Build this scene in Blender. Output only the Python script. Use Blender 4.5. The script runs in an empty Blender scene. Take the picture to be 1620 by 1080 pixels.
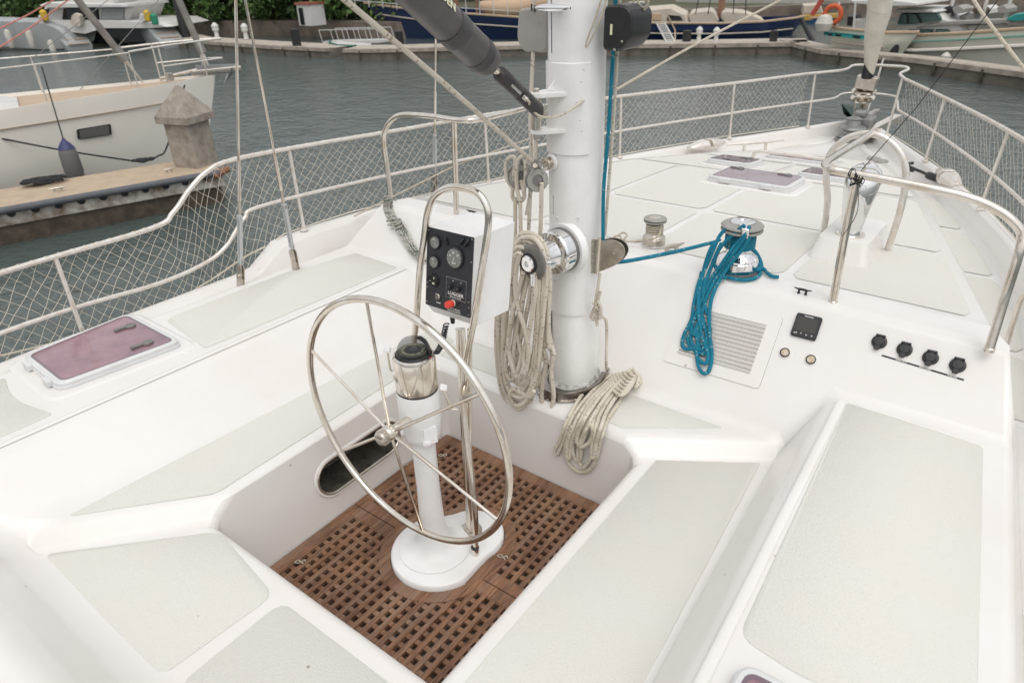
import bpy, bmesh, math, random
from mathutils import Vector, Matrix
import numpy as np
SC = bpy.context.scene
COL = SC.collection
random.seed(7)

# ------------------------------------------------------------------ camera
# world: metres, +Y = bow, +X = starboard, z = 0 at the cockpit sole, camera a tall person's eye
CAM = Vector((1.5356, 0.0, 2.2))
FPX = 1080.0
_h0, _sl = -60.0, -0.031
_dy = FPX*FPX/(540-_h0)
_down = Vector((-_sl*_dy, _dy, FPX)).normalized()
_fy = -(_down.x*(1740-810)+_down.z*FPX)/_down.y
_fw = Vector((1740-810, _fy, FPX)).normalized()
_rt = _fw.cross(-_down)
if _rt.x < 0: _rt = -_rt
RW = Matrix((_rt, _fw, -_down))          # camera axes (x right, y down, z forward) -> world
cd = bpy.data.cameras.new('camera'); cam = bpy.data.objects.new('camera', cd); COL.objects.link(cam)
cd.sensor_width = 36; cd.lens = 24; cd.clip_start = 0.05; cd.clip_end = 3000
cd.dof.use_dof = True; cd.dof.focus_distance = 2.9; cd.dof.aperture_fstop = 3.6
R4 = Matrix((RW.col[0], -RW.col[1], -RW.col[2])).transposed().to_4x4()
cam.matrix_world = Matrix.Translation(CAM) @ R4
SC.camera = cam

# ------------------------------------------------------------------ world, sun, exposure
OVC = 5.6
W = bpy.data.worlds.new('World'); SC.world = W; W.use_nodes = True
nt = W.node_tree; nt.nodes.clear()
sky = nt.nodes.new('ShaderNodeTexSky'); sky.sky_type = 'NISHITA'; sky.sun_disc = False
SUN_EL, SUN_AZ = math.radians(64), math.radians(128)
sky.sun_elevation = SUN_EL; sky.sun_rotation = SUN_AZ
sky.air_density = 1.0; sky.dust_density = 7.0; sky.ozone_density = 1.0
hs = nt.nodes.new('ShaderNodeHueSaturation'); hs.inputs['Saturation'].default_value = 0.16
bg = nt.nodes.new('ShaderNodeBackground'); bg.inputs['Strength'].default_value = 0.15
wo = nt.nodes.new('ShaderNodeOutputWorld')
# an even, slightly broken overcast layer over the clear-sky model
ctc = nt.nodes.new('ShaderNodeTexCoord'); cn = nt.nodes.new('ShaderNodeTexNoise'); cn.inputs['Scale'].default_value = 2.2; cn.inputs['Detail'].default_value = 6
cr_ = nt.nodes.new('ShaderNodeValToRGB'); cr_.color_ramp.elements[0].position = .3; cr_.color_ramp.elements[0].color = (OVC*.86, OVC*.88, OVC*.92, 1); cr_.color_ramp.elements[1].position = .7; cr_.color_ramp.elements[1].color = (OVC*1.1, OVC*1.1, OVC*1.1, 1)
cm = nt.nodes.new('ShaderNodeMix'); cm.data_type = 'RGBA'; cm.inputs[0].default_value = .65
nt.links.new(ctc.outputs['Generated'], cn.inputs['Vector']); nt.links.new(cn.outputs['Fac'], cr_.inputs[0])
nt.links.new(sky.outputs[0], hs.inputs['Color']); nt.links.new(hs.outputs[0], cm.inputs[6]); nt.links.new(cr_.outputs[0], cm.inputs[7]); nt.links.new(cm.outputs[2], bg.inputs['Color']); nt.links.new(bg.outputs[0], wo.inputs[0])
sd = bpy.data.lights.new('sun', 'SUN'); sd.energy = 0.42; sd.angle = math.radians(50); sd.color = (1.0, .965, .92)
so = bpy.data.objects.new('sun', sd); COL.objects.link(so)
_sv = Vector((math.sin(SUN_AZ)*math.cos(SUN_EL), math.cos(SUN_AZ)*math.cos(SUN_EL), math.sin(SUN_EL)))
so.rotation_euler = _sv.to_track_quat('Z', 'Y').to_euler(); so.location = (0, 0, 30)
SC.view_settings.view_transform = 'Standard'; SC.view_settings.look = 'None'
SC.view_settings.exposure = 0.27; SC.view_settings.gamma = 1.0

# ------------------------------------------------------------------ measuring helpers
def ray(px, py): return RW @ Vector((px-810, py-540, FPX))
def P(px, py, x=None, y=None, z=None):
    """point on a real plane (x=, y= or z=) seen at the photo position"""
    d = ray(px, py)
    t = (x-CAM.x)/d.x if x is not None else (y-CAM.y)/d.y if y is not None else (z-CAM.z)/d.z
    return CAM + d*t
def PV(px, py, A, B):
    """point on the vertical plane through ground points A and B"""
    n = Vector((B[1]-A[1], -(B[0]-A[0]), 0)); d = ray(px, py)
    return CAM + d*(n.dot(Vector((A[0], A[1], 0))-Vector((CAM.x, CAM.y, 0)))/n.dot(d))
def depth(p): return (RW.transposed() @ (Vector(p)-CAM)).z

# ------------------------------------------------------------------ materials
def nn(t, ty, **k):
    n = t.nodes.new(ty)
    for a, v in k.items(): setattr(n, a, v)
    return n
def mat(name, col, rough=.5, metal=0, spec=.5, coat=0, bump=None, var=None, trans=0, alpha=1, emit=None, objcoord=True):
    """bump=(scale,strength[,detail]); var=(scale, amount, colour2)"""
    m = bpy.data.materials.new(name); m.use_nodes = True
    t = m.node_tree; b = t.nodes['Principled BSDF']
    b.inputs['Base Color'].default_value = (*col, 1); b.inputs['Roughness'].default_value = rough
    b.inputs['Metallic'].default_value = metal; b.inputs['Specular IOR Level'].default_value = spec
    b.inputs['Coat Weight'].default_value = coat; b.inputs['Transmission Weight'].default_value = trans
    b.inputs['Alpha'].default_value = alpha
    if emit: b.inputs['Emission Color'].default_value = (*emit, 1); b.inputs['Emission Strength'].default_value = 1
    tc = nn(t, 'ShaderNodeTexCoord')
    if var:
        no = nn(t, 'ShaderNodeTexNoise'); no.inputs['Scale'].default_value = var[0]; no.inputs['Detail'].default_value = 5
        no.inputs['Roughness'].default_value = .6
        r = nn(t, 'ShaderNodeMapRange'); r.inputs['From Min'].default_value = .38; r.inputs['From Max'].default_value = .68
        r.inputs['To Max'].default_value = var[1]
        mx = nn(t, 'ShaderNodeMix', data_type='RGBA'); mx.inputs[6].default_value = (*col, 1); mx.inputs[7].default_value = (*var[2], 1)
        t.links.new(tc.outputs['Object'], no.inputs['Vector']); t.links.new(no.outputs['Fac'], r.inputs['Value'])
        t.links.new(r.outputs[0], mx.inputs[0]); t.links.new(mx.outputs[2], b.inputs['Base Color'])
    if bump:
        no = nn(t, 'ShaderNodeTexNoise'); no.inputs['Scale'].default_value = bump[0]; no.inputs['Detail'].default_value = bump[2] if len(bump) > 2 else 3
        bm_ = nn(t, 'ShaderNodeBump'); bm_.inputs['Strength'].default_value = bump[1]; bm_.inputs['Distance'].default_value = bump[3] if len(bump) > 3 else .002
        t.links.new(tc.outputs['Object'], no.inputs['Vector']); t.links.new(no.outputs['Fac'], bm_.inputs['Height'])
        t.links.new(bm_.outputs[0], b.inputs['Normal'])
    return m
M = {}
M['gel'] = mat('white_gelcoat', (.765, .742, .715), .26, coat=.12, bump=(3, .15, 2, .004), var=(1.7, .9, (.725, .69, .65)))
def speckle(m, amount=.72, scale=16, col=(.30, .24, .17)):
    """a few tiny specks and scuffs of dirt"""
    t = m.node_tree; b = t.nodes['Principled BSDF']; l = b.inputs['Base Color'].links[0].from_socket
    tc = nn(t, 'ShaderNodeTexCoord'); v = nn(t, 'ShaderNodeTexVoronoi'); v.inputs['Scale'].default_value = scale
    no = nn(t, 'ShaderNodeTexNoise'); no.inputs['Scale'].default_value = 90
    ad = nn(t, 'ShaderNodeMath', operation='MULTIPLY_ADD'); ad.inputs[1].default_value = .07; 
    sb = nn(t, 'ShaderNodeSeparateColor'); g = nn(t, 'ShaderNodeMath', operation='GREATER_THAN'); g.inputs[1].default_value = amount
    c = nn(t, 'ShaderNodeMath', operation='LESS_THAN'); c.inputs[1].default_value = .075
    mu = nn(t, 'ShaderNodeMath', operation='MULTIPLY'); mu2 = nn(t, 'ShaderNodeMath', operation='MULTIPLY'); mu2.inputs[1].default_value = .7
    mx = nn(t, 'ShaderNodeMix', data_type='RGBA'); mx.inputs[7].default_value = (*col, 1)
    k = t.links.new
    k(tc.outputs['Object'], v.inputs['Vector']); k(tc.outputs['Object'], no.inputs['Vector'])
    k(no.outputs['Fac'], ad.inputs[0]); k(v.outputs['Distance'], ad.inputs[2]); k(ad.outputs[0], c.inputs[0])
    k(v.outputs['Color'], sb.inputs[0]); k(sb.outputs[0], g.inputs[0]); k(c.outputs[0], mu.inputs[0]); k(g.outputs[0], mu.inputs[1])
    k(mu.outputs[0], mu2.inputs[0]); k(mu2.outputs[0], mx.inputs[0]); k(l, mx.inputs[6]); k(mx.outputs[2], b.inputs['Base Color'])
speckle(M['gel'], .74, 7)
M['skid'] = mat('beige_nonskid', (.662, .65, .605), .75, spec=.25, bump=(230, .7, 2, .003), var=(3.0, .9, (.675, .645, .59)))
speckle(M['skid'], .86, 9)
M['steel'] = mat('polished_stainless', (.78, .74, .68), .13, 1, bump=(6, .06, 3, .003), var=(14, .8, (.60, .52, .42)))
M['chrome'] = mat('chrome', (.80, .80, .80), .06, 1, bump=(5, .05, 2, .003))
M['brushed'] = mat('brushed_steel', (.62, .58, .52), .32, 1, var=(20, .8, (.42, .37, .31)), bump=(60, .1))
M['white_paint'] = mat('white_enamel', (.84, .835, .825), .28, bump=(30, .06), var=(7, .5, (.72, .70, .66)))
M['mastw'] = mat('mast_paint', (.85, .845, .83), .32, bump=(20, .07), var=(4, .8, (.72, .705, .675)))
speckle(M['mastw'], .80, 14)
M['greymetal'] = mat('grey_anodised', (.26, .25, .24), .45, .6, var=(30, .7, (.18, .16, .14)))
M['greyplastic'] = mat('grey_plastic', (.33, .315, .29), .5, var=(12, .6, (.25, .235, .21)))
M['black'] = mat('black_plastic', (.016, .016, .018), .42, var=(30, .5, (.03, .03, .03)))
M['blackgloss'] = mat('black_gloss', (.012, .012, .015), .15)
M['panel'] = mat('panel_black', (.018, .019, .024), .35, bump=(80, .1), var=(25, .7, (.03, .03, .035)))
M['vang'] = mat('vang_sleeve', (.085, .078, .082), .4, var=(9, .9, (.13, .115, .11)), bump=(15, .3, 4, .004))
M['vangdark'] = mat('vang_dark', (.03, .028, .033), .38, var=(20, .7, (.06, .05, .05)))
M['band'] = mat('vang_dark_band', (.05, .048, .052), .45, var=(16, .9, (.085, .08, .08)))
M['teak'] = None
M['glassdial'] = mat('dial_face', (.22, .23, .2), .2, coat=.5, var=(50, .5, (.12, .13, .12)))
M['red'] = mat('red_plastic', (.75, .07, .05), .35)
M['acrylic'] = mat('tinted_acrylic', (.30, .235, .27), .18, coat=.4, var=(3, .9, (.25, .185, .22)))
M['acrylicpink'] = mat('pink_acrylic', (.33, .185, .215), .12, coat=.6, var=(4, 1, (.20, .105, .14)), bump=(9, .15, 3, .004))
M['alu'] = mat('grey_hatch_frame', (.66, .665, .66), .38, .0, var=(9, .6, (.58, .58, .57)))
M['letter'] = mat('white_lettering', (.75, .74, .70), .5)
M['letterg'] = mat('pale_lettering', (.75, .74, .50), .5)
M['railw'] = mat('cream_rail', (.78, .755, .715), .24, .5, var=(25, .8, (.64, .56, .47)))
M['net'] = mat('net_cord', (.68, .62, .52), .8)
M['gapdark'] = mat('dark_gap', (.25, .235, .21), .7, bump=(120, .8))  # dark gap colour: vent outline, and painted shade between the vent slats

def wood():
    m = mat('teak_wood', (.2, .085, .045), .6, spec=.3); t = m.node_tree; b = t.nodes['Principled BSDF']
    tc = nn(t, 'ShaderNodeTexCoord'); mp = nn(t, 'ShaderNodeMapping'); mp.inputs['Scale'].default_value = (60, 5, 60)
    no = nn(t, 'ShaderNodeTexNoise'); no.inputs['Scale'].default_value = 1.5; no.inputs['Detail'].default_value = 8; no.inputs['Roughness'].default_value = .7
    cr = nn(t, 'ShaderNodeValToRGB'); e = cr.color_ramp.elements
    e[0].position = .3; e[0].color = (.075, .036, .022, 1); e[1].position = .72; e[1].color = (.34, .185, .11, 1)
    n2 = nn(t, 'ShaderNodeTexNoise'); n2.inputs['Scale'].default_value = 5; n2.inputs['Detail'].default_value = 5
    mx = nn(t, 'ShaderNodeMix', data_type='RGBA', blend_type='MULTIPLY'); mx.inputs[0].default_value = .7
    r2 = nn(t, 'ShaderNodeValToRGB'); e2 = r2.color_ramp.elements; e2[0].position = .35; e2[0].color = (.6, .56, .55, 1); e2[1].position = .65; e2[1].color = (1.25, 1.2, 1.15, 1)
    bp = nn(t, 'ShaderNodeBump'); bp.inputs['Strength'].default_value = .5; bp.inputs['Distance'].default_value = .002
    k = t.links.new
    k(tc.outputs['Object'], mp.inputs[0]); k(mp.outputs[0], no.inputs['Vector']); k(no.outputs['Fac'], cr.inputs[0])
    k(tc.outputs['Object'], n2.inputs['Vector']); k(n2.outputs['Fac'], r2.inputs[0]); k(cr.outputs[0], mx.inputs[6]); k(r2.outputs[0], mx.inputs[7])
    mp3 = nn(t, 'ShaderNodeMapping'); mp3.inputs['Scale'].default_value = (21, 1.6, 1); n3 = nn(t, 'ShaderNodeTexNoise'); n3.inputs['Scale'].default_value = 1; n3.inputs['Detail'].default_value = 1
    r3 = nn(t, 'ShaderNodeMapRange'); r3.inputs['From Min'].default_value = .45; r3.inputs['From Max'].default_value = .7; r3.inputs['To Max'].default_value = .55
    m3 = nn(t, 'ShaderNodeMix', data_type='RGBA'); m3.inputs[7].default_value = (.27, .185, .135, 1)
    k(tc.outputs['Object'], mp3.inputs[0]); k(mp3.outputs[0], n3.inputs['Vector']); k(n3.outputs['Fac'], r3.inputs['Value']); k(r3.outputs[0], m3.inputs[0]); k(mx.outputs[2], m3.inputs[6])
    k(m3.outputs[2], b.inputs['Base Color']); k(no.outputs['Fac'], bp.inputs['Height']); k(bp.outputs[0], b.inputs['Normal'])
    return m
M['teak'] = wood()

def rope_mat(name, base, fleck, base2, thresh=.86, cell=.007):
    m = mat(name, base, .8, spec=.2); t = m.node_tree; b = t.nodes['Principled BSDF']; k = t.links.new
    uv = nn(t, 'ShaderNodeUVMap'); sp = nn(t, 'ShaderNodeSeparateXYZ'); k(uv.outputs[0], sp.inputs[0])
    def mth(op, a, bb=None, c=None):
        n = nn(t, 'ShaderNodeMath', operation=op)
        for i, v in enumerate((a, bb, c)):
            if v is None: continue
            if isinstance(v, (int, float)): n.inputs[i].default_value = v
            else: k(v, n.inputs[i])
        return n.outputs[0]
    u4 = mth('MULTIPLY', sp.outputs[0], 6.0); vv = mth('DIVIDE', sp.outputs[1], .011)
    a = mth('SINE', mth('MULTIPLY', mth('ADD', u4, vv), 6.2832)); c = mth('SINE', mth('MULTIPLY', mth('SUBTRACT', u4, vv), 6.2832))
    h = mth('MULTIPLY', a, c)
    bp = nn(t, 'ShaderNodeBump'); bp.inputs['Strength'].default_value = .75; bp.inputs['Distance'].default_value = .0015
    k(h, bp.inputs['Height']); k(bp.outputs[0], b.inputs['Normal'])
    # flecks: tracer yarns along two helices, broken by the braid
    cu = mth('FLOOR', mth('ADD', mth('MULTIPLY', sp.outputs[0], 5.0), mth('DIVIDE', sp.outputs[1], .05)))
    cv = mth('FLOOR', mth('DIVIDE', sp.outputs[1], cell))
    cb = nn(t, 'ShaderNodeCombineXYZ'); k(cu, cb.inputs[0]); k(cv, cb.inputs[1])
    wn = nn(t, 'ShaderNodeTexWhiteNoise', noise_dimensions='2D'); k(cb.outputs[0], wn.inputs['Vector'])
    f = mth('GREATER_THAN', wn.outputs['Value'], thresh)
    no = nn(t, 'ShaderNodeTexNoise'); no.inputs['Scale'].default_value = 9; no.inputs['Detail'].default_value = 5
    tc = nn(t, 'ShaderNodeTexCoord'); k(tc.outputs['Object'], no.inputs['Vector'])
    mx0 = nn(t, 'ShaderNodeMix', data_type='RGBA'); mx0.inputs[6].default_value = (*base, 1); mx0.inputs[7].default_value = (*base2, 1)
    k(mth('MULTIPLY_ADD', mth('SUBTRACT', no.outputs['Fac'], .45), 3.5, .3), mx0.inputs[0])
    mx0.clamp_factor = True
    mx = nn(t, 'ShaderNodeMix', data_type='RGBA'); mx.inputs[7].default_value = (*fleck, 1); k(mx0.outputs[2], mx.inputs[6]); k(f, mx.inputs[0])
    k(mx.outputs[2], b.inputs['Base Color'])
    return m
M['rope'] = rope_mat('beige_braid', (.73, .675, .58), (.36, .32, .27), (.64, .575, .475), .94, .0055)
M['ropecream'] = rope_mat('cream_braid', (.66, .60, .50), (.45, .38, .3), (.56, .50, .39), .93)
M['ropegrey'] = rope_mat('white_grey_braid', (.60, .59, .54), (.10, .13, .12), (.50, .48, .42), .70)
M['ropeblue'] = rope_mat('blue_braid', (.018, .225, .33), (.25, .38, .40), (.016, .175, .26), .96, .0055)
M['ropeolive'] = rope_mat('weathered_braid', (.74, .69, .59), (.42, .37, .30), (.66, .61, .48), .945, .0055)
M['ropeblack'] = mat('black_cord', (.012, .012, .014), .7)
M['ropepink'] = mat('pink_line', (.52, .20, .16), .8)

# ------------------------------------------------------------------ mesh helpers
class MB:
    def __init__(s): s.v = []; s.f = []; s.uv = []; s.has = False; s.mi = []; s.cm = 0
    def add(s, vs, fs, uvs=None):
        o = len(s.v); s.v += [tuple(v) for v in vs]; s.f += [[i+o for i in f] for f in fs]
        s.mi += [s.cm]*len(fs)
        if uvs: s.has = True; s.uv += uvs
        else: s.uv += [[(0, 0)]*len(f) for f in fs]
        return s
    def box(s, c, size, rot=None):
        hx, hy, hz = [a/2 for a in size]; vs = []
        for dz in (-hz, hz):
            for dx, dy in ((-hx, -hy), (hx, -hy), (hx, hy), (-hx, hy)):
                v = Vector((dx, dy, dz)); vs.append((rot @ v if rot else v)+Vector(c))
        return s.add(vs, [[3, 2, 1, 0], [4, 5, 6, 7], [0, 1, 5, 4], [1, 2, 6, 5], [2, 3, 7, 6], [3, 0, 4, 7]])
    def hexa(s, b, t):
        return s.add(list(b)+list(t), [[3, 2, 1, 0], [4, 5, 6, 7], [0, 1, 5, 4], [1, 2, 6, 5], [2, 3, 7, 6], [3, 0, 4, 7]])
    def prism(s, poly, n, th):
        """poly: 3D points (CCW seen from n); extruded from the polygon plane by th along n"""
        n = Vector(n); k = len(poly); a = [Vector(p) for p in poly]; b = [p+n*th for p in a]
        s.add(a+b, [list(range(k))[::-1], [k+i for i in range(k)]]+[[i, (i+1) % k, k+(i+1) % k, k+i] for i in range(k)])
        return s
    def tube(s, pts, r, seg=8, closed=False, cap=True, twist=0):
        pts = [Vector(p) for p in pts]; n = len(pts); rr = r if hasattr(r, '__len__') else [r]*n
        tang = []
        for i in range(n):
            if closed: d = pts[(i+1) % n]-pts[i-1]
            else: d = pts[min(i+1, n-1)]-pts[max(i-1, 0)]
            tang.append(d.normalized() if d.length > 1e-9 else Vector((0, 0, 1)))
        t0 = tang[0]; up = Vector((0, 0, 1)) if abs(t0.z) < .9 else Vector((1, 0, 0))
        nr = (up-t0*up.dot(t0)).normalized(); vs = []; L = 0; Ls = []
        for i in range(n):
            if i: L += (pts[i]-pts[i-1]).length; nr = nr-tang[i]*nr.dot(tang[i]); nr = nr.normalized() if nr.length > 1e-6 else Vector((0, 1, 0))
            bn = tang[i].cross(nr); Ls.append(L)
            for k in range(seg):
                a = 2*math.pi*k/seg; vs.append(pts[i]+(nr*math.cos(a)+bn*math.sin(a))*rr[i])
        fs = []; uv = []; m = n if closed else n-1
        for i in range(m):
            j = (i+1) % n; l0 = Ls[i]; l1 = Ls[j] if j else L+(pts[0]-pts[-1]).length
            for k in range(seg):
                k2 = (k+1) % seg; fs.append([i*seg+k, i*seg+k2, j*seg+k2, j*seg+k])
                uv.append([(k/seg, l0), ((k+1)/seg, l0), ((k+1)/seg, l1), (k/seg, l1)])
        if cap and not closed:
            fs.append([k for k in range(seg)][::-1]); uv.append([(0, 0)]*seg); fs.append([(n-1)*seg+k for k in range(seg)]); uv.append([(0, 0)]*seg)
        return s.add(vs, fs, uv)
    def cyl(s, a, b, r0, r1=None, seg=20): return s.tube([a, b], [r0, r0 if r1 is None else r1], seg)
    def lathe(s, prof, o=(0, 0, 0), ax=(0, 0, 1), seg=32, sx=1, sy=1):
        """prof: [(r, h)]"""
        q = Vector(ax).normalized().to_track_quat('Z', 'Y') if abs(Vector(ax).normalized().z) < .9999 else Matrix.Identity(3).to_quaternion()
        if Vector(ax).z < -.9999: q = Matrix.Rotation(math.pi, 3, 'X').to_quaternion()
        vs = []; o = Vector(o)
        for r, h in prof:
            for k in range(seg):
                a = 2*math.pi*k/seg; vs.append(o+q @ Vector((r*sx*math.cos(a), r*sy*math.sin(a), h)))
        fs = []
        for i in range(len(prof)-1):
            for k in range(seg):
                k2 = (k+1) % seg; fs.append([i*seg+k, i*seg+k2, (i+1)*seg+k2, (i+1)*seg+k])
        if prof[0][0] > 1e-5: fs.append([k for k in range(seg)][::-1])
        if prof[-1][0] > 1e-5: fs.append([(len(prof)-1)*seg+k for k in range(seg)])
        return s.add(vs, fs)
    def loft(s, rings, closed=True, cap=True):
        n = len(rings[0]); o = [p for r in rings for p in r]; fs = []
        for i in range(len(rings)-1):
            for k in range(n if closed else n-1):
                k2 = (k+1) % n; fs.append([i*n+k, i*n+k2, (i+1)*n+k2, (i+1)*n+k])
        if cap and closed: fs.append(list(range(n))[::-1]); fs.append([(len(rings)-1)*n+k for k in range(n)])
        return s.add(o, fs)
    def build(s, name, m, parent=None, smooth=True, bevel=0, seg=2, ang=35, wn=False):
        me = bpy.data.meshes.new(name); L = parent.matrix_world.translation if parent else Vector((0, 0, 0))
        L = wloc(parent) if parent else L
        me.from_pydata([(v[0]-L.x, v[1]-L.y, v[2]-L.z) for v in s.v], [], s.f); me.validate(verbose=False)
        if s.has and len(me.polygons) == len(s.f):
            ul = me.uv_layers.new(name='UVMap'); d = [c for f in s.uv for p in f for c in p]
            if len(d) == 2*len(me.loops): ul.data.foreach_set('uv', d)
        ms = m if isinstance(m, (list, tuple)) else [m]
        for x in ms: me.materials.append(x)
        if len(ms) > 1 and len(me.polygons) == len(s.mi): me.polygons.foreach_set('material_index', s.mi)
        o = bpy.data.objects.new(name, me); COL.objects.link(o)
        if parent: o.parent = parent
        if bevel:
            b = o.modifiers.new('b', 'BEVEL'); b.width = bevel; b.segments = seg; b.limit_method = 'ANGLE'; b.angle_limit = math.radians(30)
        if smooth:
            me.polygons.foreach_set('use_smooth', [True]*len(me.polygons))
            bmx = bmesh.new(); bmx.from_mesh(me)
            for e in bmx.edges:
                e.smooth = bool(bevel) or not (len(e.link_faces) == 2 and e.calc_face_angle(0) > math.radians(ang))
            bmx.to_mesh(me); bmx.free()
            if bevel: 
                w = o.modifiers.new('w', 'WEIGHTED_NORMAL'); w.keep_sharp = True
        return o
def wloc(o):
    L = Vector((0, 0, 0))
    while o: L += o.location; o = o.parent
    return L
def tag(o, label=None, cat=None, group=None, kind=None):
    if label: o['label'] = label
    if cat: o['category'] = cat
    if group: o['group'] = group
    if kind: o['kind'] = kind
    return o
def thing(name, loc, label, cat, group=None):
    o = bpy.data.objects.new(name, None); o.empty_display_size = .1; COL.objects.link(o); o.location = loc
    return tag(o, label, cat, group)
def copy_tree(o, parent=None):
    c = o.copy(); COL.objects.link(c); c.parent = parent
    for ch in [x for x in bpy.data.objects if x.parent == o]: copy_tree(ch, c)
    return c
def cr(pts, n=8, closed=False):
    """Catmull-Rom resample"""
    p = [Vector(q) for q in pts]; out = []; N = len(p)
    rng = range(N) if closed else range(N-1)
    for i in rng:
        if closed: a, b, c, d = p[i-1], p[i], p[(i+1) % N], p[(i+2) % N]
        else: a, b, c, d = p[max(i-1, 0)], p[i], p[i+1], p[min(i+2, N-1)]
        for k in range(n):
            t = k/n; out.append(.5*((2*b)+(c-a)*t+(2*a-5*b+4*c-d)*t*t+(3*b-a-3*c+d)*t**3))
    if not closed: out.append(p[-1])
    return out
def rnd(poly, r, n=5):
    """round the corners of a 3D polygon"""
    out = []; k = len(poly); p = [Vector(q) for q in poly]
    rs = r if hasattr(r, '__len__') else [r]*k
    for i in range(k):
        a, b, c = p[i-1], p[i], p[(i+1) % k]; u = (a-b); w = (c-b)
        d = min(rs[i], u.length*.45, w.length*.45); s0 = b+u.normalized()*d; s1 = b+w.normalized()*d
        for j in range(n+1):
            t = j/n; out.append(s0*(1-t)**2+b*2*t*(1-t)+s1*t*t)
    return out
def text(name, s, size, o, xd, yd, m, parent, extr=.0004, align='CENTER', sx=1.0):
    cu = bpy.data.curves.new(name, 'FONT'); cu.body = s; cu.size = size; cu.align_x = align; cu.align_y = 'CENTER'; cu.extrude = extr; cu.offset = size*.022; cu.resolution_u = 2
    ob = bpy.data.objects.new(name, cu); COL.objects.link(ob)
    dg = bpy.context.evaluated_depsgraph_get(); me = bpy.data.meshes.new_from_object(ob.evaluated_get(dg)); bpy.data.objects.remove(ob); bpy.data.curves.remove(cu)
    xd = Vector(xd).normalized(); yd = Vector(yd); yd = (yd-xd*yd.dot(xd)).normalized(); zd = xd.cross(yd); L = wloc(parent) if parent else Vector((0, 0, 0))
    me.transform(Matrix.Translation(Vector(o)-L) @ Matrix((xd*sx, yd, zd)).transposed().to_4x4())
    me.materials.clear(); me.materials.append(m); me.name = name
    ob = bpy.data.objects.new(name, me); COL.objects.link(ob); ob.parent = parent
    return ob

# ------------------------------------------------------------------ the yacht we stand on
yacht = thing('sailing_yacht', (0, 0, 0), 'white centre-cockpit sailing yacht filling the foreground, beige non-skid panels on its decks', 'sailing yacht')
CY = [2.9, 4, 5, 6, 7, 8, 8.6]
def Zc(y): return float(np.interp(y, CY, [.90, .84, .78, .66, .53, .50, .50]))
def Ce(y): return float(np.interp(y, [2.9, 3.9, 5.3, 6.3, 7.2, 7.8, 8.2], [1.66, 1.40, 1.03, .72, .42, .20, .02]))
def Hh(y): return float(np.interp(y, [-1, 1, 2.5, 4, 5, 5.75, 6.4, 6.9, 7.5, 8.0, 8.35], [2.06, 2.14, 2.10, 1.88, 1.60, 1.33, 1.06, .82, .50, .24, .03]))
def Zg(y): return float(np.interp(y, [2.9, 4, 5, 7, 8.4], [.745, .70, .66, .62, .62]))
def Zs(y): return min(float(np.interp(y, [2.9, 3.05, 4, 5, 7, 8.4], [.50, .50, .53, .53, .49, .48])), Zc(y)-.012)

Vt = dict(F1=(-.53, .86, 0), F2=(-.53, 2.10, 0), F3=(.53, 2.10, 0), F4=(.53, .86, 0),
    R0=(-.585, .85, .36), RA=(-.59, .95, .43), R2=(-.59, 2.13, .43), RF=(.47, 2.13, .43), RG=(.56, 2.10, .36), R4=(.56, .85, .36),
    aL=(-1.03, .42, .43), bL=(-1.0, .33, .36), bC=(1.10, .33, .36), bR=(1.05, 2.41, .36), aR=(1.03, 2.48, .43), aLb=(-.885, 2.48, .43),
    cL=(-1.30, .15, .63), cLb=(-1.22, 2.652, .63), cRc=(1.235, .18, .62), cRb=(1.165, 2.645, .62), cRo=(1.775, 2.645, .62), cLo=(-1.84, 2.652, .63),
    tS=(1.69, 2.873, .882), tC=(0, 2.8915, .903), tP=(-1.69, 2.873, .882), tS2=(1.60, 3.03, .889), tC2=(0, 3.03, .8945), tP2=(-1.60, 3.03, .889),
    dLa=(-1.96, -.5, .63), dLm=(-1.93, 1.2, .63), dLo=(-1.87, 2.2, .63), eR=(1.90, -.5, .62), eRm=(1.87, 1.4, .62),
    sR=(1.82, 2.70, .50), sRm=(1.93, 1.4, .50), sRa=(1.97, -.5, .50),
    sL=(-1.90, 2.70, .50), qR=(1.745, 3.04, .575), qL=(-1.745, 3.04, .575), sLm=(-1.99, 1.2, .50), sLa=(-2.02, -.5, .50))
gelc = 1.0; W6 = .06
faces = [('F1','F2','F3','F4'), ('F2','R2','RF','RG','F3'), ('F3','RG','R4','F4'), ('F4','R4','R0','F1'),
    ('RA','aL','aLb','aR','RF','R2'), ('R0','bL','aL','RA'), ('RF','aR','bR','RG'), ('R0','R4','RG','bR','bC','bL'),
    ('bL','cL','aL'), ('aL','cL','cLb','aLb'), ('bL','bC','cRc','cL'), ('bC','bR','aR','cRb','cRc'),
    ('aLb','cLb','cLo','tP','tC','tS','cRo','cRb','aR'), ('tP','tP2','tC2','tC'), ('tC','tC2','tS2','tS'),
    ('cL','dLa','dLm','dLo','cLo','cLb'), ('cL','cRc','eR','dLa'), ('cRc','cRb','cRo','eRm','eR'),
    ('eRm','cRo','sR','sRm'), ('eR','eRm','sRm','sRa'), ('dLo','sL','cLo'), ('dLm','sLm','sL','dLo'), ('dLa','sLa','sLm','dLm'), ('cRo','tS','tS2','qR','sR'), ('cLo','sL','qL','tP2','tP')]
bme = bmesh.new(); bv = {k: bme.verts.new(v) for k, v in Vt.items()}
for f in faces: bme.faces.new([bv[k] for k in f])
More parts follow.
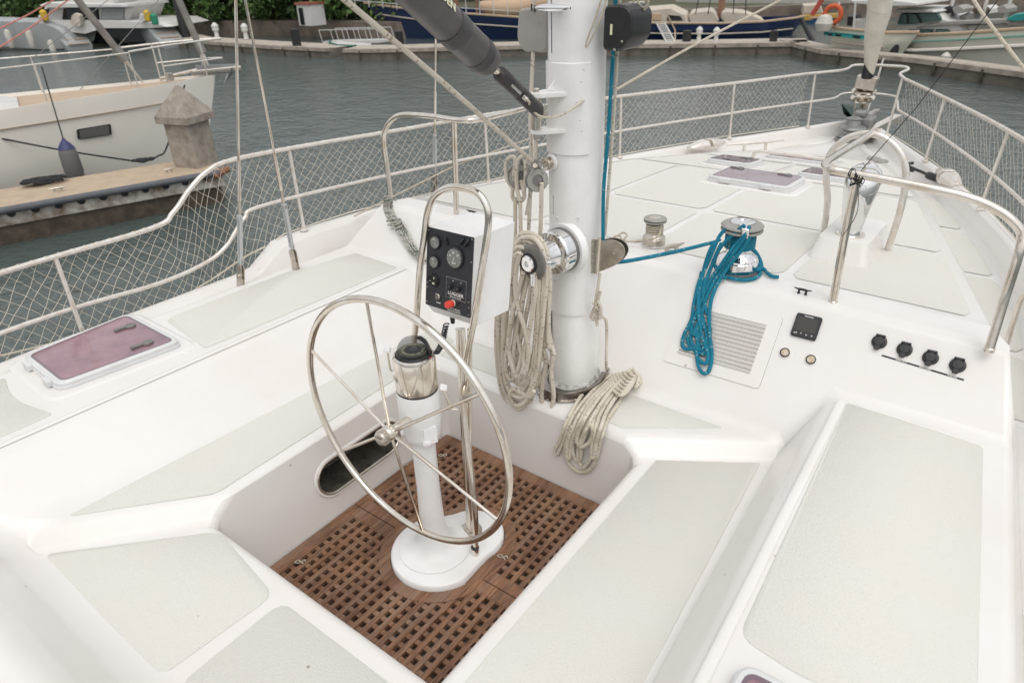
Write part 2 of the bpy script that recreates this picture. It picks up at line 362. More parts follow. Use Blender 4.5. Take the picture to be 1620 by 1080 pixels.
# left well wall with the oval locker opening
def stadium(cy, cz, L, r, n=10, tilt=0.0):
    out = []
    for s, a0 in ((1, -90), (-1, 90)):
        for i in range(n+1):
            a = math.radians(a0+180*i/n); out.append((s*L+r*math.cos(a), r*math.sin(a)))
    return [(cy+y*math.cos(tilt)-z*math.sin(tilt), cz+y*math.sin(tilt)+z*math.cos(tilt)) for y, z in out]
def wallx(z): return -.53-.06*z/.43
ST = stadium(1.555, .225, .165, .082, tilt=math.radians(0))
ov = [bme.verts.new((wallx(z), y, z)) for y, z in ST]
oe = [bme.edges.new((ov[i], ov[(i+1) % len(ov)])) for i in range(len(ov))]
we = []
rim = ['F1', 'F2', 'R2', 'RA', 'R0']
for i in range(5):
    a, b = bv[rim[i]], bv[rim[(i+1) % 5]]; we.append(bme.edges.get((a, b)) or bme.edges.new((a, b)))
bmesh.ops.triangle_fill(bme, use_beauty=True, use_dissolve=False, edges=oe+we)
bmesh.ops.recalc_face_normals(bme, faces=bme.faces)
me = bpy.data.meshes.new('cockpit_moulding'); 
wl = bme.edges.layers.float.get('bevel_weight_edge') or bme.edges.layers.float.new('bevel_weight_edge')
def bw(a, b, w):
    e = bme.edges.get((bv[a], bv[b]))
    if e: e[wl] = w
for a, b, w in [('F1','F2',0.24),('F2','F3',0.24),('F3','F4',0.24),('F4','F1',0.24),('F1','R0',0.28),('F2','R2',0.41),('F3','RG',0.41),('F4','R4',0.41),
    ('RA','R2',0.43),('R2','RF',0.43),('RG','R4',0.43),('R4','R0',0.43),('R0','RA',0.21),('RF','RG',0.21),
    ('RA','aL',0.28),('R0','bL',0.28),('RF','aR',0.28),('RG','bR',0.28),('aL','aLb',0.6),('aLb','aR',0.41),('bR','bC',0.38),('bC','bL',0.95),('bL','aL',0.21),('bR','aR',0.21),
    ('cL','cLb',0.42),('cL','cRc',0.85),('cRc','cRb',0.62),('bL','cL',0.95),('aL','cL',0.28),('bC','cRc',0.76),('aLb','cLb',0.41),('aR','cRb',0.34),
    ('cLb','cLo',0.34),('cRb','cRo',0.34),('cRo','tS',0.34),('cLo','tP',0.34),('tP','tC',0.38),('tC','tS',0.38),
    ('cRo','eRm',0.34),('eRm','eR',0.34),('dLo','cLo',0.21),('dLm','dLo',0.31),('dLa','dLm',0.31)]: bw(a, b, w)
bme.to_mesh(me); bme.free(); me.materials.append(M['gel'])
ck = bpy.data.objects.new('cockpit_moulding', me); COL.objects.link(ck); ck.parent = yacht
b = ck.modifiers.new('b', 'BEVEL'); b.width = .09; b.segments = 8; b.limit_method = 'WEIGHT'; b.use_clamp_overlap = False; b.loop_slide = True
me.polygons.foreach_set('use_smooth', [True]*len(me.polygons)); w = ck.modifiers.new('w', 'WEIGHTED_NORMAL'); w.weight = 80

# deck, bulwarks and topsides forward of the cockpit
ys = [3.0, 3.2, 3.6, 3.9, 4.3, 4.65, 5.0, 5.3, 5.7, 6.0, 6.3, 6.6, 7.0, 7.2, 7.5, 7.8, 8.05, 8.25, 8.36]
def sect(y, sgn):
    C, H, z, zs, zg = Ce(y), Hh(y), Zc(y), Zs(y), Zg(y); k = min(1, H/.4)
    C = min(C, max(H-.3*k, 0)); 
    pts = [(0, z), (C*.5, z-.004), (max(C-.03, 0), z-.008), (C+.0, z-.03*k), (C+.05*k, zs+.02*k), (C+.075*k, zs), (H-.13*k, zs), (H-.105*k, zs+.03), (H-.09*k, zg-.015), (H-.075*k, zg), (H-.012*k, zg), (H, zg-.02), (H+.02*k, zg-.2), (H*.93, -.3), (H*.8, -1.2)]
    return [(sgn*x, y, zz) for x, zz in pts]
for sgn in (1, -1):
    m_ = MB(); m_.loft([sect(y, sgn) if sgn > 0 else sect(y, sgn)[::-1] for y in ys], closed=False, cap=False)
    if sgn > 0: dkm = m_
    else: dkm.add(m_.v, m_.f)
dk = dkm.build('foredeck', M['gel'], yacht, ang=60)
dk.data.polygons  # smooth with kinks kept round
# side decks and hull sides alongside the cockpit
for sgn in (1, -1):
    m_ = MB(); rings = []
    for y in (-.6, .2, 1, 1.6, 2.0, 2.12, 2.3, 2.6, 3.01):
        H = Hh(y); up = np.interp(y, [2.1, 2.32], [.60, .74]) if sgn < 0 else np.interp(y, [1, 2.9], [.62, .745])
        inn = 1.80 if y > 2.1 else 1.80
        if sgn < 0:
            r = [(-1.66, .498), (-(H-.20), .498), (-(H-.17), .515), (-(H-.135), up-.02), (-(H-.115), up), (-(H-.012), up), (-H, up-.02), (-H-.02, up-.2), (-H*.93, -.3), (-H*.8, -1.2)]
        else:
            r = [(1.66, .498), (H-.13, .50), (H-.105, .53), (H-.09, up-.015), (H-.075, up), (H-.012, up), (H, up-.02), (H+.02, up-.2), (H*.93, -.3), (H*.8, -1.2)]
        rings.append([(x, y, z) for x, z in r])
    m_.loft(rings, closed=False, cap=False).build('side_deck', M['gel'], yacht, ang=50)
MB().add([(-.525, .865, .002), (.525, .865, .002), (.525, 2.095, .002), (-.525, 2.095, .002)], [[0, 1, 2, 3]]).build('grating_shade', mat('grating_shade', (.10, .095, .085), .5, var=(4, .9, (.04, .036, .03))), yacht, smooth=False)  # dark sheet laid over the sole to paint shade into the grating holes
# locker recess
m_ = MB(); inner = [(wallx(z)-.16, y, z-.01) for y, z in stadium(1.555, .225, .15, .066)]
m_.loft([[(wallx(z)-.001, y, z) for y, z in stadium(1.555, .225, .163, .080)], inner], cap=False); m_.add(inner, [list(range(len(inner)))])
lk = m_.build('locker_recess', mat('recess_liner', (.26, .235, .20), .25, .7, var=(9, .9, (.08, .07, .06))), yacht, ang=40)
m_ = MB(); m_.tube([(wallx(z)+.003, y, z) for y, z in stadium(1.555, .225, .165, .082)], .0075, 8, closed=True); m_.build('locker_rim', M['brushed'], lk)
m_ = MB(); ri = [(wallx(z)+.0015, y, z) for y, z in stadium(1.555, .225, .165, .083)]; ro = [(wallx(z)+.0015, y, z) for y, z in stadium(1.555, .225, .167, .100)]
ri2 = [(x+.006, y, z) for x, y, z in ri]; m_.loft([ro, [(x+.006, y+(1.555-y)*.02, z+(.225-z)*.06) for x, y, z in ro], ri2, ri], cap=False).build('locker_surround', M['gel'], lk)

# non-skid panels: thin moulded sheets a few mm proud
def flat_panel(pts, z, r=.05, m=None, h=.003, name='nonskid_panel'):
    poly = rnd([(x, y, z+.001) for x, y in pts], r)
    A = sum(poly[i].x*poly[(i+1) % len(poly)].y-poly[(i+1) % len(poly)].x*poly[i].y for i in range(len(poly)))
    if A < 0: poly = poly[::-1]
    n = len(poly); c = sum(poly, Vector())/n
    top = [p+Vector((0, 0, h))+(c-p).normalized()*.004 for p in poly]
    mb = MB(); mb.add(poly+top, [[n+i for i in range(n)]]+[[i, (i+1) % n, n+(i+1) % n, n+i] for i in range(n)])
    return mb.build(name, m or M['skid'], yacht, ang=50)
flat_panel([(-.985, .515), (-.635, .915), (-.66, 2.36), (-.80, 2.40), (-.865, 2.36)], .43, [.02, .03, .03, .04, .03])
flat_panel([(-.64, 2.20), (-.12, 2.20), (-.12, 2.41), (-.64, 2.41)], .43, .03)
flat_panel([(.24, 2.19), (.45, 2.175), (.80, 2.42), (.25, 2.43)], .43, [.03, .03, .01, .03])
flat_panel([(.63, .90), (.63, 2.165), (.99, 2.40), (1.055, 1.2), (1.05, .42), (.63, .42)], .36, [.04, .03, .03, .01, .03, .03])
flat_panel([(-.945, .395), (-.52, .835), (-.10, .77), (-.125, .375)], .36, [.03, .05, .05, .05])
flat_panel([(-.055, .77), (-.055, .40), (.57, .40), (.57, .77)], .36, [.05, .05, .05, .05])
flat_panel([(1.222, 2.60), (1.69, 2.58), (1.80, 1.36), (1.44, 1.275), (1.265, 1.30)], .62, [.02, .02, .05, .05, .05])
flat_panel([(-1.36, 1.37), (-1.80, 1.42), (-1.82, 1.47), (-1.80, 2.15), (-1.76, 2.30), (-1.68, 2.61), (-1.29, 2.59)], .63, [.03, .03, .05, .05, .05, .02, .03])
flat_panel([(-1.40, .2), (-1.385, .70), (-1.60, .655), (-1.72, .66), (-1.88, .70), (-1.88, .2)], .63, [.02, .03, .08, .05, .02, .02])
for y0, y1 in ((2.0, 2.75), (1.2, 1.95), (.4, 1.15)): flat_panel([(Hh(y0)-.16, y0), (Hh(y1)-.16, y1), (1.86, y1), (1.95, y0)], .502, .02)
def deck_panel(fl, fr, y0, y1, zf=Zc, name='nonskid_panel', off=.0025, m=None):
    n = max(3, int((y1-y0)/.05)); rr = .03; mb = MB(); vs = []
    for i in range(n+1):
        y = y0+(y1-y0)*i/n; e = min(y-y0, y1-y); c = rr-math.sqrt(max(rr*rr-(rr-min(e, rr))**2, 0))
        a, b_ = fl(y)+c, fr(y)-c
        if b_-a < .02: b_ = a+.02
        for k in range(5):
            x = a+(b_-a)*k/4; Cc = Ce(y); ca = (min(1, abs(x)/(Cc*.5))*.004+max(0, min(1, (abs(x)-Cc*.5)/(Cc*.5)))*.004) if zf is Zc else 0; vs.append((x, y, zf(y)+off-ca))
    fs = [[i*5+k, i*5+k+1, i*5+k+6, i*5+k+5] for i in range(n) for k in range(4)]
    return mb.add(vs, fs).build(name, m or M['skid'], yacht)
g = .022
xs0 = [lambda y: -Ce(y)+.075, lambda y: -.63-g, lambda y: -.63+g, lambda y: .05-g, lambda y: .05+g, lambda y: .78-g, lambda y: .78+g, lambda y: Ce(y)-.075]
for y0, y1 in ((3.09, 3.9-g), (3.9+g, 5.1-g)):
    for k in range(4):
        fl, fr = xs0[2*k], xs0[2*k+1]
        if k == 3 and y0 > 3.5: y1_ = 5.0
        else: y1_ = y1
        deck_panel(fl, fr, y0, y1_)
for y0, y1 in ((5.1+g, 5.85),):
    deck_panel(lambda y: -Ce(y)+.07, lambda y: .02-g, y0, y1); deck_panel(lambda y: .02+g, lambda y: Ce(y)-.07, y0, y1)
deck_panel(lambda y: -Ce(y)+.07, lambda y: -.02-g, 5.9, 6.75); deck_panel(lambda y: -.02+g, lambda y: Ce(y)-.07, 5.9, 6.75)
for s in (1, -1):
    for y0, y1 in ((3.05, 3.6), (3.65, 4.5), (4.55, 5.3), (5.35, 6.1)):
        f1 = lambda y: Ce(y)+.10; f2 = lambda y: Hh(y)-.16
        if s > 0: deck_panel(f1, f2, y0, y1, zf=Zs, off=.004)
        else: deck_panel(lambda y: -f2(y), lambda y: -f1(y), y0, y1, zf=Zs, off=.004)

M['lidseal'] = mat('lid_edge', (.17, .115, .14), .15, coat=.5)
# low moulded beads along the coaming edges
def bead(pts, name='coaming_bead'):
    mb = MB(); rings = []
    for p in cr(pts, 8): rings.append([Vector(p)+Vector((.016*math.cos(a), 0, .0045*math.sin(a))) for a in [2*math.pi*k/10 for k in range(10)]])
    mb.loft(rings).build(name, M['gel'], yacht)
bead([(-1.345, .0, .631), (-1.325, .6, .631), (-1.29, 1.5, .631), (-1.262, 2.3, .631), (-1.25, 2.60, .631)]); bead([(1.262, .0, .621), (1.245, .8, .621), (1.222, 1.7, .621), (1.205, 2.4, .621), (1.20, 2.60, .621)])

# hatches
def hatch(corners, z0, h, lid, inset=.035, label=None, r=.06, hinge=None, knobs=(), plinth=.055):
    """corners: four (x, y) counter-clockwise; z0 a number or function of y"""
    zf = z0 if callable(z0) else (lambda y: z0)
    p = [Vector((x, y, zf(y))) for x, y in corners]; c = sum(p, Vector())/4
    def sh(q, d): return [c+(a-c)*(1+d/(a-c).length) for a in q]
    mb = MB()
    if plinth:
        o1 = rnd(sh(p, plinth*1.4), r*1.3); o2 = rnd(sh(p, plinth), r*1.2)
        mb.loft([o1, [a+Vector((0, 0, .007)) for a in o2]], cap=False); mb.add([a+Vector((0, 0, .007)) for a in o2], [list(range(len(o2)))])
        mb.build('hatch_plinth', M['gel'], yacht, ang=60)
    lo = rnd(p, r); mid = rnd(sh(p, -.006), r); top = rnd(sh(p, -.018), r*.9); ins = rnd(sh(p, -inset), r*.7)
    U = lambda q, z: [a+Vector((0, 0, z)) for a in q]
    mb = MB(); mb.loft([U(lo, .004), U(lo, h*.45), U(mid, h*.5), U(mid, h*.85), U(top, h), U(ins, h), U(ins, h-.004)], cap=False)
    fr = mb.build('hatch', M['alu'], yacht, ang=28)
    if label: fr['label'] = label
    mb = MB(); mb.add(U(ins, h-.001), [list(range(len(ins)))]); mb.build('lid_pane', lid, fr, smooth=False)
    s0 = U(ins, h-.0004); s1 = U(rnd(sh(p, -inset-.016), r*.6), h-.0004); MB().loft([s0, s1], cap=False).build('lid_seal', M['lidseal'], fr, smooth=False)
    u = (p[1]-p[0]).normalized(); v = (p[3]-p[0]).normalized(); lu = (p[1]-p[0]).length; lv = (p[3]-p[0]).length
    for a, b_ in knobs:
        o = p[0]+u*lu*a+v*lv*b_+Vector((0, 0, h)); mb = MB()
        mb.lathe([(.026, 0), (.026, .007), (.018, .011), (0, .012)], o, seg=20); mb.box(o+v*-.0+u*-.045+Vector((0, 0, .005)), (.06, .022, .008), Matrix.Rotation(math.atan2(u.y, u.x), 3, 'Z'))
        mb.build('latch', M['greymetal'], fr, ang=30)
    for t, w_, side in (hinge or ()):
        if side == 0: o = p[0]+u*lu*t; rot = math.atan2(u.y, u.x); off = -v
        else: o = p[0]+v*lv*t; rot = math.atan2(v.y, v.x); off = -u
        mb = MB(); mb.box(o+off*.004+Vector((0, 0, h*.62)), (w_, .022, h*.62), Matrix.Rotation(rot, 3, 'Z')); mb.build('hinge', M['alu'], fr, bevel=.003)
    return fr
q = [P(*a, z=.635) for a in ((95, 622), (292, 548), (207, 503), (36, 574))]
hatch([(a.x, a.y) for a in q], .63, .042, M['acrylicpink'], .036, 'hatch with a pink tinted lid on the port side deck', r=.055, hinge=((.25, .07, 1), (.78, .07, 1)), knobs=((.78, .22), (.84, .80)))
hatch([(-.25, 4.63), (.33, 4.62), (.33, 5.06), (-.25, 5.06)], Zc, .048, M['acrylic'], .034, 'largest deck hatch, tinted purple, in the middle of the coachroof', hinge=((.24, .075, 0), (.74, .075, 0)), knobs=((.2, .86), (.8, .86)))
hatch([(-.53, 5.30), (-.17, 5.30), (-.17, 5.66), (-.53, 5.66)], Zc, .045, M['acrylic'], .030, 'small purple hatch to port of the large one', hinge=(), knobs=((.55, .2), (.75, .75)))
hatch([(.20, 5.22), (.60, 5.22), (.60, 5.60), (.20, 5.60)], Zc, .045, M['acrylic'], .030, 'small purple hatch behind the starboard hoop', knobs=((.5, .8),))
hatch([(-.30, 6.05), (.22, 6.05), (.22, 6.45), (-.30, 6.45)], Zc, .03, M['acrylic'], .03, 'flush purple hatch under a low grab hoop near the bow')
hatch([(1.30, .72), (1.74, .72), (1.74, 1.215), (1.30, 1.215)], .62, .04, M['acrylicpink'], .035, 'hatch at the bottom edge, starboard seat top', r=.05, plinth=0)

# grab hoop over forward hatch
def pipe(pts, r, m, name, parent, n=10, seg=14): return MB().tube(cr(pts, n), r, seg).build(name, m, parent)
pipe([(-.36, 5.93, Zc(5.9)), (-.33, 5.93, Zc(5.9)+.06), (-.2, 5.93, .74), (.0, 5.93, .745), (.15, 5.93, .74), (.27, 5.93, Zc(5.9)+.06), (.30, 5.93, Zc(5.9))], .014, M['railw'], 'grab_hoop', yacht)

# ventilation louvre on the bulkhead
N0 = Vector((0, -.754, .656)); B0 = Vector((0, 2.48, .43))      # bulkhead plane, normal pointing aft and up
N0 = Vector((0, -1, .87)).normalized(); UPB = Vector((0, .87, 1)).normalized()
def PB(px, py, off=0):
    d = ray(px, py); n = N0; return CAM+d*((B0+n*off-CAM).dot(n)/n.dot(d))
vq = [PB(1055, 574), PB(1207, 615), PB(1233, 503), PB(1080, 463)]
vc = sum(vq, Vector())/4; vx = ((vq[1]-vq[0])+(vq[2]-vq[3])).normalized(); vy = N0.cross(vx).normalized()
vw = ((vq[1]-vq[0]).length+(vq[2]-vq[3]).length)/2; vh = ((vq[3]-vq[0]).length+(vq[2]-vq[1]).length)/2
def BL(a, b_, off=0): return vc+vx*a+vy*b_+N0*off
o_ = rnd([BL(-vw/2, -vh/2), BL(vw/2, -vh/2), BL(vw/2, vh/2), BL(-vw/2, vh/2)], .018)
mb = MB(); iw, ih = vw*.375, vh*.345
ii = [BL(-iw, -ih), BL(iw, -ih), BL(iw, ih), BL(-iw, ih)]
mb.tube([a+N0*.0005 for a in o_], .0011, 4, closed=True)
mb.build('vent_gap', M['gapdark'], yacht)
vf = MB(); n_ = len(o_)
bmv = bmesh.new(); ovv = [bmv.verts.new(a+N0*.004) for a in o_]; ivv = [bmv.verts.new(a+N0*.004) for a in ii]
es = [bmv.edges.new((l[i], l[(i+1) % len(l)])) for l in (ovv, ivv) for i in range(len(l))]
bmesh.ops.triangle_fill(bmv, use_beauty=True, edges=es); bmesh.ops.recalc_face_normals(bmv, faces=bmv.faces)
vf.add([v.co for v in bmv.verts], [[v.index for v in f.verts] for f in bmv.faces]) if not bmv.verts.index_update() else 0
bmv.free(); vf.loft([[a for a in o_], [a+N0*.004 for a in o_]], cap=False); vf.loft([[a+N0*.004 for a in ii], [a+N0*.0005 for a in ii]], cap=False)
vent = vf.build('air_vent', M['gel'], yacht, ang=30)
MB().add([a+N0*.0008 for a in ii], [[0, 1, 2, 3]]).build('slat_shade', M['gapdark'], vent, smooth=False)  # dark sheet standing in for the shadows under the slats
mb = MB(); ns = 12
for i in range(ns):
    b0 = -ih+(2*ih)*(i+.08)/ns; b1 = -ih+(2*ih)*(i+.95)/ns
    mb.hexa([BL(-iw, b0, .001), BL(iw, b0, .001), BL(iw, b1, .001), BL(-iw, b1, .001)], [BL(-iw, b0, .002), BL(iw, b0, .002), BL(iw, b1-.006, .014), BL(-iw, b1-.006, .014)])
s_ = mb.build('louvre', M['gel'], vent, smooth=False)

# bulkhead instrument, caps, sockets and label strip
dq = [PB(1249, 534), PB(1291, 545), PB(1305, 499), PB(1260, 492)]
dc = sum(dq, Vector())/4; S_ = .052
def DL(a, b_, off, c=dc, sx=vx, sy=vy): return c+sx*a+sy*b_+N0*off
mb = MB(); mb.loft([rnd([DL(-S_, -S_, z), DL(S_, -S_, z), DL(S_, S_, z), DL(-S_, S_, z)], .01) for z in (0, .012)]+[rnd([DL(-S_*.95, -S_*.95, .015), DL(S_*.95, -S_*.95, .015), DL(S_*.95, S_*.95, .015), DL(-S_*.95, S_*.95, .015)], .009)])
dsp = mb.build('instrument_display', M['black'], yacht, ang=30)
MB().add([DL(-.042, -.026, .0156), DL(.042, -.026, .0156), DL(.042, .036, .0156), DL(-.042, .036, .0156)], [[0, 1, 2, 3]]).build('screen', mat('dark_lcd', (.045, .042, .036), .25), dsp, smooth=False)
text('lettering', 'Raymarine', .0085, DL(0, .0425, .0155), vx, vy, M['letter'], dsp)
for k, ch in enumerate(('o+', '^', 'v', '=')): text('button_symbol', ch, .013, DL(-.033+.022*k, -.037, .0155), vx, vy, M['letter'], dsp)
for px, py in ((1242, 558), (1283, 569)):
    c = PB(px, py); mb = MB(); mb.lathe([(.027, 0), (.027, .003), (.020, .004), (.019, .002)], c, N0, 32); pl = mb.build('deck_cap', M['gel'], yacht)
    MB().lathe([(.0205, .001), (.0205, .008), (.017, .009), (.016, .006)], c, N0, 32).build('seal_ring', M['black'], pl, ang=30)
    MB().lathe([(.0165, .002), (.0165, .007), (.014, .010), (0, .0105)], c, N0, 32).build('button_top', mat('button_cream', (.62, .55, .45), .5, var=(60, 1, (.38, .27, .14))), pl, ang=30)
for px, py in ((1391, 541), (1431, 553), (1472, 566), (1515, 578)):
    c = PB(px, py, .001); mb = MB(); mb.lathe([(.0285, 0), (.0285, .006), (.026, .010), (.021, .0115), (.020, .017), (.017, .020), (0, .0205)], c, N0, 32)
    sck = mb.build('socket_cover', M['black'], yacht, ang=30)
    mb = MB(); R3 = Matrix((vx, vy, N0)).transposed(); mb.box(c+vy*.024+N0*.010, (.036, .009, .014), R3); mb.build('hinge', M['black'], sck, bevel=.002)
    mb = MB(); mb.box(c-vy*.026+N0*.012-vx*.002, (.020, .020, .011), R3); mb.build('tab', M['black'], sck, bevel=.003)
s0, s1 = PB(1395, 562), PB(1525, 601); sx_ = (s1-s0).normalized(); sy_ = N0.cross(sx_); sl = (s1-s0).length
st = MB(); st.hexa([s0+sy_*a+sx_*b_ for b_, a in ((0, -.0035), (sl, -.0035), (sl, .0035), (0, .0035))], [s0+N0*.0012+sy_*a+sx_*b_ for b_, a in ((0, -.0035), (sl, -.0035), (sl, .0035), (0, .0035))])
lab = st.build('label_strip', M['black'], yacht, smooth=False)
for f_, s in ((.245, 'WIND OUT'), (.545, 'MAIN SHEET'), (.865, 'FURLING')): text('lettering', s, .0075, s0+sx_*sl*f_+N0*.0014, sx_, sy_, M['letter'], lab, sx=1.05)

def small_cleat(o, ang, L=.05, h=.014, m=None, name='cleat', parent=None, z=None):
    """horn cleat: two feet and a bar with tapering horns"""
    o = Vector(o); d = Vector((math.cos(ang), math.sin(ang), 0)); mb = MB()
    for s in (-1, 1): mb.lathe([(L*.09, 0), (L*.065, h*.4), (L*.075, h*.95)], o+d*s*L*.2, seg=12)
    mb.tube([o+d*s*L*.5+Vector((0, 0, h*1.12 if abs(s) > .8 else h)) for s in (-1, -.6, -.25, 0, .25, .6, 1)], [L*.03, L*.055, L*.075, L*.08, L*.075, L*.055, L*.03], 8)
    return mb.build(name, m or M['black'], parent if parent is not None else yacht, ang=50)
c = P(1269, 464, z=.895); small_cleat((c.x, c.y, .893), math.radians(0), .075, .02)
c = P(746, 339, z=.893); small_cleat((c.x, c.y, .892), math.radians(0), .075, .02)
c = P(1062, 398, z=.90); small_cleat((c.x, c.y, .893), math.radians(62), .15, .035, M['brushed'])
c = P(1030, 252, z=.80)
for px, py in ((1252, 222), (1276, 217)):
    c = P(px, py, z=.5); mb = MB(); mb.lathe([(.028, 0), (.016, .02), (.014, .05), (.026, .08), (.012, .095), (.03, .12), (0, .13)], (c.x, c.y, Zs(c.y)), seg=14); mb.build('deck_stop', M['railw'], yacht)
c = P(1194, 236, z=.62)
mb = MB(); o = Vector((c.x, c.y, .60))
for s in (-.09, .09): mb.cyl(o+Vector((s*.8, s*.9, -.02)), o+Vector((s*.8, s*.9, .07)), .016, .013)
mb.tube([o+Vector((s*.8, s*.9, .08)) for s in (-.24, -.1, 0, .1, .24)], [.008, .015, .017, .015, .008], 10); mb.build('mooring_cleat', M['railw'], yacht)
for px, py in ((1385, 241), (1396, 248)):
    c = P(px, py, z=.6); MB().lathe([(.06, 0), (.055, .012), (.03, .018), (0, .019)], (c.x, c.y, Zc(c.y)+.004), seg=20).build('deck_filler', M['greyplastic'], yacht)
# bow roller fairleads on the bulwark
def fairlead(px, py, s):
    c = P(px, py, z=.64); ang = math.atan2(Hh(c.y+.1)-Hh(c.y-.1), .2)*-s
    mb = MB(); R3 = Matrix.Rotation(ang, 3, 'Z')
    for sg in (-1, 1):
        ring = []
        for k, (dy, hw, hh) in enumerate(((0, .075, .055), (.1, .06, .05), (.2, .035, .02))):
            ring.append([c+R3 @ Vector((a*hw, sg*(.02+dy), zz*hh)) for a, zz in ((-1, -.4), (1, -.4), (1, .4), (.6, 1), (-.6, 1), (-1, .4))])
        mb.loft(ring)
    mb.box(c+Vector((0, 0, -.02)), (.14, .12, .03), R3)
    mb.build('fairlead', M['railw'], yacht, ang=40, bevel=.006)
fairlead(1118, 230, -1); fairlead(1500, 282, 1)
# teak grating over the well floor
GZ = .034; gr = thing('teak_grating', (0, 1.5, 0), 'brown teak grating with square holes on the cockpit sole around the wheel pedestal', 'grating')
ring_c = [(-.02, 1.45), (.05, 1.58)]
def near_plate(x, y, d=0):
    def seg(p, a, b_):
        t = max(0, min(1, ((p[0]-a[0])*(b_[0]-a[0])+(p[1]-a[1])*(b_[1]-a[1]))/((b_[0]-a[0])**2+(b_[1]-a[1])**2))); return math.hypot(p[0]-a[0]-t*(b_[0]-a[0]), p[1]-a[1]-t*(b_[1]-a[1])), t
    q, t = seg((x, y), (-.0, 1.455), (.05, 1.60)); return q < .205-.06*t+d
pit, hol = .0455, .0235
def grating_half(y0, y1, nm):
    mb = MB(); x0, x1 = -.527, .527; f = .055; X0, X1, Y0, Y1 = x0+f, x1-f, y0+f, y1-f
    nx = round((X1-X0)/pit); ny = round((Y1-Y0)/pit); px_, py_ = (X1-X0)/nx, (Y1-Y0)/ny; sw = px_-hol; ch = py_-hol
    for a, b_, c_, d_ in ((x0, x1, y0, y0+f), (x0, x1, y1-f, y1)): mb.box(((a+b_)/2, (c_+d_)/2, GZ-.0125), (b_-a, d_-c_, .025))
    for a in (x0+f/2, x1-f/2): mb.box((a, (y0+y1)/2, GZ-.0125), (f, y1-y0-2*f-.001, .025))
    for i in range(nx+1):
        xc = X0+i*px_; w_ = sw if 0 < i < nx else sw/2; xc += (sw/4 if i == 0 else -sw/4 if i == nx else 0)
        # long slats broken where the pedestal plate and its trim ring are
        ystart = None; NN = 150
        for j in range(NN+1):
            yy = Y0+(Y1-Y0)*j/NN; ok = not near_plate(xc, yy, .022)
            if ok and ystart is None: ystart = yy
            if (not ok or j == NN) and ystart is not None:
                if yy-ystart > .01: mb.box((xc, (ystart+yy)/2, GZ-.0115+random.uniform(-.0006, .0006)), (w_, yy-ystart, .0225))
                ystart = None
    for j in range(ny+1):
        yc = Y0+j*py_
        for i in range(nx):
            xc = X0+(i+.5)*px_
            h_ = ch if 0 < j < ny else ch*.5
            if near_plate(xc, yc, .02): continue
            mb.box((xc, yc, GZ-.0135+random.uniform(-.0006, .0006)), (px_-sw+.002, h_, .020))
    return mb.build(nm, M['teak'], gr, smooth=False, bevel=.0014, seg=1)
grating_half(.90, 1.448, 'grating_panel'); grating_half(1.452, 2.095, 'grating_panel')
mb = MB(); n = 72
def plate_outline(d, n=72):
    out = []
    for k in range(n):
        a = 2*math.pi*k/n; dx, dy = math.cos(a), math.sin(a); lo, hi = 0, .6
        for _ in range(22):
            mm = (lo+hi)/2
            if near_plate(.02+dx*mm, 1.53+dy*mm, d): lo = mm
            else: hi = mm
        out.append(((.02+dx*lo), (1.53+dy*lo)))
    return out
A_, B_ = plate_outline(.052), plate_outline(.002)
mb.loft([[(x, y, z) for x, y in L_] for L_, z in ((A_, GZ-.02), (A_, GZ+.0015), (B_, GZ+.0015), (B_, GZ-.02))], cap=False)
mb.build('trim_ring', M['teak'], gr, ang=30)
for px, py, a in ((475, 888, .6), (795, 880, .2), (640, 735, 1.2), (700, 720, .5)):
    c = P(px, py, z=GZ+.006); mb = MB(); u = Vector((math.cos(a), math.sin(a), 0)); v = Vector((-u.y, u.x, 0))
    mb.tube(cr([c+u*.022*math.cos(t)+v*.008*math.sin(t*2)+Vector((0, 0, .004*math.sin(3*t))) for t in np.linspace(0, 5.5, 10)], 4), .0022, 6); mb.build('lifting_cord', M['ropeolive'], gr)

# ------------------------------------------------------------------ helm pedestal, wheel, engine controls
hp = thing('helm_pedestal', (-.02, 1.45, GZ), 'white steering pedestal with a steel binnacle and domed compass, standing on the teak grating', 'helm pedestal')
PC = Vector((-.02, 1.45, 0))
mb = MB(); o0 = [(x, y, GZ-.01) for x, y in plate_outline(-.001)]; o1 = [(x, y, GZ+.020) for x, y in plate_outline(-.002)]; o2 = [(x, y, GZ+.028) for x, y in plate_outline(-.010)]
mb.loft([o0, o1, o2], cap=True); mb.build('base_plate', M['white_paint'], hp, ang=50)
mb = MB(); z0 = GZ+.028
mb.lathe([(.150, z0), (.150, z0+.006), (.140, z0+.011), (.118, z0+.017), (.095, z0+.03), (.072, z0+.055), (.056, z0+.10), (.050, z0+.17), (.046, .40), (.0455, .60), (.048, .625), (.066, .645), (.069, .665), (.073, .70), (.0775, .72), (.0775, .835), (.0755, .853), (.06, .856)], PC, seg=56)
for s in (1, -1): mb.lathe([(.017, 0), (.017, .012), (.012, .016), (0, .017)], PC+Vector((.055*s, -.035, .655)), Vector((s, -.6, 0)), 14)
mb.box(PC+Vector((.058, -.02, .685)), (.035, .05, .07), Matrix.Rotation(-.5, 3, 'Z'))
mb.build('column', M['white_paint'], hp, ang=40)
mb = MB(); mb.lathe([(.0765, .852), (.0765, .857), (.0745, .858)], PC, seg=56); mb.build('gasket', M['black'], hp)
mb = MB(); mb.lathe([(.0755, .858), (.0765, .862), (.0765, .985), (.073, .995), (.066, .998), (.062, .990)], PC, seg=56)
bn = mb.build('binnacle', M['steel'], hp, ang=40)
mb = MB(); mb.box(PC+Vector((-.035, -.0685, .915)), (.030, .003, .016), Matrix.Rotation(-.47, 3, 'Z')); mb.build('maker_plate', M['brushed'], bn)
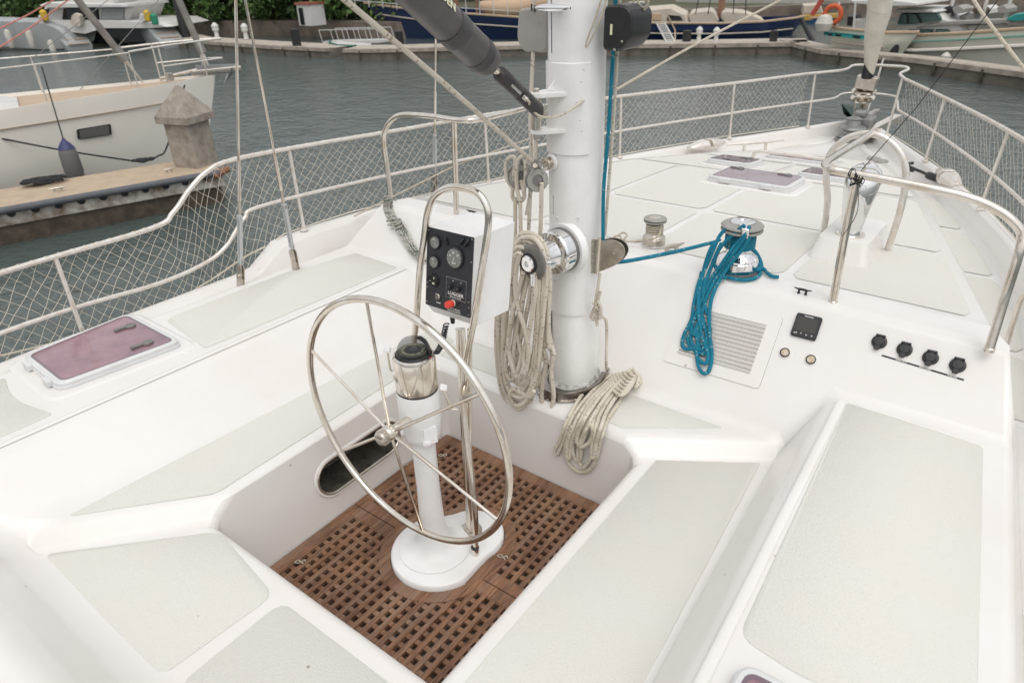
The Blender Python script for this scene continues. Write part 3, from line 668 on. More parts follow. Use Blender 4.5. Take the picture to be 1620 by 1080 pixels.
cmp_ = MB().lathe([(.0625, .985), (.0625, 1.0), (.058, 1.004)], PC, seg=48).build('compass', M['black'], hp, ang=40)
TL_ = Matrix.Rotation(math.radians(-18), 3, 'X')
mb = MB(); mb.lathe([(.0595, 1.0), (.058, 1.018), (.052, 1.036), (.040, 1.051), (.022, 1.060), (0, 1.0625)], PC, seg=40)
dome_m = mat('compass_glass', (.02, .023, .024), .03, alpha=.38)
dm = mb.build('dome', dome_m, cmp_)
mb = MB(); mb.lathe([(.0555, 1.0), (.053, 1.012), (.0515, 1.012), (.02, 1.0145), (0, 1.0155)], PC, seg=40); card = mb.build('compass_card', M['blackgloss'], cmp_, ang=60)
mb = MB()
R_ = .0527
for k in range(72):
    a = 2*math.pi*k/72; L_ = .0045 if k % 2 else .0075; d = Vector((math.cos(a), math.sin(a), 0)); q = Vector((-d.y, d.x, 0))*.00055; z = Vector((0, 0, 1.0133)); z2 = Vector((0, 0, 1.0138))
    a0, a1 = PC+d*(.0505-L_), PC+d*.0505; mb.add([a0-q+z2, a1-q+z, a1+q+z, a0+q+z2], [[0, 1, 2, 3]])
mb.build('card_marks', M['letterg'], card, smooth=False)
for k, s in enumerate(('0', '330', '300', '270', '240', '210', '180', '150', '120', '90', '60', '30')):
    a = math.radians(78+30*k); d = Vector((math.cos(a), math.sin(a), 0)); text('card_number', s, .0150, PC+d*.036+Vector((0, 0, 1.0152)), Vector((d.y, -d.x, 0)), d, M['letterg'], card, extr=.0002)
mb = MB(); mb.lathe([(.0615, .996), (.060, 1.022), (.052, 1.040), (.048, 1.048), (.0465, 1.046), (.058, 1.02), (.059, .998)], PC, seg=40)
mb.v = [v for v in mb.v]
hood = MB(); rr_ = [(.0615, .996), (.0605, 1.02), (.052, 1.042), (.038, 1.056), (.018, 1.0625)]
rings = []
for a in np.linspace(math.radians(15), math.radians(80), 10): rings.append([PC+Vector((r*math.cos(a), r*math.sin(a), h)) for r, h in rr_])
hood.loft(rings, closed=False, cap=False); hood.build('compass_hood', M['black'], cmp_)
# speed and gear levers at the sides of the binnacle
def lever(base, tip, s, m1='steel'):
    mb = MB(); base, tip = Vector(base), Vector(tip); out = Vector((base.x-PC.x, base.y-PC.y, 0)).normalized()
    el = tip*.25+base*.75+out*.02
    mb.tube([base, base+out*.022, Vector((tip.x, tip.y, base.z+.01))*.5+(base+out*.022)*.5, tip], .0042, 8)
    lv = mb.build('control_lever', M['steel'], hp)
    q = (tip-base).normalized(); mb = MB(); Rm = Matrix.Rotation(.25, 3, 'Z') @ Matrix.Rotation(-.5, 3, 'X'); mb.box(tip+Vector((0, 0, .008)), (.026, .011, .022), Rm)
    mb.build('lever_knob', M['white_paint'], lv, bevel=.004)
    return lv
b1, t1 = P(627, 586, y=1.42), P(613, 556, y=1.40); lever(b1, t1, 1)
b2, t2 = P(716, 643, y=1.40), P(702, 616, y=1.37); lever(b2, t2, 1)

HUB = Vector((-.005, 1.285, .763)); WR = .487
sw_ = thing('steering_wheel', HUB, 'large six-spoke polished stainless steering wheel in front of the white pedestal', 'steering wheel')
WCY = 1.335
mb = MB(); mb.tube([(HUB.x+WR*math.cos(a), WCY, HUB.z-.004+WR*math.sin(a)) for a in [2*math.pi*k/96 for k in range(96)]], .0132, 16, closed=True); mb.build('rim', M['steel'], sw_)
mb = MB(); mb.cyl(HUB+Vector((0, .10, -.002)), HUB+Vector((0, .0, 0)), .017, .017, 20); mb.lathe([(.026, 0), (.030, .006), (.030, .030), (.026, .036)], HUB+Vector((0, .012, 0)), (0, -1, 0), 28)
mb.build('hub', M['steel'], sw_, ang=40)
mb = MB(); mb.lathe([(.020, .034), (.026, .036), (.028, .040), (.028, .058), (.025, .065), (.014, .069), (0, .0695)], HUB+Vector((0, .012, 0)), (0, -1, 0), 32); kn = mb.build('hub_nut', M['brushed'], sw_, ang=40)
mb = MB()
for k in range(24):
    a = 2*math.pi*k/24; mb.box(HUB+Vector((.028*math.cos(a), -.037, .028*math.sin(a))), (.003, .016, .003))
mb.build('knurling', M['steel'], kn)
text('lettering', 'EDSON', .009, HUB+Vector((0, -.0582, .010)), (1, 0, 0), (0, 0, 1), M['greymetal'], kn)
for px, py in ((583, 488), (498, 558), (543, 712), (668, 838), (780, 815), (745, 628)):
    q = P(px, py, y=WCY); a = math.atan2(q.z-HUB.z, q.x-HUB.x); d = Vector((math.cos(a), 0, math.sin(a)))
    MB().tube([HUB+d*.02+Vector((0, 0, 0)), Vector((HUB.x, WCY, HUB.z))+d*(WR-.004)], .0062, 10).build('spoke', M['steel'], sw_)

# guard hoop and instrument pod
gh = thing('guard_hoop', (.02, 1.64, GZ+.02), 'tall polished stainless guard hoop and support tube rising from the pedestal base behind the wheel', 'guard hoop')
def at(px, py, y): return P(px, py, y=y)
tb = P(745, 838, z=GZ+.03)
mb = MB(); mb.lathe([(.048, 0), (.048, .006), (.030, .009), (.026, .018), (.020, .020)], (tb.x, tb.y, GZ+.028), seg=32)
for k in range(6): mb.lathe([(.005, 0), (.004, .003), (0, .0035)], (tb.x+.037*math.cos(k*1.047), tb.y+.037*math.sin(k*1.047), GZ+.034), seg=10)
mb.build('floor_flange', M['brushed'], gh, ang=30)
top_ = at(733, 540, 1.73)
MB().cyl((tb.x, tb.y, GZ+.04), (at(728, 520, 1.74)), .0195, .0195, 24).build('support_tube', M['steel'], gh)
MB().cyl((tb.x+.028, tb.y-.002, .5), (at(743, 520, 1.72)), .0095, .0095, 16).build('conduit', M['steel'], gh)
fb = P(752, 872, z=GZ+.04)
hoop = [(fb.x, fb.y, GZ+.03), (fb.x-.005, fb.y+.02, .30), at(733, 640, 1.62), at(735, 600, 1.63), at(739, 560, 1.635), at(751, 500, 1.64), at(762, 430, 1.655), at(772, 360, 1.67), at(771, 330, 1.675), at(758, 308, 1.68), at(735, 298, 1.68), at(710, 297, 1.68), at(688, 310, 1.68), at(677, 335, 1.675), at(672, 370, 1.67), at(664, 430, 1.655), at(659, 500, 1.64), at(655, 540, 1.635), at(652, 570, 1.63)]
MB().tube(cr(hoop, 6), .0125, 16).build('hoop', M['steel'], gh)
mb = MB(); mb.lathe([(.0165, 0), (.0165, .03), (.015, .034)], (fb.x, fb.y, GZ+.028), seg=20); mb.build('hoop_foot', M['steel'], gh, ang=30)
MB().lathe([(.017, .034), (.0175, .037), (.017, .041)], (fb.x, fb.y, GZ+.028), seg=20).build('rubber_ring', M['black'], gh)
mb = MB(); a_ = Vector((tb.x, tb.y, 0)); c1 = at(738, 628, 1.62)
mb.cyl((c1.x-.04, c1.y+.03, c1.z), (c1.x+.012, c1.y-.004, c1.z), .008, .008, 10); mb.cyl((c1.x, c1.y, c1.z-.016), (c1.x, c1.y, c1.z+.016), .0165, .0165, 16)
mb.build('clamp', M['brushed'], gh)

pod = thing('instrument_pod', (0, 1.7, 1.05), 'white instrument box with a black engine gauge panel, held inside the guard hoop', 'instrument box')
TLp, TRp, BRp, BLp = at(685, 359, 1.685), at(760, 376, 1.685), at(737, 502, 1.635), at(667, 479, 1.635)
pcn = (TLp+TRp+BRp+BLp)/4; pX = ((TRp-TLp)+(BRp-BLp)).normalized(); pYr = ((TLp-BLp)+(TRp-BRp)).normalized(); pN = pX.cross(pYr).normalized(); pY = pN.cross(pX)
pw = ((TRp-TLp).length+(BRp-BLp).length)/2; ph = (TLp-BLp).length*.98
def PO(u, v, n=0): return pcn+pX*(u*pw)+pY*(v*ph)+pN*n          # u, v in -0.5..0.5
bk = Vector((.012, .215, -.005))
f4 = [PO(-.5, -.5), PO(.5, -.5), PO(.5, .5), PO(-.5, .5)]; low = [PO(-.42, -.62, -.03), PO(.5, -.62, -.03)]
mb = MB(); prof = [(0, .5, 0), (0, -.5, 0), (0, -.60, -.035)]
mb.add([PO(-.5, .5), PO(-.5, -.5), PO(-.48, -.63, -.035), PO(.5, .5), PO(.5, -.5), PO(.5, -.63, -.035)]+[PO(-.5, .5)+bk, PO(-.48, -.66)+bk, PO(.5, .5)+bk, PO(.5, -.66)+bk],
    [[0, 1, 4, 3], [1, 2, 5, 4], [0, 3, 8, 6], [3, 4, 5, 9, 8], [0, 6, 7, 2, 1], [2, 7, 9, 5], [6, 8, 9, 7]])
mb.build('case', M['white_paint'], pod, bevel=.004, seg=2)
mb = MB(); mb.loft([rnd([PO(-.495, -.495, z), PO(.495, -.495, z), PO(.495, .495, z), PO(-.495, .495, z)], .004) for z in (.001, .005)]); pan = mb.build('gauge_panel', M['panel'], pod, ang=40)
def gauge(u, v, r, name='gauge', face='glassdial', needle=(-.6, 1)):
    c = PO(u, v, .005); g_ = MB().lathe([(r, 0), (r, .007), (r*.93, .010), (r*.84, .0085), (r*.82, .006)], c, pN, 36).build(name, M['black'], pod, ang=30)
    MB().lathe([(r*.83, .0065), (0, .0066)], c, pN, 32).build('dial', M[face], g_)
    mb = MB(); 
    if face == 'glassdial':
        for k in range(11):
            a = math.radians(225-27*k); d = pX*math.cos(a)+pY*math.sin(a); q = (pX*-math.sin(a)+pY*math.cos(a))*r*.018
            mb.add([c+d*r*.66-q+pN*.0072, c+d*r*.78-q+pN*.0072, c+d*r*.78+q+pN*.0072, c+d*r*.66+q+pN*.0072], [[0, 3, 2, 1]])
        d = (pX*needle[0]*.5-pY*needle[1]).normalized(); q = d.cross(pN)*r*.03; mb.add([c-q+pN*.0075, c+d*r*.6+pN*.0075, c+q+pN*.0075, c-d*r*.12+pN*.0075], [[0, 1, 2, 3]])
        mb.build('markings', M['letter'], g_, smooth=False)
        for tt, uu, vv in (('10', -.45, .15), ('20', -.1, .45), ('30', .4, .3), ('rpm', .0, -.42)) if r > .03 else ((' °F', .25, -.3), ('180', -.2, .4)):
            text('dial_number', tt, r*.26, c+pX*r*uu+pY*r*vv+pN*.0072, pX, pY, M['letter'], g_, extr=.0001)
    else:
        for tt, uu, vv, sz in (('0', .25, .42, .5), ('--', -.45, -.05, .5), ('48', .15, -.38, .5)):
            text('dial_number', tt, r*sz, c+pX*r*uu+pY*r*vv+pN*.0072, pX, pY, M['letterg'], g_, extr=.0001)
    return g_
gauge(-.30, .33, .0255); gauge(-.31, .085, .0245); gauge(-.32, -.155, .0245, face='blackgloss'); gauge(.13, .20, .041)
for u0, v0, u1, v1 in ((-.09, .42, -.03, .33), (.30, .46, .25, .38), (.42, .46, .33, .37)):
    MB().tube([PO(u0, v0, .007), PO((u0+u1)/2, (v0+v1)/2, .014), PO(u1, v1, .010)], [.0035, .005, .004], 8).build('clip', M['blackgloss'], pan)
mb = MB(); mb.loft([rnd([PO(a, b_, z) for a, b_ in ((-.04, -.32), (.40, -.32), (.40, -.05), (-.04, -.05))], .003) for z in (.005, .0062)]); kp = mb.build('key_panel', M['panel'], pan, ang=40)
MB().tube([PO(a, b_, .0064) for a, b_ in ((-.035, -.315), (.395, -.315), (.395, -.055), (-.035, -.055))], .0004, 4, closed=True).build('border_line', M['letter'], kp)
for u in (.06, .24): MB().lathe([(.009, 0), (.0085, .014), (.006, .017), (0, .0175)], PO(u, -.17, .006), pN, 20).build('knob', M['black'], pan, ang=30)
for u, s in ((.11, 'o'), (.28, 'n')): text('symbol', s, .009, PO(u, -.085, .0063), pX, pY, M['letter'], pan, extr=.0001)
text('lettering', 'LUGGER', .0175, PO(.175, -.252, .0063), pX+pY*.0, pY, M['letter'], pan, sx=1.12)
text('lettering', 'PROPULSION ENGINES', .0052, PO(.175, -.293, .0063), pX, pY, M['letter'], pan)
b_ = MB().lathe([(.0125, 0), (.0125, .006), (.010, .008), (.009, .004)], PO(-.21, -.345, .005), pN, 24).build('horn_button', M['brushed'], pan, ang=30)
MB().lathe([(.009, .004), (.008, .006), (0, .0065)], PO(-.21, -.345, .005), pN, 20).build('button_cap', M['greymetal'], b_)
text('lettering', 'HORN', .007, PO(-.20, -.425, .0055), pX, pY, M['letter'], pan)
b_ = MB().lathe([(.0145, 0), (.0145, .008), (.012, .010)], PO(.14, -.365, .005), pN, 24).build('stop_switch', M['brushed'], pan, ang=30)
MB().lathe([(.009, .008), (.013, .012), (.0138, .034), (.012, .038), (0, .039)], PO(.14, -.365, .005), pN, 28).build('stop_button', M['red'], b_, ang=35)
text('lettering', 'ENGINE HYDRAULIC', .0062, PO(.15, -.445, .0055), pX, pY, M['letter'], pan); text('lettering', 'EMERGENCY SWITCH', .0062, PO(.15, -.475, .0055), pX, pY, M['letter'], pan)
for u, v in ((-.46, .46), (.46, .47), (.47, .2), (.45, -.30), (.46, -.37), (.46, -.46), (-.465, -.20), (-.465, -.26), (-.46, -.45)): MB().lathe([(.0028, 0), (.002, .0015), (0, .0018)], PO(u, v, .005), pN, 8).build('screw', M['brushed'], pan)
c0 = PO(-.1, -.63, -.05)
MB().tube([c0+Vector((0, .01, .01)), c0, c0-Vector((0, 0, .028))], [.010, .0105, .008], 12).build('buzzer', M['black'], pod)
q0, q1 = at(706, 512, 1.70), Vector((.045, 1.50, 1.0))
pts = [q0.lerp(q1, t)+Vector((.010*math.cos(t*95), .010*math.sin(t*95), -.02*math.sin(t*3.1))) for t in np.linspace(0, 1, 170)]
MB().tube(pts, .0028, 6).build('coiled_cable', M['black'], pod)

# ------------------------------------------------------------------ mast and its fittings
MX, MY = .066, 2.40; MA, MBb = .098, .125         # half widths athwartships / fore and aft
def mc(z): return Vector((MX-.012*(z-.43), MY, z))
mast = thing('mast', (MX, MY, .43), 'thick white painted mast standing in a steel collar on the cockpit ledge', 'mast')
def msec(z, ga=0, n=40, flat=True):
    c = mc(z); out = []
    for k in range(n):
        a = 2*math.pi*k/n; x = math.cos(a); y = math.sin(a)
        p = 2.4; r = (abs(x)**p+abs(y)**p)**(-1/p)
        out.append((c.x+(MA+ga)*x*r, c.y+(MBb+ga)*y*r, z))
    return out
mb = MB(); mb.loft([msec(z) for z in (.43, .8, 1.2, 1.6, 2.0, 3.0, 6.0, 14.5)]); mb.build('mast_tube', M['mastw'], mast, ang=60)
def slot(z0, z1, name, m, dx=-.052, w=.009):
    mb = MB(); a, b = mc(z0), mc(z1); yy = MY-MBb*.93-.0045
    mb.hexa([(a.x+dx-w/2, yy, z0), (a.x+dx+w/2, yy, z0), (a.x+dx+w/2, yy+.03, z0), (a.x+dx-w/2, yy+.03, z0)], [(b.x+dx-w/2, yy, z1), (b.x+dx+w/2, yy, z1), (b.x+dx+w/2, yy+.03, z1), (b.x+dx-w/2, yy+.03, z1)]); return mb.build(name, m, mast, smooth=False)
slot(.62, 1.18, 'sail_slot', M['greymetal'], -.062, .012); slot(1.28, 1.36, 'sail_slot', M['black'], -.03, .010); slot(1.46, 1.53, 'sail_slot', M['black'], -.03, .010); slot(1.90, 6.0, 'sail_slot', M['greymetal'], -.034, .009)
for dx in (-.043, -.002):
    slot(1.87, 6.0, 'slot_edge', M['mastw'], dx, .010)
def wrap(z0, z1, name, g=.007, a0=150, a1=395, m=None, notch=0):
    mb = MB(); rings = []
    for gg, zz in ((.0005, z0), (g, z0+.003), (g, z1-.003), (.0005, z1)):
        r = []
        for k in range(31):
            a = math.radians(a0+(a1-a0)*k/30); c = mc(zz); x, y = math.cos(a), math.sin(a); rr = (abs(x)**2.4+abs(y)**2.4)**(-1/2.4)
            r.append((c.x+(MA+gg)*x*rr, c.y+(MBb+gg)*y*rr, zz))
        rings.append(r)
    return mb.loft(rings, closed=False, cap=False).build(name, m or M['mastw'], mast, ang=60)
w1 = wrap(1.53, 1.87, 'gooseneck_band', a0=170, a1=335); w2 = wrap(.83, 1.19, 'winch_mount_band', a0=170, a1=330)
def mface(px, py, off=.004):
    """point on the aft face of the mast"""
    q = P(px, py, y=MY-MBb); c = mc(q.z); d = ray(px, py).normalized(); t = 0; q = CAM.copy()
    for i in range(4000):
        q = CAM+d*(1.8+i*.0005); c = mc(q.z); 
        if (abs((q.x-c.x)/(MA+off))**2.4+abs((q.y-c.y)/(MBb+off))**2.4) < 1: break
    nrm = Vector(((abs((q.x-c.x)/MA)**1.4)*(1 if q.x > c.x else -1)/MA, (abs((q.y-c.y)/MBb)**1.4)*(1 if q.y > c.y else -1)/MBb, 0)).normalized()
    return q, nrm
for px, py in ((923, 111), (919, 130), (885, 162), (912, 162), (917, 191), (920, 208), (881, 345), (915, 345), (911, 361), (907, 428), (910, 440), (878, 444)):
    q, nr = mface(px, py, .006); mb = MB(); mb.lathe([(.0065, 0), (.006, .002), (.0045, .0028), (0, .003)], q-nr*.002, nr, 14); s_ = mb.build('screw', M['mastw'], w1 if py < 300 else w2)
    s_['label'] = 'countersunk machine screw'; xx = nr.cross(Vector((0, 0, 1)))
    MB().box(q+nr*.001, (.007, .0015, .0012), Matrix((xx, nr, Vector((0, 0, 1)))).transposed()).build('screw_slot', M['black'], mast, smooth=False)
# collar at the foot
def ring_e(a, b, z): c = mc(.45); return [(c.x+a*math.cos(t), c.y+b*math.sin(t), z) for t in [2*math.pi*k/56 for k in range(56)]]
mb = MB(); mb.loft([ring_e(.165, .235, .432), ring_e(.165, .235, .438), ring_e(.150, .220, .440), ring_e(.146, .214, .468), ring_e(.150, .218, .472), ring_e(.142, .208, .474), ring_e(.138, .20, .455), ring_e(.115, .16, .452)], cap=False)
col = mb.build('collar', mat('collar_steel', (.40, .37, .34), .25, 1, var=(18, .9, (.20, .18, .16))), mast, ang=40)
mb = MB(); mb.loft([ring_e(.114, .146, .452), ring_e(.108, .139, .462), ring_e(.098, .127, .470)], cap=False); mb.build('sealant_bead', mat('white_sealant', (.62, .61, .58), .7, bump=(60, 1, 4, .006), var=(45, 1, (.25, .23, .2))), col)
for k in range(16):
    t = 2*math.pi*k/16; c = mc(.45); MB().lathe([(.007, 0), (.006, .003), (0, .004)], (c.x+.157*math.cos(t), c.y+.227*math.sin(t), .438), seg=10).build('bolt', M['steel'], col)
# gooseneck bracket for the vang
gz1, gz0 = 1.755, 1.645; ga = P(852, 170, y=MY-MBb-.055)
gx = ga.x
br = None
for zc_, th in ((1.752, .016), (1.618, .013)):
    pl = [(gx-.030, MY-MBb-.085, zc_), (gx+.018, MY-MBb-.085, zc_), (gx+.10, MY-MBb+.005, zc_), (gx-.02, MY-MBb+.02, zc_)]
    o = MB().prism(rnd([Vector(p) for p in pl], [.022, .02, .01, .01]), (0, 0, 1), th).build('gooseneck_plate', M['mastw'], mast, bevel=.003); br = br or o
mb = MB(); mb.hexa([(gx+.01, MY-MBb-.02, 1.768), (gx+.022, MY-MBb-.02, 1.768), (gx+.06, MY-MBb+.01, 1.768), (gx+.045, MY-MBb+.01, 1.768)], [(gx+.04, MY-MBb-.002, 1.82), (gx+.05, MY-MBb-.002, 1.82), (gx+.065, MY-MBb+.015, 1.82), (gx+.05, MY-MBb+.015, 1.82)])
mb.build('web', M['mastw'], br, bevel=.003)
GP = Vector((gx-.006, MY-MBb-.060, 0))
mb = MB(); mb.cyl(GP+Vector((0, 0, 1.632)), GP+Vector((0, 0, 1.752)), .019, .019, 20); mb.lathe([(.0125, 0), (.0125, .012), (.010, .015)], GP+Vector((0, 0, 1.768)), seg=6); mb.lathe([(.014, 0), (.014, -.022), (.008, -.026)], GP+Vector((0, 0, 1.618)), seg=12)
mb.build('gooseneck_pin', M['steel'], br, ang=30)
mb = MB(); c_, nr = mface(882, 12, .0); hz = Vector((1, -.0, 0))
mb.tube([c_+nr*.03+hz*s for s in (-.075, -.055, -.025, 0, .025, .055, .075)], [.004, .010, .013, .014, .013, .010, .004], 12); mb.cyl(c_+hz*.018, c_+hz*.018+nr*.03, .010, .009); mb.cyl(c_-hz*.018, c_-hz*.018+nr*.03, .010, .009)
mb.build('mast_cleat', M['chrome'], mast)
# rope clutch housings either side of the mast
def housing(name, m, pts, y0, y1, lab):
    f = rnd([P(px, py, y=y0) for px, py in pts], .022); bq = [Vector((p.x, y1, p.z)) for p in f]; c = sum(f, Vector())/len(f)
    mb = MB(); fi = [c+(p-c)*.90+Vector((0, -.012, 0)) for p in f]; mb.loft([bq, f, fi]); o = mb.build(name, m, mast, ang=28); o['label'] = lab; return o
h1 = housing('halyard_box', M['greyplastic'], [(822, 14), (870, 8), (868, 84), (828, 82), (819, 62)], 2.30, 2.46, 'grey plastic line box on the port side of the mast')
h2 = housing('halyard_box', M['black'], [(957, 8), (992, 8), (1003, 22), (1001, 60), (984, 82), (954, 80)], 2.36, 2.50, 'black plastic line box on the starboard side of the mast')
mb = MB()
for px, py in ((841, 12), (846, 14)): mb.box(P(px, py, y=2.285), (.004, .004, .022))
mb.build('slot_mark', M['black'], h1, smooth=False)
for px, py, h_ in ((826, 66, h1), (984, 66, h2), (972, 79, h2)): MB().lathe([(.005, 0), (.004, .002), (0, .0025)], P(px, py, y=2.30 if h_ is h1 else 2.347), (0, -1, 0), 12).build('rivet', M['steel'], h_)
MB().box(P(967, 47, y=2.346), (.008, .003, .035)).build('worn_sticker', M['letterg'], h2, smooth=False)
# padeye with a coil of seizing wire
q, nr = mface(874, 256, 0); mb = MB(); mb.lathe([(.034, 0), (.034, .006), (.026, .012)], q, nr, 28); pe = mb.build('padeye', M['mastw'], mast, ang=30)
mb = MB(); xx = nr.cross(Vector((0, 0, 1))); random.seed(3)
for k in range(9):
    cc = q+nr*(.010+.004*k)+xx*random.uniform(-.004, .004)-xx*.001*k; rr = random.uniform(.013, .024)
    mb.tube([cc+xx*rr*math.cos(t)+Vector((0, 0, 1))*rr*math.sin(t)+nr*.004*math.sin(t+k) for t in [2*math.pi*j/20 for j in range(20)]], .0022, 6, closed=True)
mb.build('wire_seizing', M['steel'], pe)
# stainless folding plate with the turning sheave, starboard side
mb = MB(); yv = MY-.02; 
hb = [P(937, 378, y=yv), P(951, 378, y=yv), P(948, 432, y=yv), P(934, 431, y=yv)]
mb.prism([h-Vector((0, .004, 0)) for h in hb[::-1]], (0, -1, 0), .006); hgp = mb.build('hinge_plate', M['brushed'], mast, bevel=.001)
mb = MB(); a_, b_ = P(949, 377, y=yv-.01), P(945, 433, y=yv-.01); mb.cyl(a_, b_, .0085, .0085, 14); mb.build('hinge_barrel', M['steel'], hgp)
for t in (.12, .4, .6, .88): MB().lathe([(.004, 0), (0, .003)], hb[0].lerp(hb[3], t)+Vector((.012, -.01, 0)), (0, -1, 0), 10).build('screw', M['brushed'], hgp)
out = [P(x, y, y=yv-.004) for x, y in ((950, 381), (968, 379), (982, 384), (989, 394), (987, 406), (974, 419), (947, 430))]
mb = MB(); mb.prism(cr(out, 4)[::-1], (0, -1, 0), .005); shp = mb.build('sheave_cheek', M['brushed'], mast, bevel=.001)
mb = MB(); mb.prism([p+Vector((0, .028, 0)) for p in cr(out, 4)[::-1]], (0, -1, 0), .004); mb.build('sheave_cheek', M['brushed'], mast)
c_ = P(972, 401, y=yv-.009); MB().lathe([(.006, 0), (.006, .004), (0, .005)], c_, (0, -1, 0), 14).build('axle', M['steel'], shp)
MB().lathe([(.024, 0), (.020, .010), (.024, .020)], P(958, 404, y=yv+.018), (0, -1, 0), 24).build('sheave', M['black'], shp)
# halyard padeye low on the starboard side
mb = MB(); c_ = P(941, 487, y=MY-.03); mb.tube(cr([c_+Vector((-.01, 0, .02)), c_+Vector((.02, -.01, .016)), c_+Vector((.022, -.01, -.012)), c_+Vector((-.01, 0, -.02))], 5), .005, 8); mb.build('eye', M['steel'], mast)

# ------------------------------------------------------------------ rigid vang
vg0, vg1 = P(858, 178, y=MY-MBb-.062), None
VD0 = Vector((.05, 1.85, 1.92)); VD1 = Vector((.05, 1.61, 2.11)); vb = P(852, 175, y=2.20)
vdir = (P(640+22, -20, x=.05)-P(779, 112, x=.05)).normalized(); vdir = (P(675, -18, x=.03)-P(770, 98, x=.045)).normalized()
vend = P(852, 176, x=.035); S0 = P(771, 98, x=.045)
vdir = (S0-vend).normalized()
vang = thing('boom_vang', (vend.x, vend.y, vend.z), 'thick grey padded boom vang tube slanting up from the gooseneck on the mast', 'boom vang')
L0 = (S0-vend).length
def V_(t): return vend+vdir*t
a0 = P(790, 118, x=.045); tA = (a0-vend).dot(vdir)
def axis_lathe(prof, m, name, par): 
    return MB().lathe([(r, t) for r, t in prof], vend, vdir, 36).build(name, m, par, ang=35)
bdy = axis_lathe([(.010, -.005), (.024, .0), (.0265, .012), (.0265, tA*.55), (.0255, tA*.56), (.0265, tA*.57), (.0265, tA-.008), (.024, tA), (.014, tA)], M['vangdark'], 'vang_foot', vang)
axis_lathe([(.012, tA-.005), (.012, L0+.01)], M['steel'], 'piston', vang)
sl = axis_lathe([(.02, L0-.012), (.044, L0-.010), (.050, L0), (.052, L0+.02), (.052, L0+.055), (.054, L0+.06), (.056, L0+1.9)], M['vang'], 'padded_sleeve', vang)
axis_lathe([(.0546, L0+.035), (.0552, L0+.07)], M['band'], 'sleeve_band', vang); axis_lathe([(.0558, L0+.175), (.0562, L0+.225)], M['band'], 'sleeve_band', vang)
u_ = vdir.cross(Vector((0, 0, 1))).normalized(); v_ = u_.cross(vdir)
s_dir = (CAM-V_(L0+.2)).normalized(); s_dir = (s_dir-vdir*s_dir.dot(vdir)).normalized(); t_dir = s_dir.cross(vdir)
for aoff, s, sz in ((.9, 'SELDEN', .035),):
    n_ = (s_dir*math.cos(aoff)-t_dir*math.sin(aoff)) if (s_dir*math.cos(aoff)-t_dir*math.sin(aoff)).z > (s_dir*math.cos(aoff)+t_dir*math.sin(aoff)).z else (s_dir*math.cos(aoff)+t_dir*math.sin(aoff))
    text('lettering', s, sz, V_(L0+.33)+n_*.0575, -vdir, n_.cross(-vdir), M['letterg'], vang)
text('lettering', 'RODKICKER', .012, V_(tA*.70)+s_dir*.0272, -vdir, s_dir.cross(-vdir), M['letter'], vang)
jaw = MB(); jaw.box(vend+Vector((.012, .01, 0)), (.03, .03, .05)); jaw.cyl(vend+Vector((.0, .0, 0)), Vector((GP.x, GP.y, vend.z)), .016, .016); jaw.build('toggle', M['steel'], vang, bevel=.003)
q, nr = mface(924, 158, 0)
hose = cr([V_(tA*.52)+s_dir*.028, V_(tA*.47)+s_dir*.05, P(838, 168, y=2.10), P(852, 183, y=2.12), P(875, 186, y=2.16), P(900, 176, y=2.21), q+nr*.002], 8)
MB().tube(hose, .0045, 8).build('hydraulic_hose', M['ropeolive'], vang); MB().tube(hose[:6], .0075, 10).build('hose_fitting', M['steel'], vang)
MB().tube([q-nr*.002, q+nr*.006], [.010, .008], 14).build('hose_gland', M['brushed'], mast)

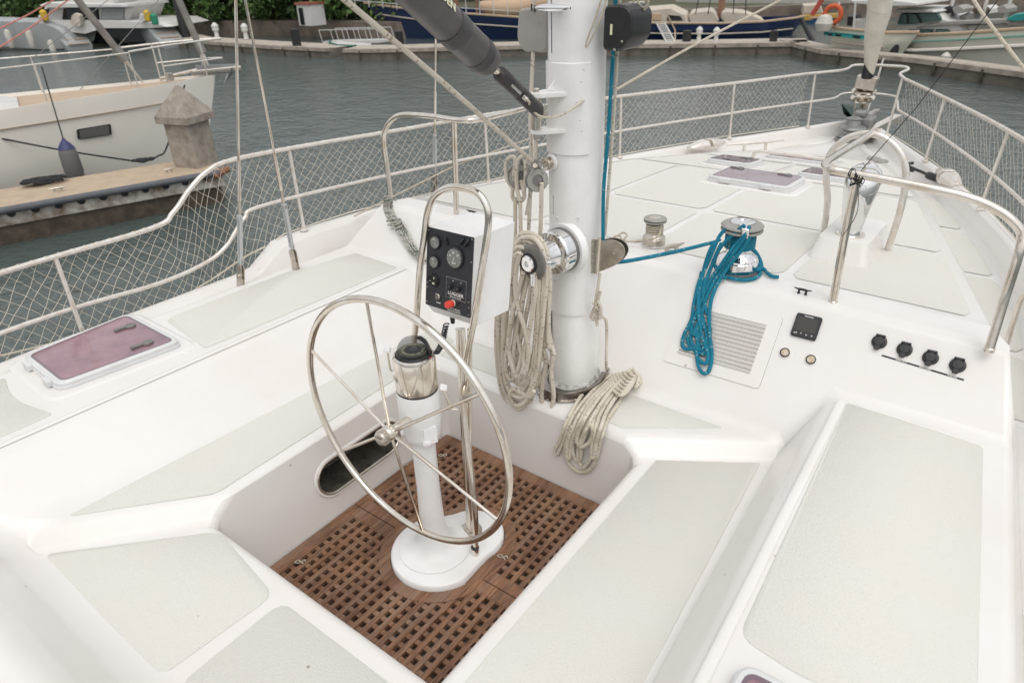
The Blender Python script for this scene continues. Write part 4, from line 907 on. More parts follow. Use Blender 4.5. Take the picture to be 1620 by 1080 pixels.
# ------------------------------------------------------------------ mast winch (on a pad on the aft face)
wdir = Vector((-.18, -1, -.02)).normalized(); wb = P(893, 393, y=MY-MBb+.0)
def winch_h(): 
    t = thing('mast_winch', (wb.x, wb.y, wb.z), 'large chrome winch mounted sideways on the mast behind the white box, wound with beige rope', 'winch')
    mb = MB(); mb.lathe([(0.1126, -0.0244), (0.1075, 0.0073)], wb, wdir*1,  32); mb.build('winch_pad', M['mastw'], t)
    MB().lathe([(0.0934, 0.0049), (0.0934, 0.0195)], wb, wdir*1,  44).build('base_ring', M['greymetal'], t, ang=30)
    MB().lathe([(0.0909, 0.0195), (0.0909, 0.0671), (0.0883, 0.0708), (0.0870, 0.0781), (0.0640, 0.0854), (0.0602, 0.1037), (0.0602, 0.1708), (0.0666, 0.1830)], wb, wdir*1,  44).build('drum', M['chrome'], t, ang=30)
    st_ = MB(); st_.lathe([(0.0384, 0.1806), (0.0723, 0.1830), (0.0749, 0.1891), (0.0749, 0.1952), (0.0640, 0.2001), (0.0435, 0.2050)], wb, wdir*1,  44); s2 = st_.build('self_tailer', M['greymetal'], t, ang=30)
    q = wdir.to_track_quat('Z', 'Y'); mb = MB()
    for k in range(48):
        a = 2*math.pi*k/48; d = q @ Vector((math.cos(a), math.sin(a), 0)); e = q @ Vector((-math.sin(a), math.cos(a), 0))
        mb.add([wb+wdir*.2056+d*.0474-e*.0008, wb+wdir*.2019+d*.0627-e*.0008, wb+wdir*.2019+d*.0627+e*.0008, wb+wdir*.2056+d*.0474+e*.0008], [[0, 1, 2, 3]])
    mb.build('ratchet_marks', M['greymetal'], s2, smooth=False)
    MB().lathe([(0.0435, 0.2025), (0.0422, 0.2098), (0.0371, 0.2123)], wb, wdir*1,  36).build('black_ring', M['black'], t, ang=30)
    MB().lathe([(0.0352, 0.2074), (0.0352, 0.2172), (0.0307, 0.2220), (0.0128, 0.2226), (0.0115, 0.2147)], wb, wdir*1,  36).build('cap', M['chrome'], t, ang=30)
    q2 = wdir.to_track_quat('Z', 'Y'); mb = MB(); mb.box(wb+wdir*.208+Vector((.024, 0, -.066)), (.022, .024, .055)); mb.build('line_guide', M['chrome'], t, bevel=.004)
    return t
winch_h()
# two blocks on the aft side of the mast
def block(c, n, r, name='turning_block', lab='', cat='block', m='greyplastic'):
    t = thing(name, c, lab, cat, 'blocks on the mast'); n = Vector(n).normalized(); up = Vector((0, 0, 1)); up = (up-n*up.dot(n)).normalized(); sd_ = up.cross(n)
    MB().lathe([(r, -.011), (r*.93, -.006), (r*.86, 0), (r*.93, .006), (r, .011)], c, n, 36).build('sheave', M['greymetal'], t, ang=50)
    for s in (-1, 1):
        o = c+n*.0135*s
        ring_o = [o+(sd_*math.cos(a)+up*math.sin(a))*r*(.95+.0*math.sin(a)) for a in [2*math.pi*k/32 for k in range(32)]]
        ring_i = [o+(sd_*math.cos(a)+up*math.sin(a))*r*.50 for a in [2*math.pi*k/32 for k in range(32)]]
        mb = MB(); e = n*.003*s; mb.loft([ring_i, ring_o, [p+e for p in ring_o], [p+e for p in ring_i], ring_i], cap=False)
        for dx in (-.55, .55): mb.tube([o+e*.5+sd_*dx*r*1.0+up*r*.55, o+e*.5+sd_*dx*.25*r+up*r*1.5], .0055, 8)
        mb.build('cheek', M[m], t, ang=40)
    MB().cyl(c+up*r*1.5-n*.016, c+up*r*1.5+n*.016, .011, .011, 16).build('head_pin', M['greymetal'], t)
    return t
block(P(849, 285, y=2.16), (.75, -.6, .15), .045, lab='grey ball-bearing block hanging on the aft face of the mast, nearest the camera')
block(P(822, 280, y=2.20), (.75, -.6, .15), .050, lab='grey block behind the hanging rope loop, port side of the mast')

# ------------------------------------------------------------------ ropes
RR = .0083
def rope(name, paths, r, m, label, cat='rope', group=None, loc=None, n=8, seg=8):
    mb = MB(); 
    for p in paths: mb.tube(cr(p, n) if len(p) > 2 else p, r, seg)
    o = mb.build(name, M[m]); tag(o, label, cat, group); return o
# mainsheet / reefing line running down to the block and on to the winch
bl = P(849, 285, y=2.16)
rope('reefing_line', [[P(500, -38, x=.05), P(700, 130, x=.05), P(838, 252, y=2.14), P(846, 262, y=2.13)], [P(857, 290, y=2.15), P(856, 340, y=2.16), P(854, 392, y=2.17)]], RR*1.05, 'rope', 'beige line slanting down from the upper left corner to the block on the mast')
rope('halyard', [[P(845, -20, y=2.30), P(843, 90, y=2.30), P(839, 180, y=2.28), P(840, 250, y=2.24), P(838, 330, y=2.2), P(836, 368, y=2.2)], [P(848, 200, y=2.28), P(846, 262, y=2.22), P(833, 340, y=2.19)]], RR*.95, 'rope', 'beige halyard running down the port edge of the mast out of the grey box')
# looped tail hanging off the far block
tl = []
def pp(l, y): return [P(a, b, y=y) for a, b in l]
tl.append(pp([(813, 300), (803, 285), (800, 262), (806, 250), (815, 252), (812, 285), (811, 312), (820, 320), (829, 313), (828, 300), (824, 285)], 2.17))
tl.append(pp([(824, 318), (818, 300), (817, 265), (822, 250), (830, 250), (832, 275), (829, 305)], 2.155))
tl.append(pp([(815, 312), (815, 380), (812, 440)], 2.16)); tl.append(pp([(823, 322), (824, 380), (826, 440)], 2.15))
rope('halyard_tail', tl, RR, 'rope', 'doubled beige rope loop hanging from the far block down behind the winch')
# big coil hung over the mast winch
random.seed(11)
coil = []
def hang(top, left, right, zt, bot, y0):
    pass
def J(l, y, jy=.006):
    return [P(a, b, y=y+random.uniform(-jy, jy)) for a, b in l]
yc = 2.09
# each strand: over the drum, down the right side, round the bottom, up the left side
strands = [
 ([(806, 395), (822, 372), (842, 370), (862, 390), (868, 430), (862, 480), (850, 560), (842, 610), (828, 637), (808, 632), (796, 610), (790, 560), (789, 510), (793, 460), (800, 425), (806, 400)], 2.12),
 ([(803, 405), (820, 382), (840, 384), (856, 405), (860, 440), (856, 500), (848, 570), (838, 618), (820, 628), (803, 612), (797, 570), (799, 500), (804, 455), (812, 425), (818, 402)], 2.105),
 ([(803, 412), (818, 392), (836, 396), (849, 415), (852, 450), (849, 510), (842, 575), (832, 600), (822, 604), (812, 590), (812, 560), (818, 520), (826, 480), (834, 440), (836, 405)], 2.09),
 ([(803, 418), (818, 402), (832, 408), (842, 428), (844, 470), (838, 520), (826, 560), (818, 590), (808, 600), (800, 580), (806, 530), (812, 490), (808, 460), (812, 430), (816, 405)], 2.08),
 ([(830, 376), (850, 384), (864, 410), (870, 450), (866, 500), (862, 530), (862, 545)], 2.13),
 ([(846, 430), (846, 470), (836, 530), (830, 560), (828, 585), (818, 596), (808, 570), (804, 540), (810, 500), (820, 460), (828, 430)], 2.07),
 ([(806, 400), (824, 378), (846, 378), (859, 400), (864, 440), (859, 500), (853, 560), (846, 600), (836, 628), (822, 641), (812, 638), (806, 625), (812, 615), (824, 620), (838, 628), (845, 618)], 2.098),
 ([(822, 400), (815, 440), (818, 480), (830, 520), (836, 560), (830, 590)], 2.065), ([(806, 410), (799, 460), (796, 520), (796, 580), (806, 618), (824, 618), (838, 600), (843, 560)], 2.115)]
for l, y in strands: coil.append(J(l, y))
for (l, y), (ox, oy, dy) in zip((strands[0], strands[1], strands[2], strands[6], strands[4]), ((-4, 7, .012), (3, -5, .014), (-3, 6, .01), (4, 5, .012), (-7, 4, -.012))): coil.append(J([(a+ox*math.sin(i*.6+1), b+oy) for i, (a, b) in enumerate(l)], y+dy))
coil.append(J([(866, 470), (868, 520), (872, 545), (876, 560), (872, 572), (862, 570), (857, 560), (862, 548), (873, 555), (872, 590), (876, 625), (872, 645), (862, 645), (857, 630), (859, 600), (864, 570), (858, 552), (850, 560), (846, 575), (852, 590), (856, 600), (848, 610), (842, 612)], 2.15, .003))
coil.append(J([(812, 400), (806, 440), (812, 500), (824, 555), (830, 585), (822, 600)], 2.088)); coil.append(J([(838, 400), (840, 450), (830, 510), (818, 560), (815, 590), (824, 606), (836, 598), (842, 570)], 2.10)); coil.append(J([(826, 396), (828, 450), (822, 520), (812, 570), (800, 590)], 2.12))
rope('hanging_rope_coil', coil, RR*1.25, 'rope', 'long beige rope coil hung over the winch on the mast, looping down to the ledge', 'rope coil')
# coil lying on the ledge and over its edge
random.seed(5); lc = []
def LP(zx, zy, lift=0.0):
    """a point on the hank, resting on the ledge or against the wall below its edge"""
    px, py = 760+zx/3.273, 430+zy/3.273; r = RR*1.1
    p = P(px, py, z=.43+r+lift)
    return p if p.y > 2.112 else P(px, py, y=2.112-r-lift*.8)
hank = [
 ([(722, 505), (640, 560), (560, 640), (500, 715), (455, 800), (428, 880), (398, 945), (384, 925), (415, 865), (440, 790), (480, 710), (540, 620), (640, 535), (715, 490)], .004),
 ([(735, 530), (660, 590), (590, 665), (535, 740), (492, 830), (468, 910), (462, 962), (448, 950), (452, 890), (478, 810), (520, 725), (585, 640), (665, 565), (735, 510)], .014),
 ([(748, 560), (690, 610), (620, 690), (570, 770), (540, 850), (520, 900), (530, 905), (565, 880), (582, 840), (580, 790), (600, 740), (650, 670), (710, 600), (752, 575)], .020),
 ([(752, 590), (700, 650), (655, 720), (625, 800), (600, 880), (592, 950), (578, 955), (580, 890), (600, 800), (630, 715), (685, 635), (750, 580)], .022),
 ([(745, 610), (715, 680), (660, 760), (635, 830), (615, 900), (600, 965), (570, 1020), (520, 1036), (470, 1005), (440, 950), (445, 880), (475, 800)], .002),
 ([(600, 700), (545, 800), (512, 900), (508, 970), (530, 1010), (560, 985), (585, 930), (600, 860)], .000),
 ([(700, 545), (620, 620), (560, 700), (520, 770), (490, 850), (478, 920), (500, 975), (520, 960), (525, 900), (550, 820), (600, 730), (670, 640)], .010),
 ([(728, 560), (655, 640), (600, 720), (555, 800), (525, 860), (515, 890), (500, 880), (510, 830), (545, 750), (610, 660), (690, 575)], .030)]
path_l = [[LP(a, b, lf+.010*math.sin(i*.9+k)*.5+.004) for i, (a, b) in enumerate(l)] for k, (l, lf) in enumerate(hank)]
for k in range(7):
    ox, oy = -14+k*12, 24-k*16; path_l.append([LP(a+ox, b+oy, lf) for a, b, lf in ((690, 500, .0), (680, 540, .012), (700, 585, .036), (735, 612, .046), (768, 600, .040), (790, 570, .020), (800, 545, .002))])
path_l.append([LP(a, b, lf) for a, b, lf in ((700, 500, .02), (682, 455, .03), (690, 415, .035), (735, 398, .04), (785, 405, .04), (815, 440, .04), (815, 490, .03), (790, 520, .03))])
path_l.append([LP(a, b, lf) for a, b, lf in ((760, 520, .05), (800, 490, .05), (845, 480, .04), (862, 520, .03), (840, 570, .02), (800, 560, .03), (780, 520, .04))])
path_l.append([LP(a, b, lf) for a, b, lf in ((735, 500, .03), (730, 455, .03), (760, 440, .035), (790, 470, .04), (810, 520, .045), (830, 560, .03), (815, 590, .015))])
path_l.append([LP(a, b, lf) for a, b, lf in ((745, 500, .04), (775, 455, .04), (820, 440, .03), (850, 470, .02), (845, 520, .01), (815, 545, .02))])
path_l.append([LP(a, b, lf) for a, b, lf in ((700, 480, .01), (740, 470, .04), (790, 500, .055), (820, 550, .05), (805, 600, .03))])
rope('coiled_rope', path_l, RR*1.1, 'ropeolive', 'weathered beige rope hank lying on the ledge beside the mast, spilling over its edge', 'rope coil')
rope('halyard', [[P(949, 432, y=2.38), P(946, 455, y=2.36), P(942, 480, y=2.34), P(946, 498, y=2.34), P(938, 505, y=2.33), P(937, 495, y=2.33), P(946, 478, y=2.33), P(951, 490, y=2.33), P(948, 505, y=2.33)],
    [P(948, 500, y=2.34), P(958, 505, y=2.36), P(960, 530, y=2.38), P(959, 575, y=2.36), P(961, 585, z=.46), P(975, 600, z=.46)], [P(950, 460, y=2.345), P(943, 490, y=2.335), P(945, 515, y=2.335)], [P(949, 500, y=2.335), P(935, 502, y=2.33), P(944, 486, y=2.328), P(950, 498, y=2.33)]], RR*.85, 'rope', 'beige line knotted to the eye low on the starboard side of the mast')
# blue halyard and its coil on the cockpit winch
WB = Vector((.575, 3.005, .895))
rope('blue_halyard', [[P(975, -40, y=2.40), P(971, 60, y=2.42), P(963, 200, y=2.42), P(955, 300, y=2.42), P(954, 380, y=2.40)]], RR*.95, 'ropeblue', 'blue flecked halyard running straight down the starboard edge of the mast')
rope('halyard', [[P(982, -40, y=2.43), P(978, 60, y=2.44), P(970, 200, y=2.45), P(957, 372, y=2.44)]], RR*.8, 'rope', 'beige halyard beside the blue one on the starboard edge of the mast')
def zc2(l): return l
bc = [[P(968, 412, y=2.40), P(985, 414, y=2.43), P(1060, 400, y=2.70), P(1118, 386, y=2.90), P(1135, 382, y=2.93)]]
for k in range(5): bc.append([WB+Vector((.062*math.cos(t), .062*math.sin(t), .118+k*.0125+.002*t)) for t in np.linspace(0, 6.2, 16)])
def bp(l): return [P(a, b, y=c) for a, b, c in l]
W1 = lambda px, py, o=.02: PB(px, py, o)
def hang_b(top, body, offs=.015):
    return [P(a, b, y=c) for a, b, c in top]+[PB(a, b, offs+random.uniform(-.004, .006)) for a, b in body]
random.seed(9)
H = [
 ([(1186, 358, 2.93), (1178, 372, 2.91), (1160, 392, 2.90), (1140, 420, 2.88)], [(1126, 440), (1112, 470), (1100, 500), (1092, 530), (1098, 548), (1112, 552), (1118, 530), (1108, 505), (1098, 530), (1090, 512)]),
 ([(1184, 366, 2.92), (1172, 385, 2.90), (1155, 408, 2.89), (1138, 432, 2.88)], [(1120, 465), (1108, 505), (1102, 530), (1110, 556), (1122, 545), (1121, 505), (1112, 470), (1116, 440)]),
 ([(1186, 374, 2.92), (1176, 392, 2.90), (1160, 412, 2.89)], [(1140, 440), (1125, 475), (1122, 520), (1126, 560), (1122, 585), (1112, 590), (1104, 575), (1103, 545), (1110, 510), (1104, 470), (1110, 430)]),
 ([(1148, 362, 2.93), (1138, 374, 2.92), (1130, 392, 2.90), (1118, 420, 2.88)], [(1106, 445), (1098, 480), (1094, 505), (1082, 530), (1080, 548), (1092, 552), (1108, 545), (1118, 540), (1124, 520)]),
 ([(1140, 378, 2.92), (1126, 390, 2.90), (1115, 420, 2.88)], [(1108, 455), (1104, 490), (1110, 530), (1120, 560), (1116, 575), (1104, 566), (1098, 545)]),
 ([(1142, 384, 2.92), (1134, 400, 2.90), (1124, 425, 2.88)], [(1114, 455), (1108, 480), (1116, 520), (1122, 550), (1112, 560), (1094, 550), (1088, 535), (1100, 520), (1110, 500)]),
 ([(1178, 356, 2.93), (1156, 374, 2.92), (1138, 394, 2.91), (1130, 415, 2.90), (1134, 425, 2.89)], [(1140, 436), (1148, 440)]),
]
for tp_, bd in H: bc.append(hang_b(tp_, bd, .012+.012*random.random()))
zd = .905
bc.append([P(x, y, z=z) for x, y, z in ((1180, 392, .98), (1192, 395, .97), (1202, 410, .93), (1205, 425, zd), (1198, 438, zd), (1180, 443, zd), (1160, 441, zd), (1146, 436, zd))])
bc.append([P(x, y, z=z) for x, y, z in ((1182, 388, .99), (1192, 402, .95), (1196, 420, .91), (1197, 428, zd), (1206, 424, zd), (1214, 432, zd), (1222, 437, zd), (1232, 438, zd))])
bc.append([P(x, y, z=z) for x, y, z in ((1197, 416, .92), (1203, 422, .92), (1197, 428, .915), (1195, 420, .915), (1204, 417, .92))])
bc.append([WB+Vector((.075*math.cos(t), .075*math.sin(t), .205)) for t in np.linspace(2.6, 5.6, 10)])
rope('blue_rope_coil', bc, RR*1.05, 'ropeblue', 'bright blue flecked rope wound round the cockpit winch, its coil hanging down the white bulkhead', 'rope coil')
# cockpit winch under the blue rope
def winch(o, s, label, tail=True):
    t = thing('deck_winch', o, label, 'winch', 'winches on the coachroof edge'); o = Vector(o)
    S = lambda l: [(r*s, h*s) for r, h in l]
    if tail: MB().lathe(S([(.105, -.008), (.102, .004)]), o, seg=40).build('winch_pad', M['gel'], t)
    MB().lathe(S([(.098, 0), (.098, .014)]), o, seg=44).build('base_ring', M['greymetal'] if tail else M['chrome'], t, ang=30)
    MB().lathe(S([(.094, .014), (.094, .062), (.090, .066), (.089, .074), (.070, .09), (.062, .10), (.060, .115), (.061, .19), (.068, .20)]), o, seg=44).build('drum', M['chrome'] if tail else M['brushed'], t, ang=35)
    sl_ = MB().lathe(S([(.062, .196), (.092, .202), (.095, .208), (.093, .213), (.074, .216), (.074, .219), (.093, .222), (.095, .227), (.090, .233), (.06, .238)]), o, seg=44).build('self_tailer', M['greyplastic'], t, ang=30)
    if tail:
        MB().lathe(S([(.055, .236), (.054, .246), (.045, .252), (.018, .254), (.016, .248)]), o, seg=36).build('cap', M['chrome'], t, ang=30)
        a = MB(); e = o+Vector((.035, -.055, 0))*s; a.hexa([o+Vector((-.03, -.02, .240))*s, o+Vector((.03, -.035, .240))*s, o+Vector((.065, -.095, .236))*s, o+Vector((.03, -.10, .236))*s], [o+Vector((-.025, -.02, .256))*s, o+Vector((.025, -.035, .256))*s, o+Vector((.060, -.09, .246))*s, o+Vector((.035, -.095, .246))*s]); a.box(o+Vector((.048, -.09, .222))*s, (.03*s, .016*s, .04*s))
        a.build('stripper_arm', M['chrome'], t, bevel=.003*s)
    else: MB().lathe(S([(.05, .236), (.03, .246), (.012, .247), (.010, .240)]), o, seg=30).build('cap', M['steel'], t, ang=30)
    return t
winch(WB, 1.0, 'big chrome self-tailing winch on the coachroof edge, under the blue rope')
w2_ = Vector((.095, 3.11, .894)); winch(w2_, .62, 'small steel winch with cream line on the coachroof, right of the mast', False)
cl = [[w2_+Vector((.041*math.cos(t), .041*math.sin(t), .062+k*.012+.002*t)) for t in np.linspace(0, 6.2, 14)] for k in range(4)]
cl.append([w2_+Vector((.04, -.02, .10)), P(1040, 375, y=3.03), P(1010, 381, y=3.02), P(985, 382, y=2.98), P(975, 378, y=2.95)])
cl.append([P(x, y, z=.93) for x, y in ((985, 383), (975, 376), (985, 368), (992, 372), (984, 380), (980, 372), (970, 376), (975, 383))])
rope('cream_line', cl, .0052, 'ropecream', 'cream line wound on the small winch and knotted just behind the mast')
# cream lines from above
rope('cream_halyard', [[P(975, 142, y=3.2), P(1105, 68, y=3.8), P(1240, -2, y=4.5)]], .007, 'ropecream', 'cream line rising to the right from behind the mast')
rope('jib_sheet', [[P(1525, -25, y=4.2), P(1560, 30, y=4.1), P(1640, 135, y=3.9)]], .008, 'ropecream', 'cream line crossing the upper right corner')
rope('loose_line', [[P(962, -15, y=2.32), P(950, 30, y=2.3), P(930, 72, y=2.28), P(928, 66, y=2.28), P(945, 20, y=2.3), P(955, -15, y=2.32)]], .0035, 'ropecream', 'thin cream loop dangling beside the black box on the mast')
rope('loose_line', [[P(1002, -15, y=2.45), P(1003, 6, y=2.45), P(1014, 17, y=2.45), P(1024, 10, y=2.45), P(1022, -12, y=2.45)], [P(1008, -15, y=2.45), P(1010, 5, y=2.45), P(1018, 12, y=2.45), P(1026, 4, y=2.45), P(1020, -15, y=2.45)]], .0035, 'ropecream', 'curled cream rope tail at the top edge, right of the mast')
# grey-flecked bundle hung on the port grab rail
random.seed(21); gb = []
for k in range(8):
    o = (k-3.5)*.010; f = lambda a, b, yy: (P(a, b, y=2.855) if yy > 2.89 else PB(a, b, .018))+Vector((o+random.uniform(-.003, .003), random.uniform(-.012, .004), o*.2))
    gb.append([f(615, 316, 2.93), f(614, 330, 2.90), f(620, 345, 2.87), f(628, 352, 2.85), f(634, 362, 2.80), f(645, 382, 2.76), f(660, 402, 2.71), f(672, 412, 2.68)])
gb.append([PB(a, b, .035) for a, b in ((612, 350), (622, 346), (634, 348), (632, 354), (616, 357))]); gb.append([PB(a, b, .035) for a, b in ((614, 356), (626, 352), (637, 354), (634, 359), (618, 362))])
gb.append([P(a, b, y=2.95) for a, b in ((606, 312), (614, 311), (624, 314), (628, 324), (618, 322), (608, 328))])
rope('rope_bundle', gb, .0058, 'ropegrey', 'white rope with grey flecks, bundled and hung from the foot of the port grab rail', 'rope coil')

# ------------------------------------------------------------------ rails, nets and rigging
def Hr(y): return Hh(y)-.045
RT = [(-.6, 1.02), (.9, 1.02), (1.60, 1.02), (1.74, 1.07), (1.86, 1.165), (1.98, 1.235), (2.14, 1.265), (2.6, 1.25), (3.3, 1.225), (4.4, 1.20), (5.5, 1.17), (6.7, 1.145), (7.55, 1.15)]
RM = [(-.6, .74), (.9, .75), (1.55, .72), (1.85, .745), (1.99, .80), (2.06, .86), (2.14, .925), (2.3, .965), (3.3, .94), (4.4, .90), (5.5, .88), (6.7, .87), (7.55, .875)]
def rail_side(s, T, Mm, y0, lab):
    t = thing('guard_rail', (s*2.0, 2.6, .7), lab, 'guard rail', 'guard rails along the deck edges')
    f = lambda tab: [Vector((s*Hr(y), y, z)) for y, z in tab if y >= y0]
    top = cr(f(T), 8); mid = cr(f(Mm), 8)
    MB().tube(top, .0135, 12).build('top_rail', M['railw'], t); MB().tube(mid, .0115, 12).build('middle_rail', M['railw'], t)
    for y in (-.3, 1.13, 2.52, 4.1, 5.45, 6.7, 7.62):
        if y < y0: continue
        zt = float(np.interp(y, [a for a, b in T], [b for a, b in T])); zb = float(np.interp(y, [1.1, 2.2, 2.9, 5, 8], [.5, .74, .745, .66, .62]))
        if y < 2.2 and s > 0: zb = .60
        x = s*Hr(y); mb = MB(); mb.tube([(x+s*-.02, y-.01, zb), (x, y, zt)], .0115, 12); st = mb.build('stanchion', M['railw'], t)
        MB().lathe([(.026, 0), (.024, .008), (.015, .014), (.015, .03)], (x-s*.02, y-.01, zb), seg=16).build('stanchion_base', M['railw'], st)
    # lashing that ties the net to the rail: one cord spiralled along the top rail
    mb = MB(); L = 0; pts = []
    for i in range(len(top)-1):
        a, b = top[i], top[i+1]; n = max(1, int((b-a).length/.006))
        for k in range(n):
            q = a.lerp(b, k/n); ph = L*2*math.pi/.06; L += (b-a).length/n; pts.append(q+Vector((s*.0150*math.cos(ph), 0, .0150*math.sin(ph))))
    mb.tube(pts, .0012, 3, cap=False); mb.build('net_lashing', M['net'], t)
    return t, top, mid
rp, topP, midP = rail_side(-1, RT, RM, -1, 'cream tubular guard rail on the port side, dipping in an S beside the pink hatch')
RTs = [(-.6, 1.22), (1.6, 1.24), (3.3, 1.225)]+[q for q in RT if q[0] > 4]; RMs = [(-.6, .93), (1.6, .94), (3.3, .94)]+[q for q in RM if q[0] > 4]
rs, topS, midS = rail_side(1, RTs, RMs, 3.0, 'cream tubular guard rail along the starboard side of the bow')
pu = thing('bow_pulpit', (0, 8.1, .62), 'cream tubular pulpit closing the rails round the forestay at the bow', 'pulpit')
E0, E1 = topP[-1], topS[-1]; Q = lambda px, py, z: P(px, py, z=z)
MB().tube(cr([E0, Q(1334, 111, 1.16), Q(1350, 104, 1.17), Q(1372, 103, 1.18), Q(1400, 104, 1.18), Q(1430, 106, 1.18), Q(1437, 110, 1.17), Q(1424, 117, 1.16), E1], 6), .0135, 12).build('top_rail', M['railw'], pu)
E0, E1 = midP[-1], midS[-1]
MB().tube(cr([E0, Q(1318, 156, .885), Q(1336, 148, .89), Q(1380, 148, .90), Q(1412, 152, .89), Q(1419, 157, .885), E1], 6), .0115, 12).build('middle_rail', M['railw'], pu)
a_ = Q(1398, 92, 1.22); MB().tube([(a_.x, a_.y, 1.22), (a_.x-.03, a_.y-.1, .62)], .010, 10).build('jack_staff', M['railw'], pu)

def net(s, top, y0, y1, label, cell=.052, zbot=None):
    """diamond netting hung from the top rail, slack enough to hang in unequal cells"""
    tp = [p for p in top if y0 <= p.y <= y1]; L = [0]
    for i in range(1, len(tp)): L.append(L[-1]+(tp[i]-tp[i-1]).length)
    tot = L[-1]; Ys = [p.y for p in tp]; Xs = [p.x for p in tp]; Zs_ = [p.z for p in tp]
    def top_at(u): return Vector((np.interp(u, L, Xs), np.interp(u, L, Ys), np.interp(u, L, Zs_)))
    def pt(u, v):
        p = top_at(min(max(u, 0), tot)); zb = zbot(p.y); p = p+Vector((s*.012, 0, 0))
        w = math.sin(p.y*7.3+v*3)*.5+math.sin(p.y*17.1+v*7)*.3
        z = p.z+(zb-p.z)*v; bow = math.sin(v*math.pi)
        return Vector((p.x+s*.014*bow*w, p.y+.012*w*bow, z-.014*w*bow))
    nu = int(tot/cell); nv = max(3, round(.52/cell)); mb = MB()
    for sg in (1, -1):
        for i in range(-nv, nu+nv+1):
            pts = []
            for j in range(nv*2+1):
                v = j/(nv*2); u = (i+sg*(j/2))*cell+.17*cell*math.sin(i*1.7+j*.9)
                if -1e-6 <= u <= tot: pts.append(pt(u, v))
            if len(pts) > 1: mb.tube(pts, .00115 if y0 < 3 else .0012, 3, cap=False)
    mb.tube([pt(tot*k/160, 1) for k in range(161)], .004, 5)
    o = mb.build('safety_net', M['net']); tag(o, label, 'net', 'nets laced to the guard rails'); return o
zb_ = lambda y: float(np.interp(y, [1.2, 2.1, 2.35, 2.9, 5, 8], [.44, .55, .75, .76, .675, .635]))
net(-1, topP, -.5, 7.7, 'cream diamond netting laced along the port guard rail', .062, zb_)
net(1, topS, 3.0, 7.6, 'cream diamond netting laced along the starboard guard rail by the bow', .075, lambda y: float(np.interp(y, [2.9, 5, 8], [.76, .675, .635])))

# stainless grab rails on the coachroof corners and the hoop over the dorade box
def pipeT(name, paths, r, m, loc, label, cat, group=None):
    t = thing(name, loc, label, cat, group)
    for nm, pts, k in paths: MB().tube(cr(pts, k), r, 16).build(nm, m, t)
    return t
Y = 2.90
la, lt = P(1318, 476, z=.893), P(1355, 285, y=2.93)
zt = 1.44
paths = [('top_tube', [P(1565, 553, z=.885), P(1590, 470, y=2.87), P(1612, 400, y=2.88), P(1617, 372, y=2.9), P(1600, 348, y=2.9), P(1570, 328, y=2.9), P(1530, 312, y=2.9), P(1480, 300, y=2.9), P(1400, 284, y=2.9), P(1340, 273, y=2.9), P(1316, 268, y=2.9), P(1306, 262, y=2.93), P(1312, 254, y=3.0), P(1340, 236, y=3.3), P(1377, 212, y=3.72)], 6),
    ('leg', [Vector((la.x, la.y, .89)), Vector((la.x-.01, la.y-.005, 1.2)), P(1357, 277, y=2.91)], 4)]
gr_s = pipeT('grab_rail', paths, .0165, M['steel'], (1.3, 2.9, .89), 'polished stainless grab rail on the starboard corner of the coachroof, bound with black twine', 'grab rail', 'grab rails on the coachroof')
for p_ in (la, P(1565, 553, z=.885)): MB().lathe([(.019, -.01), (.019, .005), (.017, .007)], (p_.x, p_.y, .889), seg=20).build('foot_ring', M['steel'], gr_s)
pa, pb_ = P(618, 313, z=.89), P(722, 336, z=.893)
paths = [('top_tube', [Vector((pa.x, pa.y, .88)), P(612, 262, y=2.98), P(607, 225, y=2.98), P(610, 205, y=2.98), P(620, 190, y=2.97), P(638, 182, y=2.96), P(680, 184, y=2.95), P(720, 190, y=2.95), P(752, 190, y=2.98), P(790, 182, y=3.3), P(830, 172, y=3.7)], 6),
    ('leg', [Vector((pb_.x, pb_.y, .89)), P(720, 260, y=2.97), P(718, 192, y=2.95)], 4)]
pipeT('grab_rail', paths, .0165, M['steel'], (-1.4, 2.95, .89), 'polished stainless grab rail on the port corner of the coachroof', 'grab rail', 'grab rails on the coachroof')
ha, hb_ = P(1303, 369, z=.85), P(1405, 394, z=.85)
hoop2 = [Vector((ha.x, ha.y, .845)), P(1309, 320, y=3.78), P(1307, 275, y=3.78), P(1313, 245, y=3.77), P(1332, 224, y=3.76), P(1358, 213, y=3.75), P(1385, 213, y=3.74), P(1410, 226, y=3.73), P(1427, 248, y=3.72), P(1433, 280, y=3.72), P(1425, 330, y=3.72), Vector((hb_.x, hb_.y, .845))]
pipeT('mast_hoop', [('hoop', hoop2, 8)], .0165, M['railw'], (.93, 3.74, .85), 'arched tubular hoop standing over the chrome ventilation cowl on the starboard coachroof', 'hoop')
hoop3 = [Vector((-x.x, x.y, x.z)) for x in hoop2]
pipeT('mast_hoop', [('hoop', hoop3, 8)], .0165, M['railw'], (-.93, 3.74, .85), 'matching arched tubular hoop mostly hidden behind the mast, port coachroof', 'hoop')
tw = MB(); o = P(1357, 276, y=2.9); random.seed(2)
for k in range(9):
    a = random.uniform(-.5, .5); oo = o+Vector((.006*(k-4), 0, -.002*k)); tw.tube([oo+Vector((a*.014*math.cos(t), .020*math.cos(t), .020*math.sin(t))) for t in [2*math.pi*j/16 for j in range(16)]], .0016, 5, closed=True)
for k in range(4):
    oo = o+Vector((0, 0, -.02-.008*k)); tw.tube([oo+Vector((.020*math.cos(t), .020*math.sin(t), .012*math.sin(t+k))) for t in [2*math.pi*j/16 for j in range(16)]], .0016, 5, closed=True)
tw.tube(cr([o+Vector((.0, -.02, 0)), P(1358, 320, y=2.87), P(1352, 345, y=2.86), P(1333, 373, y=2.86)], 5), .0014, 5)
